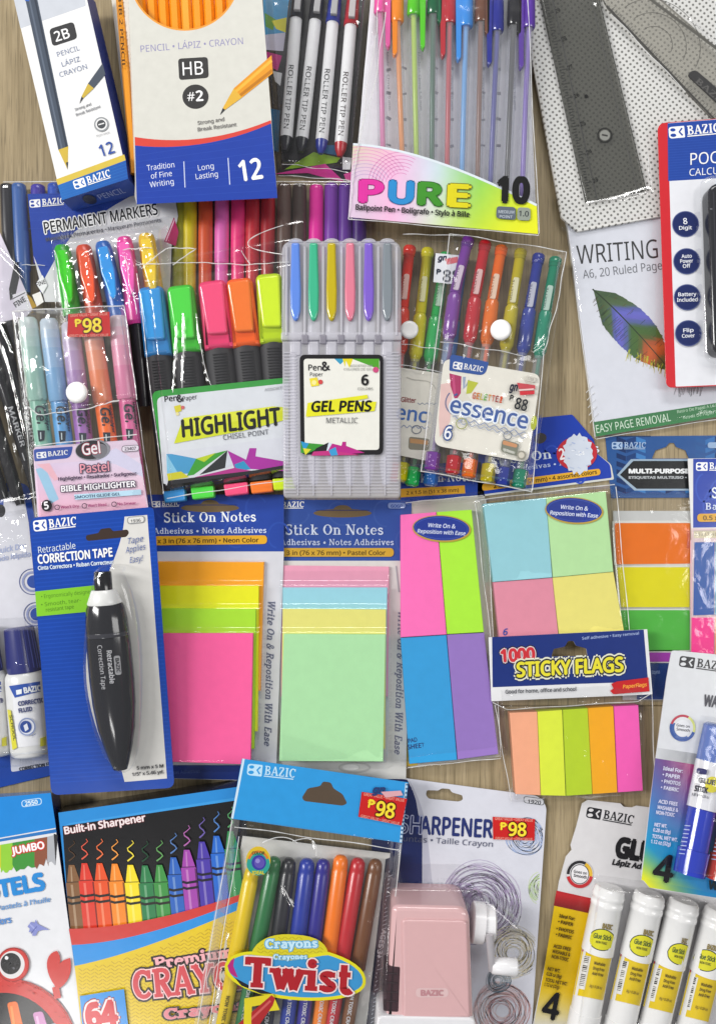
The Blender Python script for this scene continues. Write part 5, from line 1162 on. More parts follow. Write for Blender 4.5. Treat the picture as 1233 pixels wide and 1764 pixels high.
def essence_front():
    t = thing('gel_pen_pouch', 'snap pouch of six crystal gel pens, purple to green, with a cream label card', 'gel pen pouch', 850, 630)
    zc = ZL(740, 18.5, 970, 10, 0)
    for a, m, b, c, d in (((807, 410), (783, 505), (742, 812), '7c3aa0', '5a2280'), ((836, 416), (818, 512), (778, 818), 'c8202c', 'a81824'), ((864, 424), (848, 515), (806, 824), 'f0701c', 'e05a0c'), ((897, 430), (882, 525), (838, 832), 'c4b41c', 'a0941a'), ((928, 438), (912, 530), (864, 838), '2a3a9c', '1c2a88'), ((957, 444), (940, 535), (892, 842), '168a68', '0e7456')):
        gel_pen(t, a, m, b, c, d, zc)
    zl = lambda x, y: zc(x, y)+.0062
    essence_card(t, [(764, 617), (931, 645), (909, 797), (747, 767)], zl)
    film_over(t, [(772, 400), (976, 432), (915, 848), (722, 812)], lambda x, y: zc(x, y)-.0045, 11.6, 'pouch_film', edge=(.07, .03, .07, .04), wr=.0016, freq=1.0, seed=13, nu=90, nv=140,
              creases=[([(788, 430), (778, 500), (760, 620)], 2.8, 1.4), ([(918, 600), (942, 580), (952, 556)], 3.2, 2.0), ([(955, 500), (940, 580)], 2.6, 1.2), ([(800, 585), (796, 612)], 3, 1.2), ([(846, 560), (838, 610)], 2.6, 1), ([(896, 580), (884, 620)], 2.6, 1), ([(750, 770), (905, 800)], 2.4, .6), ([(738, 810), (905, 842)], 2.6, .8), ([(820, 430), (808, 520)], 2.2, .7)])
    bead(t, [along((774, 402), (974, 433), 40, 1), along((774, 402), (725, 812), 50, .8), along((975, 433), (960, 520), 14, .8)+along((959, 525), (938, 600), 14, 1.4)+along((936, 604), (916, 846), 26, .6), along((758, 588), (900, 612), 26, 1.2), along((724, 811), (914, 846), 36, .6)], lambda x, y: zc(x, y)+.0065, 1.)
    snap(t, 863, 567, 18, zc(863, 567)+.0082)
essence_rear(); essence_front()
# ---------------------------------------------------------------- sticky notes and labels
def pad(t, q, z1, z0, c, side=None, lines=True):
    g = G(z1, 'paper'); g.prism(q, z1, z0, c, side or c, bev=.5)
    # the top sheet lies a little loose on the block
    k = rnd.uniform(.0003, .0008); sd = rnd.uniform(0, 50); ins = shrink(q, .6)
    g.sheet([ins[i] for i in (0, 1, 2, 3)] if ins[0][1] < ins[3][1] else ins, lambda u, v: zof(z1, 0, 0)+.00012+k*max(0, v-.35)**2*2+.0003*noise.noise(Vector((u*1.7, v*1.7, sd)))*v, 12, 14, c)
    return g.make('note_pad', t, cn(c)+' note pad')
def notes_pack(neon):
    if neon:
        t = thing('sticky_note_pack', 'blue topped pack of neon sticky notes with a large pink block in front', 'sticky notes', 380, 1100)
        z = 5*MM; cols = ['f7a21c', 'e2e01c', 'a6d832', 'fb5f9c']; hb = '27449a'
        card = [(250, 852), (489, 852), (489, 950), (476, 1346), (250, 1340)]
        white = [(262, 952), (489, 950), (476, 1318), (262, 1318)]
        pads = [[(268, 967), (455, 968), (449, 1190), (268, 1190)], [(270, 1009), (446, 1009), (444, 1260), (270, 1262)], [(272, 1048), (441, 1049), (438, 1290), (272, 1292)], [(278, 1091), (436, 1091), (432, 1317), (278, 1312)]]
        dx, dy = 0, 0
    else:
        t = thing('sticky_note_pack', 'blue topped pack of pastel sticky notes with the large pale green block lowest', 'sticky notes', 590, 1100)
        z = 2*MM; cols = ['d894ac', '94cad8', 'dcd678', 'a8d8a4']; hb = '34509a'
        card = rnd_poly([(470, 861), (709, 861), (706, 965), (699, 1346), (478, 1346)], [0, 8, 0, 6, 0])
        white = [(470, 966), (706, 966), (699, 1342), (478, 1342)]
        pads = [[(484, 974), (670, 976), (668, 1200), (484, 1200)], [(487, 1012), (667, 1012), (664, 1250), (486, 1250)], [(487, 1049), (665, 1050), (663, 1290), (484, 1290)], [(489, 1092), (664, 1093), (660, 1312), (481, 1311)]]
        dx, dy = 0, 0
    g = G(z, 'glossy_card'); hole = ell(*( (362, 875) if neon else (590, 884)), 50, 7.5, 0, 24)
    x0 = 250 if neon else 470; yb = 950 if neon else 966
    g.prism(card, z, z-.0007, 'cfced2')
    y0 = 852 if neon else 861
    g.poly(rnd_poly([(x0, y0), (card[1][0] if neon else 709, y0), (489 if neon else 706, yb), (x0, yb)], [0, 0 if neon else 8, 0, 0]), hb)
    for k in range(6):
        cx = x0+40+k*38; cy = y0+24+(k % 2)*46; g.line(ell(cx, cy, 22, 18, 20*k, 16, 0, 250), 3, '2c4ca4' if neon else '3b579f'); g.l -= 1
    g.l += 1
    g.disc(hole[0][0]-50, hole[0][1]+.0, 50, 7.5, '6d5a40'); g.disc(hole[0][0]-50, hole[0][1]-5, 16, 9, '6d5a40'); g.line([(hole[0][0]-96, hole[0][1]-5), (hole[0][0]-4, hole[0][1]-5)], 1.2, '1a2a60')
    if neon:
        serif(g, 'Stick On Notes', (282, 900), (441, 898), 17, 'e8edf8', T=.17, t=.07)
        serif(g, 'Notas Adhesivas • Notes Adhésives', (222, 920), (459, 918), 10, 'cfd9f0', T=.16, t=.09)
        g.poly(rnd_poly([(220, 924), (460, 922), (460, 937), (220, 940)], 7), 'dba428'); g.text('3 x 3 in (76 x 76 mm) • Neon Color', (262, 936), (446, 934), 7.5, '5a4318', bold=.03)
        logo(g, (262, 874), (310, 873), 10, bg=hb)
    else:
        logo(g, (464, 877), (524, 876), 12, bg=hb)
        serif(g, 'Stick On Notes', (491, 921), (660, 921), 17.5, 'cdd7ec', T=.17, t=.07)
        serif(g, 'Notas Adhesivas • Notes Adhésives', (440, 939), (678, 939), 10.5, 'c2cde8', T=.16, t=.09)
        g.poly(rnd_poly([(440, 944), (678, 944), (678, 959), (440, 959)], 7), 'c79d35'); g.text('3 x 3 in (76 x 76 mm) • Pastel Color', (474, 956), (664, 956), 7.5, '66501f', bold=.03)
        g.poly(rnd_poly([(668, 866), (698, 866), (698, 876), (668, 876)], 5), '7f92c4'); g.text('6060', (673, 874.5), (693, 874.5), 5.5, '34509a', bold=.02)
    g.poly(white, 'c9c9d0' if neon else 'c9c8c4')
    if neon:
        g.poly([(262, 1318), (477, 1318), (476, 1345), (262, 1340)], '243a86'); g.poly([(440, 1318), (477, 1318), (476, 1345), (438, 1345)], '8d90b0'); g.text('Notas Adhesivas', (290, 1334), (345, 1331), 6, '5a70b4')
        serif(g, 'Write On & Reposition With Ease', (462, 1034), (455, 1284), 12, '5d6076', T=.17, t=.1, shear=.25, out='b4b6c4', ow=.06)
    else:
        serif(g, 'Write On & Reposition With Ease', (686, 1052), (679, 1298), 12.5, '6d6f80', T=.17, t=.1, shear=.25, out='b9b9c0', ow=.06)
        g.ring(610, 1322, 26, 8, 3, 'b4b3b0'); g.disc(604, 1322, 14, 5, 'dcdbd8')
        g.line([(682, 975), (687, 1020)], 2, '9a9aa0')
    g.make('backing_card', t)
    zt = z
    for i, (q, c) in enumerate(zip(pads, cols)):
        pad(t, q, zt+.0028, zt+.0001, c); zt += .0028
    film_over(t, [(x0+6, yb+2), (pads[0][1][0]+14, yb+2), (pads[3][2][0]+18, pads[3][2][1]+14), (x0+10, pads[3][2][1]+14)], z+.0003, 11.8, 'crisp_blister', 'blister', edge=(.03, .05, .07, .05), wr=.0004, freq=.5, seed=20+neon, nu=60, nv=90,
              bumps=lambda p, u, v: -.0028*(sstep((1010-p[1])/12)+sstep((1050-p[1])/12)+sstep((1091-p[1])/12)),
              creases=[([(644, 1258), (638, 1275), (640, 1292), (650, 1300)], 3.5, 1.0), ([(664, 1300), (660, 1312)], 3, 1)] if not neon else [([(306, 1106), (318, 1124)], 3, .6), ([(318, 1152), (332, 1144)], 3, .6), ([(320, 1230), (328, 1244)], 2.6, .5)])
notes_pack(False); notes_pack(True)
def oval_sticker(g, cx, cy, rx, ry, ang):
    g.disc(cx+.5, cy+.8, rx+2.5, ry+2.2, 'b99a3a', ang); g.disc(cx, cy, rx, ry, '1e3590', ang); g.ring(cx, cy, rx-3, ry-2.5, 1, '3a54ac', ang)
    d = Vector((math.cos(math.radians(ang)), math.sin(math.radians(ang)))); n = Vector((-d.y, d.x)); c = Vector((cx, cy))
    g.text('Write On &', tuple(c-d*23-n*1), tuple(c+d*24-n*1), 6.8, 'd5dcf2', bold=.02, shear=.15); g.text('Reposition with Ease', tuple(c-d*41+n*10), tuple(c+d*42+n*10), 6.6, 'd5dcf2', bold=.02, shear=.15)
def neon_cube_pack():
    t = thing('sticky_note_pack', 'pack of four tall neon sticky pads, pink and lime above blue and violet', 'sticky notes', 770, 1090)
    z = 1*MM; g = G(z, 'glossy_card')
    g.prism([(690, 800), (828, 796), (836, 866), (860, 1304), (690, 1322)], z, z-.0006, 'c6c2b8')
    g.poly([(690, 800), (828, 796), (834, 852), (690, 866)], '22409a'); g.poly([(690, 842), (800, 836), (801, 850), (690, 857)], 'd79f2a'); g.text('2 x 1.5 in (51 x 38 mm)', (700, 852), (790, 847), 6, '5a4318', bold=.02)
    g.poly([(690, 1200), (704, 1210), (719, 1318), (690, 1322)], 'd8b62c')
    serif(g, 'Stick On Notes', (690, 832), (820, 828), 15, 'dfe6f6')
    g.make('backing_card', t)
    z1 = 8*MM
    for q, c in (([(690, 887), (751, 882), (769, 1093), (690, 1098)], 'f26fb4'), ([(752, 882), (812, 878), (833, 1089), (769.5, 1092.5)], 'a9e43a'), ([(690, 1099), (768.5, 1094), (787, 1309), (705, 1316)], '3398d2'), ([(769.5, 1093.5), (833.5, 1090), (858, 1299), (787.5, 1308.5)], '9273bb')):
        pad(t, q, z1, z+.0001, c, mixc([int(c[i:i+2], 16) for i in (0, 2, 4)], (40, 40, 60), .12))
    g = G(z1+.0006, 'glossy_card'); oval_sticker(g, 760, 910, 48, 21, 3); g.make('oval_sticker', t)
    g = G(z1+.0002, 'paper'); serif(g, 'PAD', (703, 1279), (719, 1276), 7, '24408e') if False else g.text('PAD', (703, 1280), (719, 1277), 7, '1f3a70', bold=.03); g.text('SHEETS', (702, 1291), (737, 1286), 7.5, '1f3a70', bold=.03); g.make('lettering', t)
    bead(t, [along((698, 866), (832, 853), 20, .6), along((836, 860), (862, 1304), 40, .6), along((702, 1322), (862, 1306), 20, .6)], .0070, .9)
    film_over(t, [(690, 856), (834, 846), (864, 1306), (690, 1326)], z+.0002, 7.9, 'crisp_blister', edge=(0, .04, .06, .05), wr=.0005, freq=.8, seed=23, nu=50, nv=80, creases=[([(700, 872), (812, 862)], 3, .9), ([(842, 1200), (852, 1280)], 3, .8)])
neon_cube_pack()
def pastel_cube_pack():
    t = thing('sticky_note_pack', 'pack of four pastel sticky pads under a blue header with a torn round sticker', 'sticky notes', 950, 960)
    z = 1*MM; g = G(z, 'glossy_card')
    head = rnd_poly([(824, 742), (915, 721), (985, 714), (1022, 757), (1026, 780), (1052, 800), (1057, 826), (822, 856)], [0, 0, 3, 3, 3, 5, 3, 0])
    g.prism(head, z, z-.0006, 'c9c9c4'); g.poly(rnd_poly([(824, 742), (915, 721), (985, 714), (1022, 757), (1026, 780), (1050, 800), (1053, 823), (822, 853)], [0, 0, 3, 3, 3, 5, 3, 0]), '1c3ca4')
    for k in range(9): g.line(ell(900+(k*47) % 140, 740+(k*31) % 84, 13, 10, 30*k, 14, 0, 240), 3, '1734a0' if k % 2 else '2a4ab4'); g.l -= 1
    g.l += 1
    g.disc(930, 755, 11, 9, '3f3a3a', -20)
    serif(g, 'Stick On Notes', (842, 803), (1032, 779), 16, 'dbe4f8'); serif(g, 'Notas Adhesivas • Notes', (840, 818), (1000, 797), 8, 'c2cff0', T=.16, t=.09)
    g.poly(rnd_poly([(830, 833), (1033, 807), (1034, 818), (830, 846)], 6), 'dda52a'); g.text('2 x 2 in (51 x 51 mm) • 4 assorted colors', (850, 841), (1028, 816), 6.6, '4d3a12', bold=.03)
    g.disc(993, 781, 35, 29, 'b72a35', -6); g.text('2', (964, 792), (974, 790), 18, 'e9e2e4', bold=.03)
    pts = []
    for i in range(34):
        a = 2*math.pi*i/34; k = 1+.09*math.sin(i*2.7)+.05*rnd.uniform(-1, 1); pts.append((995+25*k*math.cos(a), 782+34*k*math.sin(a)))
    g.poly(pts, 'c7cedb'); serif(g, 'tes', (996, 784), (1006, 783), 8, 'f0f2f8'); 
    for i in range(12): x, y = 980+rnd.uniform(-4, 30), 758+rnd.uniform(0, 48); g.line([(x, y), (x+rnd.uniform(2, 9), y+rnd.uniform(-3, 3))], rnd.uniform(1, 2.4), rnd.choice(['b4bfd6', 'dde2ec', 'a3b2d4'])); g.l -= 1
    g.l += 1
    g.make('header_card', t)
    z1 = 8*MM; A, B, C, Dd, E, F, H, I, J = (832, 868), (940, 857), (1043, 846), (849, 1003), (951, 995), (1056, 985), (860, 1104), (962, 1098), (1075, 1090)
    for q, c in (((A, B, E, Dd), '93c8d2'), ((B, C, F, E), 'b4dca0'), ((Dd, E, I, H), 'dc8ca0'), ((E, F, J, I), 'e4da78')): 
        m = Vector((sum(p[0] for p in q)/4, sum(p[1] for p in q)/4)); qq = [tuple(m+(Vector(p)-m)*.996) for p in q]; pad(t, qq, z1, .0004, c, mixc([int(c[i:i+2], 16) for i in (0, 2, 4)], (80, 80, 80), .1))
    g = G(z1+.0006, 'glossy_card'); oval_sticker(g, 988, 879, 48, 21, 4); g.text('6', (866, 1094), (874, 1094), 11, '2e4aa0', bold=.02, shear=.2); g.make('oval_sticker', t)
    bead(t, [along((818, 862), (1058, 834), 30, .6), along((818, 866), (846, 1112), 30, .8), along((1060, 838), (1084, 1094), 30, .6)], .0080, .95)
    film_over(t, [(814, 858), (1062, 828), (1086, 1096), (846, 1116)], .0006, 8.0, edge=(.07, .06, .06, .05), wr=.0006, freq=.8, seed=24, creases=[([(820, 862), (1050, 834)], 3, 1.), ([(824, 880), (846, 1090)], 3.5, 1.), ([(1050, 850), (1074, 1080)], 3, .8)])
pastel_cube_pack()

# ---------------------------------------------------------------- peel-off labels with the chevron header
def label_pack():
    t = thing('label_pack', 'plain orange, yellow and green labels under a blue chevron header', 'label pack', 1120, 950)
    z = .8*MM; g = G(z, 'glossy_card')
    hole = [(1122, 790), (1128, 776), (1146, 770), (1152, 763), (1160, 763), (1164, 770), (1180, 776), (1186, 790)]
    g.prism([(1042, 752), (1250, 750), (1250, 857), (1052, 858)], z, z-.0006, '24508c', holes=[hole])
    # chevron leaves
    cs = ['2f69a8', '163a70', '235490', '102c5c', '3a76b4']; k = 0
    for r in range(8):
        for c in range(13):
            x = 1044+c*17; y = 752+r*14; up = 6 if c % 2 else -6; k += 1
            q = [(x, y+max(0, -up)), (x+16.2, y+max(0, up)), (x+16.2, y+max(0, up)+8.5), (x, y+max(0, -up)+8.5)]
            if any(px < 1046+max(0, (py-760)*.1) or py > 856 or py < 752 or px > 1249 for px, py in q): continue
            if any(1112 < px < 1192 and 758 < py < 794 for px, py in q): continue
            g.poly(q, cs[(c*3+r*5) % 5]); g.l -= 1
    g.l += 1
    g.line([(1044, 751.5), (1120, 751.5)], 2, '24395c')
    g.poly([(1062, 818), (1086, 791), (1252, 791), (1252, 845), (1092, 845)], '94a9bc'); g.poly([(1067, 818), (1090, 794), (1252, 794), (1252, 842), (1096, 842)], '1b1d1f')
    g.text('MULTI-PURPOSE LABELS', (1082, 815), (1236, 815), 7, 'e6e8ea', bold=.06); g.text('ETIQUETAS MULTIUSO • ÉTIQUETTES', (1082, 824.5), (1236, 824.5), 4, 'b0b4b8', bold=.05)
    logo(g, (1053, 774), (1112, 774), 12, fg='9fb6d4', bg='2c5488'); g.poly(rnd_poly([(1218, 762), (1250, 762), (1250, 772), (1218, 772)], 5), '8fa8c8')
    g.make('header_card', t)
    g = G(z+.0001, 'glossy_card'); g.prism([(1055, 880), (1200, 880), (1172, 1206), (1072, 1206)], z+.0003, z-.0004, 'c2c3c2'); g.z = z+.0004
    g.poly([(1100, 1142), (1200, 1142), (1180, 1205), (1096, 1205)], '1d3f84'); g.text('Etiquetas', (1122, 1161), (1136, 1160), 6, '8aa2d0', bold=.03)
    g.make('backing_card', t)
    for (q, c) in (([(1058, 901), (1188, 901), (1188, 971), (1061, 972)], 'e2700c'), ([(1062, 977), (1187, 977), (1187, 1046), (1069, 1046)], 'd9d000'), ([(1068, 1051), (1187, 1051), (1187, 1120), (1078, 1120)], '4cae3c'), ([(1080, 1124), (1166, 1124), (1164, 1140), (1082, 1140)], 'a83cb0')):
        g = G(z+.0012, 'paper'); g.prism(rnd_poly([(q[0][0]-4, q[0][1]-4), (q[1][0]+4, q[1][1]-4), (q[2][0]+4, q[2][1]+2), (q[3][0]-4, q[3][1]+2)], 3), z+.0010, z+.0004, 'd8d8d2'); g.poly(rnd_poly(q, 2), c); g.make('label', t, cn(c)+' label')
    film_over(t, [(1052, 848), (1240, 848), (1200, 1208), (1070, 1210)], .0012, 2.2, edge=(.02, .02, .02, .02), wr=.00022, freq=.8, seed=25, creases=[([(1054, 862), (1190, 862)], 3, .8), ([(1056, 878), (1120, 880)], 2.4, .7), ([(1140, 872), (1186, 868)], 2.4, .7)])
label_pack()
def flag_pack():
    t = thing('flag_pack', 'blue and pink page flags under a blue header, cut off by the right picture edge', 'page flags', 1225, 960)
    z = 4*MM; g = G(z, 'glossy_card')
    g.prism([(1184, 790), (1262, 789), (1262, 1140), (1190, 1140), (1190, 910)], z, z-.0007, 'dcdcdc'); g.poly([(1193, 790.5), (1262, 789.5), (1262, 908), (1193, 909)], '1f3da0')
    for k in range(4): g.line(ell(1212+k*14, 840+(k % 2)*24, 14, 24, 20*k, 14, 30, 260), 3, '2a4cb0'); g.l -= 1
    g.l += 1
    logo(g, (1198, 811), (1262, 811), 14, bg='1f3da0'); serif(g, 'Stick On', (1225, 858), (1300, 857), 18, 'e8edf8'); serif(g, 'Banderas', (1214, 878), (1290, 877), 11.5, 'd4def4')
    g.poly(rnd_poly([(1200, 885), (1290, 884), (1290, 898), (1200, 899)], 7), 'd29d2c'); g.text('0.5 x 1.7 in', (1210, 896), (1270, 895), 7.5, '5a4318', bold=.03)
    g.poly([(1190, 910), (1262, 910), (1262, 1140), (1190, 1140)], 'd9c2c4'); g.poly([(1194, 914), (1262, 914), (1262, 926), (1194, 927)], 'd4c9a8'); g.text('0.5 x 1.7 in (12 x 45 mm)', (1196, 923), (1270, 922), 5, '7a6a58', bold=.02)
    g.text('REMOVABLE', (1187, 944), (1187, 914), 4.5, 'a83a44', bold=.02); g.line([(1189, 930), (1190, 1130)], 2, 'dcaeb6')
    g.make('backing_card', t)
    for q, c in (([(1196, 934), (1230, 934), (1229, 1059), (1194, 1060)], '1550a2'), ([(1232, 934), (1262, 934), (1262, 1059), (1231, 1059)], '8cc2d8'), ([(1191, 1064), (1229, 1064), (1229, 1134), (1190, 1134)], 'f6208a'), ([(1231, 1064), (1262, 1064), (1262, 1134), (1231, 1134)], 'e8a284')):
        g = G(z+.0014, 'glossy_card'); g.prism(q, z+.0014, z+.0002, c, bev=.4); g.make('page_flag', t, cn(c)+' page flag')
    film_over(t, [(1190, 912), (1262, 911), (1262, 1138), (1188, 1140)], z+.0004, 2.2, edge=(.04, .02, 0, .03), wr=.0004, freq=1, seed=26, nu=20, nv=60, creases=[([(1200, 1010), (1212, 1040)], 3, .6)])
flag_pack()
def sticky_flags():
    t = thing('flag_pack', 'small clear bag of five upright neon paper flags, peach to pink, under a navy header', 'page flags', 985, 1240)
    z = ZL(1090, 11.5, 1215, 9.5)
    g = G(z, 'card'); hole = rnd_poly([(949, 1131), (953, 1118), (972, 1114), (978, 1104), (987, 1104), (991, 1112), (1009, 1117), (1011, 1130)], 2)
    g.prism([(841, 1098), (1114, 1084), (1123, 1196), (846, 1208)], z, lambda x, y: z(x, y)-.0006, 'dcdcde', holes=[hole])
    g.poly([(847, 1097.5), (1108, 1084.5), (1115, 1168), (1060, 1176), (1000, 1178), (848, 1184)], '1a2f74', holes=[hole])
    g.text('Self adhesive • Easy removal', (1002, 1102), (1100, 1093), 4.6, '9aaad2', bold=.02)
    g.text('1000', (862, 1140), (922, 1136), 20, 'c43038', bold=.05, out='d6c8cc', ow=.05, out2='2a1c2c', ow2=.10)
    g.text('STICKY FLAGS', (889, 1166), (1074, 1156), 24, 'ded434', bold=.04, out='2c2e34', ow=.06, out2='dcdcc8', ow2=.13, shear=.04)
    g.poly([(1052, 1178), (1062, 1174), (1116, 1167), (1118, 1191), (1056, 1196), (1050, 1190), (1056, 1186)], 'bc2024'); g.text('PaperFlags', (1072, 1186), (1114, 1182), 6, 'e8a03c', bold=.03, shear=.2)
    g.text('Good for home, office and school', (870, 1195), (992, 1190), 6.4, '3a3c44', bold=.02)
    g.make('header_card', t)
    cols = ['f9aa86', 'dbe83c', 'b6d022', 'fda90e', 'fb5cb4']; xt = [(877, 1228), (925, 1226), (968, 1223), (1012, 1220), (1056, 1217), (1099, 1215)]; xb = [(887, 1368), (931, 1370), (974, 1371), (1020, 1368), (1063, 1365), (1107, 1362)]
    for i, c in enumerate(cols):
        q = [(xt[i][0]+.4, xt[i][1]), (xt[i+1][0]-.4, xt[i+1][1]), (xb[i+1][0]-.4, xb[i+1][1]), (xb[i][0]+.4, xb[i][1])]; zz = .0085+.0006*(i % 2)
        g = G(zz, 'paper'); g.prism(q, zz, .0003, c, mixc([int(c[j:j+2], 16) for j in (0, 2, 4)], (60, 60, 30), .25), bev=.5); g.make('paper_flag', t, cn(c)+' paper flag')
    bead(t, [along((848, 1210), (872, 1222), 6)+along((880, 1222), (1098, 1208), 26, .6)+along((1102, 1206), (1122, 1194), 6), along((852, 1214), (880, 1380), 20, .8), along((1122, 1196), (1128, 1372), 20, .6)], .0096, .9)
    film_over(t, [(846, 1190), (1123, 1178), (1128, 1374), (872, 1384)], .001, 9.6, edge=(.07, .0, .08, .04), wr=.0012, freq=1.2, seed=27, nu=80, nv=60, creases=[([(850, 1212), (870, 1222), (1100, 1208), (1122, 1196)], 3, 1.4), ([(1036, 1312), (1042, 1330), (1046, 1350)], 2.6, .9), ([(860, 1230), (868, 1290)], 2.6, 1), ([(1000, 1200), (1030, 1206)], 2.5, 1)])
sticky_flags()
# ---------------------------------------------------------------- correction tape and correction fluid
def correction_fluid():
    t = thing('correction_fluid_pack', 'blue bordered card with white correction fluid bottles at the left edge', 'correction fluid', 30, 1150)
    z = 1*MM; g = G(z, 'glossy_card')
    g.prism(rnd_poly([(-40, 838), (30, 830), (50, 836), (62, 900), (98, 1322), (88, 1336), (-40, 1366)], [0, 10, 12, 0, 10, 8, 0]), z, z-.0006, '21459a')
    g.poly(rnd_poly([(-40, 888), (6, 880), (8, 848), (40, 844), (50, 900), (90, 1318), (20, 1330), (18, 1300), (-40, 1300)], [0, 2, 4, 8, 0, 4, 4, 0, 0]), 'd0d0d8')
    g.disc(2, 880, 8, 11, '1c1c22'); g.poly(rnd_poly([(14, 849), (40, 847), (41, 858), (15, 860)], 5), '8d9096'); g.poly(rnd_poly([(15, 850), (39, 848), (40, 857), (16, 859)], 4.5), 'd4d4da'); g.text('2015', (20, 857.5), (35, 856.5), 5, '55585e', bold=.02)
    g.text('Quick Dry', (-6, 954), (46, 944), 9, 'a4aed0', bold=.03, shear=.2); g.text('Secado Rápido', (-20, 970), (54, 958), 8, 'a4aed0', bold=.03, shear=.2)
    for cy, r in ((1002, 22), (1058, 20)):
        g.ring(56+(cy-1002)*.1, cy, r, r, 1.4, '5b6490'); g.ring(56+(cy-1002)*.1, cy, r-6, r-6, 4, '8b93b8'); g.disc(58+(cy-1002)*.1, cy, 11, 11, '2a4a9a')
    g.text('CORRECTION FLUID', (34, 1328), (100, 1316), 5.5, '3a3c44', bold=.04)
    g.make('backing_card', t)
    def bottle(dx):
        zc = .0115; P = lambda x, y: (x+dx, y)
        g = G(0, 'plastic'); g.tube(P(42, 1150), P(54, 1302), zc, zc, [(0, 20), (.03, 27), (.10, 33), (.18, 34), (.92, 34), (.98, 32), (1, 28)], 'd9d9d8', n=28, flat=.86); b = g.make('bottle', t)
        g = G(0, 'plastic'); g.tube(P(33, 1080), P(43, 1158), zc, zc, [(0, 22), (.03, 25), (.85, 28.5), (1, 28)], '272c6e', n=36, flat=.95)
        for k in range(9):
            a = math.radians(20+k*17.5); 
            x0, y0 = 33-25.2*math.cos(a), 1084; x1, y1 = 43-28.7*math.cos(a), 1150
            g.tube(P(x0, y0), P(x1, y1), zc+25.2*S*math.sin(a)*.95, zc+28.7*S*math.sin(a)*.95, [(0, .8), (1, .8)], '323a80', n=5)
        g.make('cap', b)
        zf = on_tube(P(42, 1150), P(54, 1302), zc, zc, 34, .86, .0002)
        g = G(zf, 'glossy_card')
        # label pieces follow the curve
        def patch(q, c, n=8): g.grad([P(*p) for p in q], lambda u, v: c, n, 4)
        H = lambda s: tuple(int(s[i:i+2], 16) for i in (0, 2, 4))
        patch([(20, 1180), (74, 1174), (80, 1282), (30, 1288)], H('e2e2e6'), 18); g.l += 14
        patch([(16, 1182), (74, 1173), (74, 1190), (26, 1202)], H('2c50a4'), 18); g.l += 10; g.text('BAZIC', P(42, 1194), P(72, 1189), 9, 'e8ecf6', bold=.05); g.poly([P(29, 1197), P(38, 1195), P(38, 1187), P(28, 1189)], 'e8ecf6')
        g.text('CORRECTION', P(32, 1216), P(84, 1208), 7, '3a4274', bold=.05); g.text('FLUID', P(33, 1228), P(57, 1224), 7, '3a4274', bold=.05)
        g.disc(*P(47, 1252), 15, 15.5, '8f9cc4'); g.disc(*P(47, 1252), 12.5, 13, 'dcdfea'); g.disc(*P(45, 1252), 10, 10.5, '2c4a94'); g.poly([P(41, 1250), P(47, 1246), P(50, 1256), P(44, 1260)], 'dfe3ee')
        patch([(13, 1222), (19, 1224), (30, 1288), (22, 1292)], H('d6cf3a')); g.l += 8; g.text('SCHOOL', P(17, 1232), P(24, 1276), 4, '5a5a20', bold=.03); patch([(70, 1272), (80, 1268), (80, 1284), (70, 1286)], H('d6cf3a'), 3)
        g.line([P(56, 1268), P(80, 1252)], 1.2, '9aa6cc')
        g.make('printed_label', b)
    bottle(0); bottle(-66)
    film_over(t, [(-40, 1068), (92, 1060), (100, 1316), (-40, 1326)], z+.0003, 23.5, 'crisp_blister', 'blister', edge=(0, .10, .10, .10), wr=.0008, freq=.8, seed=30, nu=50, nv=90, creases=[([(16, 1086), (60, 1080)], 3, 1), ([(30, 1298), (90, 1288)], 3, 1.2), ([(26, 1318), (90, 1306)], 3, 1.0), ([(30, 1144), (46, 1142)], 3, 1)])
    film_over(t, [(-30, 888), (50, 876), (60, 960), (-30, 970)], z+.0003, 2.5, 'crisp_blister', 'film', edge=(0, .1, .1, .1), wr=.002, freq=1.2, seed=31, nu=40, nv=40, creases=[([(-10, 900), (16, 890), (44, 892)], 3, 1.2), ([(0, 930), (40, 926)], 2.4, 1)])
correction_fluid()
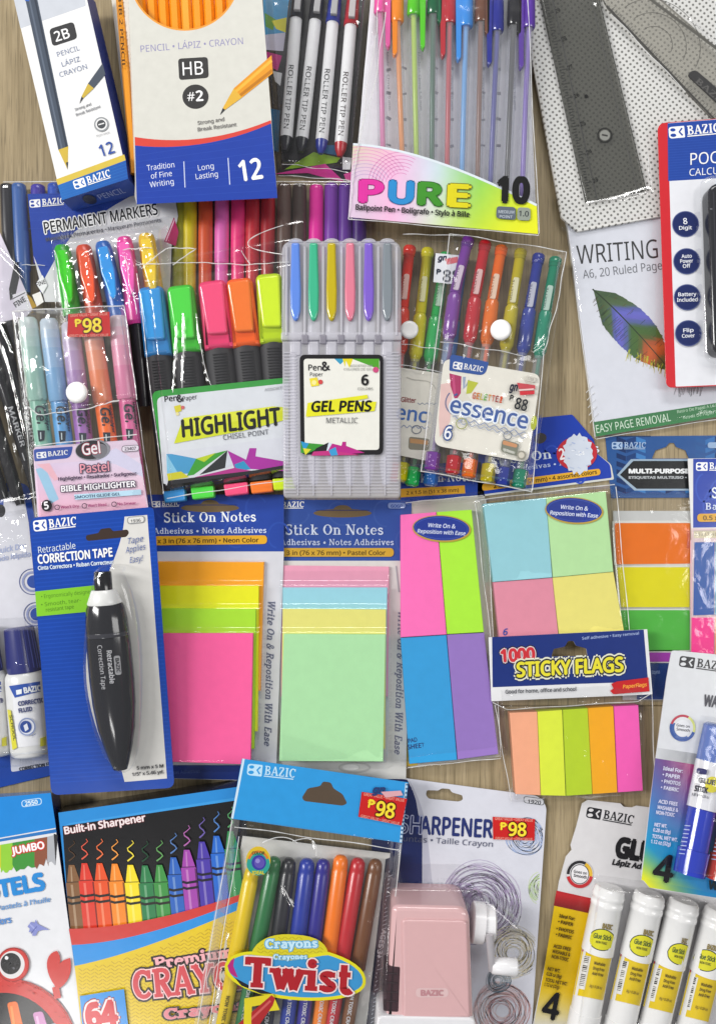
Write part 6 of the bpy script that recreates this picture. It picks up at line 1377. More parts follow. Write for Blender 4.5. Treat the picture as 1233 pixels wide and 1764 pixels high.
def correction_tape():
    t = thing('correction_tape_pack', 'bright blue blister card with a black pen shaped correction tape', 'correction tape', 180, 1130)
    z = ZL(880, 37, 1365, 25); dn = lambda d: (lambda x, y: z(x, y)+d)
    hole = rnd_poly([(149, 922), (170, 918), (174, 911), (190, 909), (195, 915), (220, 912), (223, 918), (218, 925), (152, 932), (148, 928)], 3)
    g = G(z, 'glossy_card'); g.prism(rnd_poly([(51, 892), (265, 873), (301, 1357), (89, 1370)], [16, 10, 14, 14]), z, dn(-.0007), '0f419f', holes=[hole])
    L_, R_ = ((51, 892), (89, 1370)), ((265, 873), (301, 1357))
    for k in range(64):
        v = .03+.94*k/64; a, b = L2(*L_, v), L2(*R_, v); g.line([(a[0]+2, a[1]), (b[0]-2, b[1])], 2.2, '1648ab'); g.l -= 1
    g.l += 1
    wl = bez((215, 890), (213, 920), (205, 945), (188, 985), n=10)+bez((188, 985), (150, 1080), (138, 1140), (158, 1225), n=12)+bez((158, 1225), (172, 1280), (190, 1312), (210, 1328), n=8)
    g.poly(wl+[(215, 1347), (288, 1341), (254, 887)], 'd3d1cd')
    g.poly(hole, '3a2c26')
    logo(g, (59, 916), (133, 908), 18, bg='0f419f')
    g.text('Retractable', (67, 953), (131, 945), 11, 'd8e4f8', bold=.0); g.text('CORRECTION TAPE', (66, 971), (195, 958), 14.5, 'f0f4fc', bold=.035); g.text('Cinta Correctora • Ruban Correcteur', (66, 982), (196, 971), 6.4, 'd8e4f8', bold=.04)
    g.poly([(61, 1019), (166, 1008), (158, 1035), (150, 1054), (64, 1062)], '7fc22c'); g.text('• Ergonomically designed', (72, 1031), (160, 1022), 6.5, '47761c', bold=.0); g.text('• Smooth, tear-', (72, 1045), (140, 1037), 6.5, '47761c'); g.text('resistant tape', (80, 1054), (128, 1048), 6.5, '47761c')
    g.poly(rnd_poly([(219, 891), (249, 888), (250, 900), (220, 903)], 6), '8a8c90'); g.poly(rnd_poly([(220.5, 892), (247.5, 889.3), (248.5, 899), (221.5, 901.7)], 5), 'd8d6d2'); g.text('1936', (226, 900.5), (243, 898.5), 5, '4a4c50', bold=.02)
    for s, a, b in (('Tape', (222, 937), (248, 932)), ('Applies', (217, 953), (252, 946)), ('Easy!', (224, 970), (248, 966))): g.text(s, a, b, 10, '4a5f9c', bold=.0, shear=.35)
    g.text('5 mm x 5 M', (236, 1326), (282, 1322), 5.6, '3a3a40', bold=.03); g.text('1/5" x 5.46 yd.', (228, 1337), (283, 1332), 5.6, '3a3a40', bold=.03)
    g.make('backing_card', t)
    # the pen
    zc = .0135; zt = lambda y: z(180, y)+zc*.82
    a, b = (181, 1038), (208, 1325)
    g = G(0, 'shiny_plastic')
    g.tube(a, b, zt(a[1]), zt(b[1]), [(0, 29), (.03, 33), (.10, 36), (.25, 38), (.45, 38.5), (.6, 37), (.75, 32), (.87, 24), (.95, 17), (1, 12)], '26262a', n=32, flat=.78)
    g.tube(L2(a, b, .175), L2(a, b, .2), zt(1088)+.0008, zt(1095)+.0008, [(0, 36.6), (.5, 37.4), (1, 36.6)], '3a3a40', n=32, flat=.78)
    p = g.make('tape_pen', t)
    g = G(0, 'plastic'); g.tube((179, 1016), (181, 1041), zt(1016), zt(1041), [(0, 20), (.1, 22), (.9, 30), (1, 29)], 'e2e2e0', n=28, flat=.85); g.make('collar', p)
    g = G(0, 'shiny_plastic'); g.tube((177, 984), (179, 1018), zt(984), zt(1018), [(0, 13), (.06, 15), (1, 15.5)], '17171a', n=24, flat=.9); g.make('push_button', p)
    zf = on_tube(a, b, zt(a[1]), zt(b[1]), 38.2, .78, .0003)
    g = G(zf, 'card'); g.text('Correction Tape', (168, 1112), (176, 1188), 8, 'b8b8bc', bold=.01); g.text('Retractable', (184, 1121), (190, 1178), 8.5, 'c0c0c4', bold=.02); g.poly(rnd_poly([(196, 1130), (207, 1129), (210, 1162), (199, 1163)], 4), '9c9ca0'); g.text('BAZIC', (199, 1134), (202, 1159), 6, '2e2e32', bold=.04); g.make('lettering', p)
    # moulded blister
    g = G(0, 'crisp_blister'); out = bez((160, 990), (150, 1030), (128, 1140), (150, 1226), n=12)+bez((150, 1226), (166, 1300), (190, 1332), (206, 1334), n=8)+bez((206, 1334), (236, 1336), (240, 1290), (240, 1200), n=10)+bez((240, 1200), (240, 1060), (220, 980), (196, 972), n=12)+bez((196, 972), (176, 970), (166, 974), (160, 990), n=6)
    out = [p for i, p in enumerate(out) if i == 0 or math.dist(p, out[i-1]) > .5]
    g.prism(out, dn(.0235), dn(.0001), 'ffffff', mat='crisp_blister', bev=13); g.make('blister', t)
correction_tape()

# ---------------------------------------------------------------- crayon boxes
def oil_pastels():
    t = thing('oil_pastel_box', 'white and blue box of jumbo oil pastels with a red crab drawn on it', 'oil pastels', 40, 1580)
    z = 26*MM; TL, TR, BR, BL = (-60, 1378), (88, 1366), (146, 1790), (-60, 1800)
    g = G(z, 'glossy_card'); hexa(g, [(*TL, z), (*TR, z), (*BR, z), (*BL, z)], [(-50, 1370, .001), (102, 1361, .001), (159, 1782, .001), (-50, 1790, .001)], 'd9dade', ['1f7cc4', '1b2f6c', 'dddddd', 'dddddd'])
    g.poly([TL, TR, (97, 1426), (-60, 1454)], '1f82cf'); g.poly([(-60, 1456), (97, 1428), (98, 1434), (-60, 1460)], '2a70b4')
    g.poly(rnd_poly([(37, 1379), (72, 1374), (73, 1386), (38, 1391)], 6), 'bcd8ee'); g.poly(rnd_poly([(38.5, 1380), (70.5, 1375.4), (71.5, 1384.8), (39.5, 1389.5)], 5), '2a86cf'); g.text('2550', (44, 1388), (66, 1384.5), 7, 'dcecf8', bold=.03)
    x = -20
    for w, c in ((22, 'c8c02a'), (20, '8cc43a'), (38, '3f8c3a'), (22, '87503a'), (18, 'a8aab0'), (14, '2e2d30')):
        top = [(x, 1459-(x+20)*.17), (x+w, 1459-(x+w+20)*.17)]; bot = []
        for k in range(7): bx = x+w+2-(w+2)*k/6; bot.append((bx, 1500-(bx)*.16+rnd.uniform(-9, 8)))
        if x+w > 97: top[1] = (93, top[1][1])
        g.poly(top+[p if p[0] < 98 else (96, p[1]) for p in bot], c); x += w
    g.text('JUMBO', (21, 1472), (78, 1461), 12, 'f0eef0', bold=.04, out='c8342c', ow=.08)
    g.text('PASTELS', (-62, 1556), (80, 1531), 27, '2384cc', bold=.06)
    g.text("Pasteles al óleo • Pastels à l'huile", (-110, 1587), (88, 1553), 8, '6c96c8', bold=.03, shear=.1); g.text('12 Colors', (-36, 1600), (21, 1589), 11, '4d84c4', bold=.04)
    pts = [(48, 1596), (54, 1588), (60, 1590), (62, 1584), (66, 1592), (76, 1597), (86, 1602), (74, 1602), (66, 1604), (62, 1612), (56, 1612), (57, 1604), (50, 1606), (52, 1600)]; g.poly(pts, '7f86c2'); g.line([(52, 1592), (62, 1602)], 3, '9aa0d4'); g.line([(54, 1608), (64, 1596)], 2, '5e66a8')
    # crayon drawn crab with a window of pastels
    red = 'c2322c'
    body = [p for p in ell(8, 1806, 122, 118, 0, 60)]
    g.poly([p for p in body], red); win = ell(6, 1822, 104, 112, 0, 50); g.poly(win, '1c1b1d')
    def clip(pts): 
        return pts
    for k, (x0, c, cl) in enumerate(((-24, 'd8c21c', 'ecd84a'), (22, 'dd6a20', 'f08a3c'), (66, 'c284b4', 'dcaed0'), (92, '8f8c9c', 'b4b2c0'))):
        w = 16 if k < 3 else 9; top = 1716+abs(x0-6)**2*.0052+10
        g.poly(rnd_poly([(x0-w*.6, top), (x0+w*.5, top-3), (x0+w*.75+14, 1800), (x0-w*.5+14, 1800)], [6, 6, 0, 0]), c); g.line([(x0-2, top+6), (x0+8, 1800)], 4, cl)
    g.ring(8, 1806, 124, 120, 3, 'a8241f')
    g.poly([(-10, 1700), (0, 1676), (34, 1676), (40, 1698)], red)
    g.disc(23, 1662, 28, 30, red, 10); g.disc(21, 1662, 22, 24, 'd6d3d4', 10); g.disc(19, 1660, 17.5, 18.5, '201f21', 10); g.ring(23, 1662, 27, 29, 2, '9a1f1c', 10)
    g.disc(12, 1650, 3.2, 3.2, 'e8e8ec'); g.disc(24, 1668, 2, 2, '6a6a70')
    for i in range(40): a = rnd.uniform(0, 6.28); r = rnd.uniform(0, 15); g.disc(19+r*math.cos(a), 1660+r*1.05*math.sin(a), .9, .9, '3c3b40'); g.l -= 1
    g.l += 1
    g.poly(bez((96, 1700), (74, 1670), (78, 1642), (98, 1638), n=10)+bez((98, 1638), (104, 1642), (106, 1656), (103, 1660), n=6)+[(110, 1654), (121, 1650)]+bez((121, 1650), (126, 1668), (122, 1690), (104, 1702), n=8), red)
    g.line([(96, 1700), (100, 1720)], 12, red)
    for i in range(60):
        a = rnd.uniform(-2.6, -.4); rr = rnd.uniform(106, 121); x, y = 8+rr*math.cos(a), 1806+rr*math.sin(a)
        if x < 130: g.line([(x, y), (x+rnd.uniform(2, 5), y+rnd.uniform(-2, 3))], .9, rnd.choice(['d8544a', 'a8241f'])); g.l -= 1
    g.l += 1
    g.make('carton', t)
oil_pastels()
def crayon_box():
    t = thing('crayon_box', 'yellow and blue box of 64 wax crayons with a row of crayon tips on black', 'crayons', 270, 1570)
    z = 25*MM; TL, TR, BR, BL = (101, 1400), (420, 1354), (430, 1790), (141, 1790)
    g = G(z, 'glossy_card')
    hexa(g, [(*TL, z), (*TR, z), (*BR, z), (*BL, z)], [(112, 1388, .001), (420, 1340, .001), (425, 1780, .001), (152, 1780, .001)], '2a86cc', ['1b1c22', '2a86cc', 'dddddd', '1f66a8'])
    rim = rnd_poly([TL, TR, BR, BL], [12, 0, 0, 0])
    g.poly([(108, 1423), (425, 1376), (425, 1560), (120, 1600)], '19181a')
    g.poly([(120, 1418), (425, 1371), (425, 1376), (110, 1423)], '3a96d8')
    g.text('Built-in Sharpener', (112, 1437), (252, 1414), 12, 'e9dede', bold=.035, out='8a3a40', ow=.03)
    cr = [(124, 1490, '7f5a3a'), (146, 1487, 'd33a2c'), (172, 1487, 'dd5228'), (198, 1488, 'e8862a'), (225, 1490, 'ead42a'), (250, 1491, '2f7a4a'), (275, 1490, '3f8c44'), (299, 1477, '2f60b4'), (322, 1464, '9c44a4'), (348, 1450, '4a3aa0'), (373, 1440, '2a66c4'), (397, 1432, '2f8a50')]
    for i, (x, y, c) in enumerate(cr):
        rgb = [int(c[k:k+2], 16) for k in (0, 2, 4)]; dk = mixc(rgb, (10, 10, 14), .45); lt = mixc(rgb, (255, 250, 235), .28)
        dxs = 13+(y-1490)*.0; yb = 1612-(x-124)*.17
        k = lambda yy: (yy-y)*.10
        g.poly([(x-5, y), (x+4.5, y), (x+12.5+k(y+32), y+32), (x-11.5+k(y+32), y+32)], c); g.poly([(x-13.2+k(y+32), y+31), (x+13.2+k(y+32), y+31), (x+13.4+k(yb), yb), (x-13+k(yb), yb)], c)
        g.poly([(x-5+k(y+32), y+34), (x-1+k(y+32), y+34), (x-1+k(yb), yb), (x-5+k(yb), yb)], lt); g.poly([(x-2, y+3), (x, y+3), (x-1+k(y+30), y+30), (x-4+k(y+30), y+30)], lt)
        g.poly([(x+10.2+k(y+32), y+32), (x+13.2+k(y+32), y+32), (x+13.4+k(yb), yb), (x+10.6+k(yb), yb)], dk)
        g.line([(x-11+k(y+30), y+30), (x+12+k(y+30), y+29)], 1.6, dk)
        for o in (54, 64): g.line([(x-13+k(y+o), y+o+1), (x, y+o+3), (x+13.2+k(y+o), y+o)], 4.2, '23221f' if i < 8 else '1f1d2a')
        sq = [(x+4*math.sin(j*1.25+.5)*(1.4 if i < 9 else 1.2), y-42+j*4.4) for j in range(9)]; g.line(sq, (1.2, 2.6), mixc(rgb, (240, 230, 180), .2) if i not in (0, 5) else dk)
    red_u = bez((119, 1600), (210, 1600), (310, 1576), (428, 1536), n=16); red_l = bez((124, 1628), (220, 1624), (320, 1590), (428, 1546), n=16)
    g.poly(red_u+red_l[::-1], 'c53a34'); blu = bez((129, 1664), (220, 1646), (320, 1606), (428, 1560), n=16); g.poly(red_l+blu[::-1], '2389d4')
    g.poly(blu+[(430, 1790), (143, 1790)], 'd8bb1e')
    # basket weave of short strokes
    for r in range(34):
        for c in range(44):
            x = 132+c*7+(r % 2)*0; y = 1590+r*6.2
            yl = 1664-(x-129)*.16-((x-129)/300)**2*58
            if y < yl+6 or x < 134+(y-1664)*.1 or x > 424: continue
            s = 2.2 if c % 2 else -2.2; g.line([(x-3, y-s), (x+3, y+s)], 1.3, 'b4931a' if (r+c) % 3 else 'bf9f20'); g.l -= 1
    g.l += 1
    serif(g, 'Premium', (268, 1670), (404, 1648), 20, 'e8a9b0', T=.24, t=.13, sf=.1, out='e8a9b0', ow=.01, out2='221c16', ow2=.16)
    serif(g, 'CRAYONS', (231, 1722), (474, 1698), 49, 'c8424a', T=.22, t=.12, sf=.07, out='efc6c8', ow=.045, out2='241c18', ow2=.11)
    serif(g, 'Crayons', (284, 1757), (424, 1738), 18, 'd8808a', T=.24, t=.13, sf=.1, out='e8b4b8', ow=.03, out2='2a2018', ow2=.16)
    g.poly([(138, 1716), (214, 1704), (224, 1790), (144, 1790)], '2389d4')
    g.text('64', (150, 1772), (206, 1764), 40, 'c93038', bold=.06, out='f0dada', ow=.05, out2='8a1c20', ow2=.08)
    g.text('COUNT', (160, 1784), (206, 1779), 8, 'eef2f8', bold=.03)
    g.make('carton', t)
crayon_box()
def twist_crayons():
    t = thing('twist_crayon_pack', 'clear bag of eight twist up crayons under a sky blue header with a price sticker', 'twist crayons', 520, 1560)
    Z = ZL(380, 27, 690, 10, 0); dn = lambda d: (lambda x, y: Z(x, y)+d)
    hole = rnd_poly([(520, 1374), (530, 1358), (552, 1354), (556, 1346), (570, 1348), (574, 1358), (590, 1368), (598, 1384), (590, 1388), (524, 1380)], 4)
    g = G(dn(.011), 'card')
    TL, TR, BR, BL = (417, 1307), (703, 1348), (692, 1452), (398, 1410)
    g.prism([TL, TR, BR, BL], dn(.011), dn(.0104), '2d94d6', holes=[hole])
    g.line([(420, 1307), (400, 1410)], 4, 'c8dcea'); g.line([(700, 1349), (690, 1451)], 4, 'b8d0e4')
    for k in range(14): a, b = L2((701, 1350), (690, 1450), k/14), L2((701, 1350), (690, 1450), (k+.45)/14); g.line([a, b], 3.6, '4a6a8c'); g.l -= 1
    g.l += 1
    g.poly(hole, '55473a')
    logo(g, (425, 1335), (508, 1344), 19, fg='b8dcf4', bg='2d94d6')
    g.make('header_card', t)
    price(t, [(623, 1364), (701, 1376), (691, 1422), (617, 1407)], dn(.0120))
    g = G(dn(.0122), 'glossy_card'); g.text('gn', (640, 1366), (664, 1366), 12, '26386c', bold=.05, shear=.3); g.poly([(656, 1364), (690, 1362), (694, 1370), (664, 1374)], 'd8a4ac'); g.make('flag_sticker', t)
    g = G(dn(.0006), 'card'); g.prism([(418, 1440), (672, 1470), (640, 1790), (360, 1790)], dn(.0006), dn(.0001), 'd2d1cd'); g.poly([(664, 1480), (690, 1470), (650, 1790), (628, 1790)], '22263c'); 
    for k in range(40): y = 1500+k*7; g.line([(676-(y-1480)*.12+rnd.uniform(-5, 5), y), (672-(y-1480)*.12, y+3)], 1.2, 'c4c8d4'); g.l -= 1
    g.l += 1
    g.text('AGES 3+', (658, 1600), (648, 1650), 8, 'd0d0d8', bold=.04); g.make('insert_card', t)
    for (a, b, c, r) in (((436, 1492), (379, 1790), 'e0c012', 14), ((474, 1476), (412, 1790), '2a7040', 14), ((499, 1478), (455, 1790), '28282e', 14), ((530, 1479), (491, 1790), '24389c', 15), ((558, 1480), (518, 1790), '2c2688', 14), ((588, 1473), (546, 1790), 'f07814', 14.5), ((618, 1478), (566, 1790), 'b8222c', 14.5), ((648, 1480), (594, 1790), '6e4426', 14)):
        z0 = lambda p: Z(p[0], p[1])+.0056
        u = (Vector(b)-Vector(a)).normalized()
        g = G(0, 'plastic'); m = tuple(Vector(a)+u*180); g.tube(m, b, z0(m), z0(b), [(0, r*.86), (1, r*.86)], mixc([int(c[i:i+2], 16) for i in (0, 2, 4)], (200, 200, 210), .12), n=18); p = g.make('twist_crayon', t, cn(c)+' crayon')
        g = G(0, 'plastic'); g.tube(a, tuple(Vector(a)+u*190), z0(a), z0(m), [(0, r*.35), (.012, r*.62), (.04, r*.84), (.1, r*.92), (.13, r*.9), (.14, r*.96), (1, r)], c, n=20); cp = g.make('cap', p)
        g = G(lambda x, y: Z(x, y)+.0056+r*S*.9, 'card'); n = Vector((u.y, -u.x)); o = Vector(a)+u*228; g.text('NON TOXIC CRAYON', tuple(o-n*3), tuple(o+u*80-n*3), 6, 'd8d8dc' if c not in ('e0c012',) else '5a5020', bold=.03); g.make('lettering', p)
    # printed oval and emblem on the bag
    g = G(dn(.0142), 'glossy_card')
    g.disc(445, 1482, 21, 24, 'd4b42c', 0); g.disc(445, 1488, 20, 20, '2f9a8c', 0); g.line(ell(445, 1486, 17, 19, 0, 20, 200, 340), 4, 'd07a2c'); g.disc(446, 1486, 12.5, 13, '3a3a98'); g.disc(447, 1486, 9, 9.5, '5c50a8'); g.disc(444, 1483, 4, 4, '8c84c8')
    g.text('COLOR', (434, 1472), (456, 1472), 5, '3a5a2c', bold=.04); g.text('IDEAL', (434, 1506), (456, 1506), 5.5, 'd8cc3a', bold=.04); g.make('emblem', t); g = G(dn(.0142), 'glossy_card')
    crest = bez((430, 1652), (436, 1618), (470, 1606), (508, 1610), n=10)+bez((508, 1610), (548, 1612), (566, 1626), (566, 1650), n=8)+[(540, 1672), (450, 1668)]
    g.poly(crest, 'd2c62a')
    for r in range(9):
        for c in range(22): 
            x, y = 440+c*6, 1616+r*6; s = 2 if c % 2 else -2
            if (x-500)**2/62**2+(y-1645)**2/32**2 < .95: g.line([(x-2.5, y-s), (x+2.5, y+s)], 1.1, 'b4a424'); g.l -= 1
    g.l += 1
    ov = bez((387, 1664), (390, 1646), (420, 1636), (440, 1640), n=8)+bez((440, 1640), (500, 1660), (540, 1640), (566, 1640), n=8)+bez((566, 1640), (600, 1650), (634, 1668), (630, 1694), n=8)+bez((630, 1694), (626, 1720), (560, 1728), (500, 1722), n=10)+bez((500, 1722), (440, 1716), (386, 1694), (387, 1664), n=10)
    ov = [p for i, p in enumerate(ov) if i == 0 or math.dist(p, ov[i-1]) > .5]
    g.poly(ov, 'dcd424'); inn = shrink(ov, 5.5); g.poly(inn, '3c90c8'); g.poly([(392, 1664), (398, 1654), (404, 1650), (402, 1664), (410, 1684), (404, 1682), (396, 1676)], 'b02a78'); g.poly([(404, 1684), (430, 1698), (470, 1712), (450, 1712), (416, 1698)], '23222a')
    serif(g, 'Crayons', (457, 1634), (547, 1632), 16, 'bfe0f0', T=.26, t=.15, sf=.08, out='5aa8d4', ow=.09); serif(g, 'Crayones', (471, 1653), (529, 1652), 9, 'bfe0f0', T=.26, t=.16, sf=.08, out='5aa8d4', ow=.09)
    serif(g, 'Twist', (420, 1700), (604, 1711), 52, 'a8222a', T=.27, t=.16, sf=.07, out='ead6d6', ow=.05)
    g.poly([(421, 1720), (470, 1712), (482, 1740), (462, 1742), (456, 1730), (434, 1734), (434, 1790), (420, 1790)], 'd8c82a'); g.poly([(380, 1790), (468, 1714), (474, 1720), (470, 1732), (430, 1790)], 'a82a2c'); g.line([(405, 1782), (466, 1724)], 4, 'c85a58'); g.poly([(420, 1748), (433, 1738), (433, 1790), (420, 1790)], 'd8c82a')
    g.make('printed_label', t)
    bead(t, [along((400, 1412), (336, 1790), 50, .8), along((412, 1440), (356, 1790), 40, 1), along((690, 1454), (654, 1790), 50, .8), along((404, 1424), (690, 1464), 40, 1), bez((452, 1452), (480, 1436), (500, 1442), (512, 1452), n=12), bez((508, 1448), (540, 1438), (546, 1450), (545, 1474), n=12), bez((484, 1526), (494, 1534), (496, 1548), (506, 1562), n=10)], dn(.0142), 1.)
    film_over(t, [(399, 1408), (693, 1450), (655, 1790), (334, 1790)], Z, 12.8, edge=(.09, .0, .08, 0), wr=.0016, freq=1.0, seed=33, nu=110, nv=120, seams=[((399, 1410), (413, 1413), (352, 1790), (330, 1790)), ((682, 1449), (693, 1451), (655, 1790), (640, 1790))],
              creases=[([(404, 1420), (520, 1440), (560, 1430), (690, 1458)], 3, 1.2), ([(448, 1452), (480, 1436), (512, 1446)], 3, 1.4), ([(508, 1448), (540, 1440), (545, 1470)], 3, 1.4), ([(488, 1528), (496, 1548), (504, 1560)], 3.5, 1.6), ([(396, 1440), (350, 1700)], 3.2, 1.4), ([(412, 1500), (380, 1640)], 2.6, 1.0), ([(682, 1470), (640, 1764)], 3.2, 1.4), ([(520, 1500), (470, 1764)], 2.2, .6), ([(580, 1500), (545, 1700)], 2.2, .7), ([(640, 1500), (604, 1764)], 2.2, .9), ([(614, 1500), (575, 1764)], 2.2, .6)])
twist_crayons()
# ---------------------------------------------------------------- pencil sharpener card
def scribble(g, cx, cy, r, cols, n=9, w=1.2, sq=1.):
    n = int(n*1.7); w *= .62; cols = [''.join('%02x' % int(lerp(int(c[i:i+2], 16), 214, .36)) for i in (0, 2, 4)) for c in cols]
    edge = lambda y: 941-(y-1388)*27/402-3
    def cut(pts):
        run = []
        for p in pts:
            if p[0] < edge(p[1]): run.append(p)
            else:
                if len(run) > 1: yield run
                run = []
        if len(run) > 1: yield run
    for k in range(n):
        rr = r*(.25+.75*k/n); pts = []; ph = rnd.uniform(0, 6.28); ox, oy = rnd.uniform(-r, r)*.07, rnd.uniform(-r, r)*.07
        for i in range(41):
            a = ph+2*math.pi*i/40*1.05; q = rr*(1+.05*math.sin(3*a+ph)); pts.append((cx+ox+q*math.cos(a), cy+oy+q*sq*math.sin(a)))
        for run in cut(pts): g.line(run, w*rnd.uniform(.7, 1.4), rnd.choice(cols)); g.l -= 1
    g.l += 1
def sharpener_pack():
    t = thing('sharpener_pack', 'white card with scribbled circles and a pink crank pencil sharpener', 'pencil sharpener', 790, 1570)
    z = 2.5*MM; g = G(z, 'glossy_card')
    hole = rnd_poly([(733, 1369), (735, 1361), (755, 1362), (760, 1358), (774, 1359), (778, 1365), (796, 1370), (797, 1378), (790, 1381), (738, 1376)], 3)
    card = rnd_poly([(650, 1336), (700, 1341), (926, 1371), (941, 1388), (914, 1790), (630, 1790)], [0, 0, 8, 10, 0, 0])
    g.prism(card, z, z-.0007, 'cfd0da', holes=[hole])
    g.poly([(650, 1337), (701, 1343)]+bez((701, 1343), (716, 1370), (726, 1400), (727, 1440), n=8)+[(727, 1532), (640, 1540), (640, 1337)], '1e2858'); g.poly(bez((704, 1343), (722, 1372), (734, 1410), (737, 1450), n=8)+[(746, 1540), (728, 1532), (727, 1440), (716, 1378)], 'b4b5c4')
    g.poly(rnd_poly([(901, 1371), (937, 1376), (937, 1388), (901, 1383)], 6), '6e7074'); g.poly(rnd_poly([(902.5, 1372.4), (935.5, 1377), (935.5, 1386.6), (902.5, 1382)], 5), 'd6d7de'); g.text('1920', (908, 1383), (931, 1386), 6, '3a3c42', bold=.03)
    scribble(g, 905, 1442, 33, ['8fa8dc', 'a4b8e6', '7d9ad8', 'b2c4ea'], 12, 1.6); scribble(g, 938, 1530, 30, ['b4d67c', 'a4cc70', 'c4e08c'], 9, 1.6); scribble(g, 826, 1558, 70, ['8a70a8', '9a84b4', '7a6098', 'b49cc8'], 26, 1.3); scribble(g, 800, 1560, 40, ['8a6aa8', 'a68abf'], 10, 1.2)
    scribble(g, 884, 1640, 46, ['cdbb86', 'd8c898', 'c2ae76', 'b8b08c'], 15, 1.3); scribble(g, 864, 1742, 52, ['c88484', 'd49c9a', 'b87078', 'dcb0a8'], 18, 1.3); scribble(g, 858, 1690, 22, ['4a6a80', '5f8094', '3a5a72'], 10, 1.3)
    g.text('SHARPENER', (686, 1434), (848, 1443), 30, '26326c', bold=.03); g.l += 1
    g.text('SH', (686, 1434.1), (725, 1436.6), 30, '1e2858', bold=.0, out='a9aecb', ow=.035)
    g.text('Sacapuntas • Taille Crayon', (648, 1446), (848, 1459), 9.5, '50546c', bold=.0)
    g.make('backing_card', t)
    price(t, [(848, 1407), (921, 1411), (920, 1448), (849, 1446)], z+.0008)
    H = .040
    body = rnd_poly([(675, 1560), (808, 1563), (815, 1768), (664, 1772)], [14, 24, 6, 4], 7)
    g = G(0, 'shiny_plastic'); g.prism(body, H, z+.001, 'd9b0b1', 'cfa9aa', bev=9); 
    inner = rnd_poly([(692, 1584), (805, 1586), (810, 1753), (694, 1755)], [8, 10, 4, 4]); g.prism(inner, H+.0012, H-.001, 'd7acad', bev=4)
    g.poly(rnd_poly([(716, 1702), (772, 1702), (772, 1718), (716, 1718)], 8), 'dcbcbc', z=H+.00135); s_ = g; s_.z = H+.0015; s_.text('BAZIC', (724, 1715), (764, 1715), 9, 'c08a90', bold=.06)
    b = g.make('sharpener_body', t)
    g = G(0, 'smoke'); g.prism(rnd_poly([(661, 1664), (689, 1666), (686, 1744), (660, 1742)], 3), H+.0004, H-.014, '55434a', bev=2); 
    for k in range(4): g.prism([(666, 1676+16*k), (684, 1677+16*k), (684, 1679+16*k), (666, 1678+16*k)], H+.0009, H, '6d5a60', bev=.5)
    g.make('shavings_drawer', b)
    g = G(0, 'plastic'); g.prism(rnd_poly([(650, 1750), (818, 1754), (822, 1800), (646, 1800)], [10, 10, 0, 0]), H+.002, z+.001, 'e4e3e6', bev=4); g.make('base', b)
    # crank at the side: bush, wheel, arm, handle
    zc = .024
    g = G(0, 'plastic'); g.tube((812, 1588), (832, 1590), zc, zc, [(0, 32), (.1, 35), (1, 35)], 'e6e4e6', n=36); g.tube((832, 1590), (852, 1591), zc, zc, [(0, 28), (.05, 31), (.85, 31), (1, 26)], 'eceaec', n=36); w = g.make('crank_wheel', b)
    g = G(0, 'plastic'); g.tube((843, 1610), (847, 1672), zc+.012, zc+.006, [(0, 7), (1, 6)], 'b4b0b4', n=12, flat=.6); a = g.make('crank_arm', w)
    g = G(0, 'plastic'); g.tube((846, 1663), (890, 1666), zc+.004, zc+.004, [(0, 12), (.05, 14), (.92, 15.5), (1, 13)], 'eeedef', n=24); g.make('handle', a)
    g = G(0, 'crisp_blister'); out = rnd_poly([(664, 1530), (818, 1532), (846, 1550), (900, 1600), (900, 1690), (846, 1700), (826, 1800), (650, 1800)], [14, 20, 20, 16, 16, 20, 0, 0], 6)
    g.prism(out, H+.0045, z+.0002, 'ffffff', mat='crisp_blister', bev=9); g.make('blister', t)
sharpener_pack()

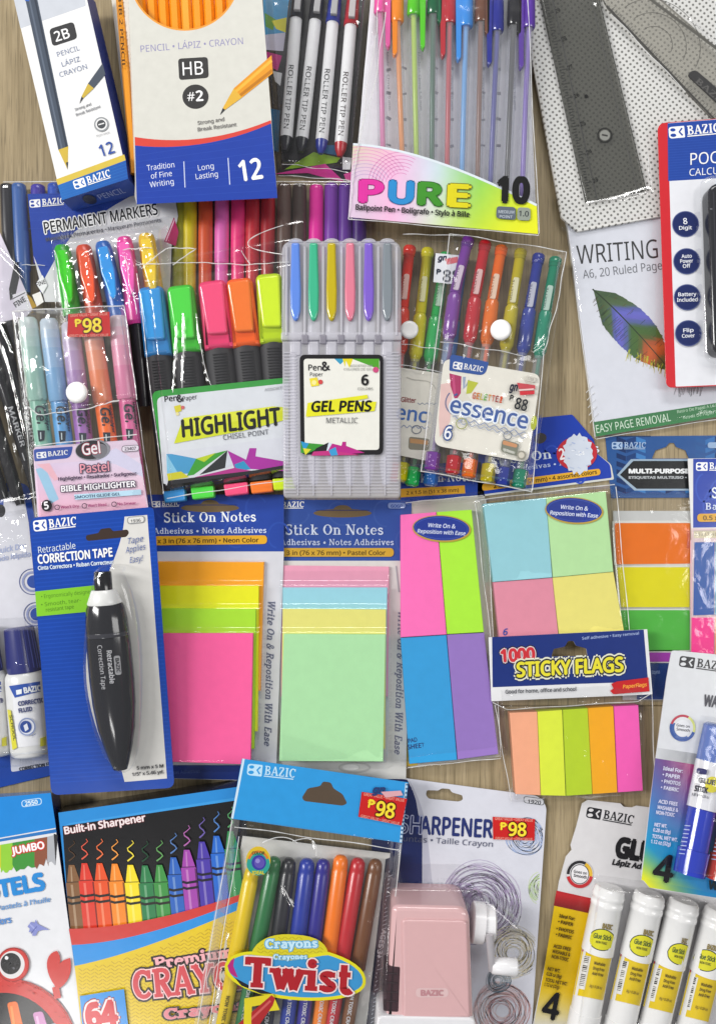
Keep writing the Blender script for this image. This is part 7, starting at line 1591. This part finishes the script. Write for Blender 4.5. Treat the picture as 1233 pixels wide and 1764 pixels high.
# ---------------------------------------------------------------- glue sticks
def glue_pack():
    t = thing('glue_stick_pack', 'torn edged white and yellow card holding four white and yellow glue sticks', 'glue sticks', 1080, 1590)
    z = 2*MM; g = G(z, 'glossy_card')
    card = [(1002, 1384), (1012, 1378), (1068, 1384), (1074, 1390), (1088, 1391), (1096, 1388), (1250, 1408), (1250, 1790), (912, 1790), (930, 1700), (942, 1640), (954, 1572), (962, 1520), (974, 1476), (984, 1464), (982, 1456), (992, 1424)]
    g.prism(card, z, z-.0007, 'd2d0d2')
    g.poly([(958, 1534), (1030, 1550), (1026, 1576), (953, 1560)], 'b42a2e'); g.poly([(954, 1560), (1026, 1576), (1000, 1790), (915, 1790), (936, 1672)], 'd9b412')
    g.grad([(932, 1696), (1012, 1712), (1004, 1790), (914, 1790)], lambda u, v: mixc((217, 180, 20), (222, 220, 216), min(1, v*1.25)), 2, 8)
    g.grad([(958, 1538), (1029, 1553), (1026, 1576), (953, 1560)], lambda u, v: mixc((186, 44, 48), (120, 34, 36), v), 2, 3)
    logo(g, (1008, 1408), (1089, 1423), 18, fg='26262a', bg='d2d0d2')
    g.text('GLUE STICKS', (1057, 1474), (1258, 1508), 31, '1c1b1e', bold=.07); g.text('Lápiz Adhesivo • Bâton de Colle', (1053, 1489), (1240, 1520), 9, '29282c', bold=.05, shear=.15)
    c = (998, 1506); g.disc(*c, 23, 24, 'd2d0d2'); g.line(ell(*c, 20, 21, 0, 24, 10, 170), 6, 'bc2f34'); g.line(ell(*c, 20, 21, 0, 20, 180, 300), 5, '2c2a2c'); g.line(ell(*c, 19, 20, 0, 16, 300, 370), 6, 'd6ad35'); g.disc(*c, 15, 16, 'e0dee0'); g.ring(*c, 15.5, 16.5, 1.4, '3a3638')
    g.text('Goes on', (987, 1503), (1010, 1507), 4.8, '38363a', bold=.03); g.text('Smooth', (987, 1510), (1010, 1514), 4.8, '38363a', bold=.03)
    for s, x, y, w in (('Ideal For:', 962, 1580, 27), ('• PAPER', 960, 1590, 26), ('• PHOTOS', 957, 1602, 30), ('• FABRIC', 956, 1612, 28), ('ACID FREE', 952, 1632, 30), ('WASHABLE &', 950, 1641, 31), ('NON-TOXIC', 949, 1650, 29), ('NET WT.', 942, 1671, 22), ('0.28 oz (8g)', 940, 1680, 26), ('TOTAL NET WT.', 938, 1690, 38), ('1.12 oz (32g)', 936, 1698, 26)):
        g.text(s, (x, y), (x+w, y+w*.22), 5.6, '4e3a10', bold=.04)
    g.text('4', (930, 1752), (960, 1758), 45, '17161a', bold=.03)
    g.make('backing_card', t)
    for i, (a, b) in enumerate((((1050, 1528), (1000, 1784)), ((1119, 1538), (1059, 1800)), ((1178, 1551), (1116, 1806)), ((1240, 1566), (1180, 1812)))):
        zc = z+.0105; r = 27.5; u = (Vector(b)-Vector(a)).normalized(); n = Vector((u.y, -u.x)); Ln = (Vector(b)-Vector(a)).length
        P = lambda s, w: tuple(Vector(a)+u*s+n*w)
        g = G(0, 'shiny_plastic'); g.tube(a, b, zc, zc, [(100/Ln, r*.94, 'e2e1e0'), (112/Ln, r*.94, 'e2e1e0'), (.83, r*.94, 'e2e1e0'), (.835, r*.99), (.9, r*.99), (1, r*.97)], 'e2e1e0', n=32); p = g.make('glue_stick', t)
        g = G(0, 'shiny_plastic'); g.tube(a, P(112, 0), zc, zc, [(0, r*.8), (.03, r*.93), (.10, r*.97), (.11, r), (.16, r), (.17, r*.97), (.22, r*.97), (.23, r), (.28, r), (.29, r*.97), (1, r)], 'e6e5e4', n=32); g.make('cap', p)
        zf = on_tube(a, b, zc, zc, r*.955, 1, .0001)
        g = G(zf, 'glossy_card'); rot = (4, 8, 16, -3)[i]
        g.grad([P(117, -26), P(117, 26), P(194, 26), P(194, -26)], lambda u_, v: (218, 188, 22), 28, 2); g.l += 6
        g.grad([P(113.5, -26), P(113.5, 26), P(118, 26), P(118, -26)], lambda u_, v: (176, 42, 48), 28, 1)
        g.grad([P(124, -22), P(124, -9), P(182, -9), P(182, -22)], lambda u_, v: (220, 219, 214), 12, 2); g.l += 6
        for k in range(17):
            s = 126+k*3.1
            if k not in (4, 9): g.line([P(s, -20.5+1.7*j) for j in range(6)], rnd.choice((1, 1.5, 2.2)), '2a2828'); g.l -= 1
        g.l += 2
        g.wrap_disc(P, 92, rot, 19, 24, '2e3a20'); g.l += 3; g.wrap_disc(P, 92, rot, 17.4, 22.4, 'd6d022'); g.l += 4
        w = min(17, 22-rot); g.text('Glue Stick', P(91, rot-16), P(91, rot+min(16, w)), 8, '3f5a28', bold=.04); g.text('NON-TOXIC', P(99, rot-10), P(99, rot+min(10, w)), 4, '5a5a20', bold=.03)
        g.text('BAZIC', P(72, rot-4), P(72, rot+min(14, w)), 8, '8a7a4a', bold=.06)
        for k, s in enumerate(('Washable', 'Drug Free', 'Acid Free')): g.text(s, P(136+9*k, -2), P(136+9*k, 18), 5, '4e3f10', bold=.03)
        g.text('8g / 0.28 oz', P(176, -2), P(176, 20), 4.5, '6a5818', bold=.02)
        g.make('printed_label', p)
    film_over(t, [(1024, 1506), (1262, 1540), (1262, 1800), (976, 1800)], z+.0002, 21.5, 'crisp_blister', 'blister', edge=(.06, .08, 0, 0), wr=.0007, freq=.8, seed=40, nu=90, nv=80,
              bumps=lambda p, u, v: -.0022*(1-abs(math.sin(math.pi*((p[0]-1020+(p[1]-1528)*.22)/63.)))) if p[1] > 1520 else 0, creases=[([(1082, 1540), (1046, 1764)], 3, .8), ([(1145, 1556), (1100, 1764)], 3, .8), ([(1206, 1572), (1164, 1764)], 3, .8)])
glue_pack()
def washable_glue_pack():
    t = thing('glue_stick_pack', 'white card fading from purple to blue and yellow with coloured washable glue sticks', 'glue sticks', 1190, 1330)
    z = ZL(1120, 12, 1545, 26); dn = lambda d: (lambda x, y: z(x, y)+d)
    g = G(z, 'glossy_card')
    card = rnd_poly([(1156, 1120), (1262, 1130), (1262, 1552), (1118, 1530), (1103, 1512), (1128, 1310), (1147, 1170)], [6, 0, 0, 14, 8, 0, 4]); g.prism(card, z, dn(-.0007), 'ced0d4')
    g.grad([(1131, 1288), (1262, 1308), (1262, 1330), (1128, 1306)], lambda u, v: mixc((196, 198, 202), (140, 142, 146), min(1, u*2)), 6, 2)
    def ink(u, v):
        top = mixc((96, 76, 138), (150, 48, 104), min(1, u*2.2)); mid = mixc((64, 124, 184), (92, 74, 140), min(1, u*1.6)); low = mixc((30, 144, 190), (48, 120, 186), u); yel = (222, 220, 40)
        c = mixc(top, mid, min(1, v*2.4)) if v < .42 else mixc(mid, low, min(1, (v-.42)*4))
        k = max(0, min(1, (v-.70)*3.6-u*1.5)); return mixc(c, yel, k)
    g.grad([(1128, 1306), (1262, 1328), (1262, 1550), (1104, 1516)], ink, 14, 22)
    g.grad([(1104.5, 1513), (1262, 1546), (1262, 1551), (1118, 1529)], lambda u, v: mixc((222, 220, 40), (30, 130, 190), min(1, u*1.6)), 10, 2)
    logo(g, (1168, 1148), (1252, 1160), 18, fg='2c2c30', bg='ced0d4'); g.text('WASHABLE', (1210, 1215), (1290, 1226), 18, '3a3a44', bold=.05)
    c = (1175, 1254); g.disc(*c, 22, 23, 'd4d5d8'); g.line(ell(*c, 20, 21, 0, 24, 20, 200), 5, '2c4f94'); g.line(ell(*c, 20, 21, 0, 14, 200, 300), 4, 'b03a4c'); g.line(ell(*c, 20, 21, 0, 10, 300, 380), 4, 'c9cf7a'); g.line(ell(*c, 16, 17, 0, 20, 60, 210), 3, '35589c'); g.disc(*c, 13, 14, 'dddee2')
    g.text('Goes on', (1164, 1251), (1187, 1254), 4.6, '40424c', bold=.03); g.text('Smooth', (1164, 1258), (1187, 1261), 4.6, '40424c', bold=.03)
    for s, x, y, w in (('Ideal For:', 1141, 1326, 34), ('• PAPER', 1140, 1337, 30), ('• PHOTOS', 1138, 1348, 33), ('• FABRIC', 1137, 1359, 31), ('ACID FREE', 1133, 1383, 33), ('WASHABLE &', 1131, 1393, 36), ('NON-TOXIC', 1129, 1402, 32), ('NET WT.', 1126, 1423, 22), ('0.28 oz (8g)', 1124, 1432, 30), ('TOTAL NET WT.', 1122, 1443, 44), ('1.12 oz (32g)', 1120, 1452, 34)):
        g.text(s, (x, y), (x+w, y+w*.16), 6, 'dcdcf0', bold=.03)
    g.text('4', (1121, 1515), (1157, 1521), 45, '161619', bold=.03); g.text('Washable', (1218, 1531), (1300, 1543), 14, '14242e', bold=.05)
    g.make('backing_card', t)
    for i, (a, b, c, cl) in enumerate((((1237, 1248), (1186, 1506), '2a3cb0', '6d86cc'), ((1300, 1260), (1240, 1518), 'b03a2c', 'd08a7c'))):
        zt = lambda p: z(p[0], p[1])+.010; r = 26; u = (Vector(b)-Vector(a)).normalized(); n = Vector((u.y, -u.x)); P = lambda s, w: tuple(Vector(a)+u*s+n*w)
        g = G(0, 'shiny_plastic'); g.tube(P(66, 0), b, zt(a), zt(b), [(0, r, 'dcdce2'), (.42, r, 'dcdce2'), (.425, r*.9, c), (.78, r*.9, c), (.785, r*1.04, c), (1, r*1.02, c)], 'dcdce2', n=32); p = g.make('glue_stick', t, 'glue stick with '+cn(c)+' base')
        g = G(0, 'tinted'); g.tube(a, P(70, 0), zt(a), zt(a), [(0, r*.75), (.05, r*.94), (1, r)], cl, n=28); g.make('cap', p)
        g = G(on_tube(a, b, zt(a), zt(b), r*1.01, 1, .0002), 'card')
        g.wrap_disc(P, 104, 9, 14, 13, 'd2c83a', 10); g.l += 3; g.text('GLUE', P(104, -16), P(104, 14), 8, '4a4a54', bold=.05); g.text('STICK', P(120, -20), P(120, 4), 9, '2c2c38', bold=.05); g.text('NET WT. 0.28 oz', P(129, -22), P(129, 8), 4.5, '55555f', bold=.03); g.poly(rnd_poly([P(80, -22), P(80, -4), P(90, -4), P(90, -22)], 4), '38386c')
        for k in range(8): g.line([P(182+k*7, -24), P(181+k*7, -14)], 1.6, 'b4c0e0')
        g.make('printed_label', p)
    film_over(t, [(1206, 1232), (1275, 1242), (1275, 1526), (1156, 1512)], dn(.0002), 19.5, 'crisp_blister', 'blister', edge=(.07, .06, 0, .05), wr=.0007, freq=.8, seed=41, nu=50, nv=80, creases=[([(1226, 1320), (1214, 1420)], 3.5, 1.2), ([(1198, 1240), (1180, 1330)], 3, 1.0), ([(1160, 1500), (1240, 1516)], 3, 1.0)])
washable_glue_pack()
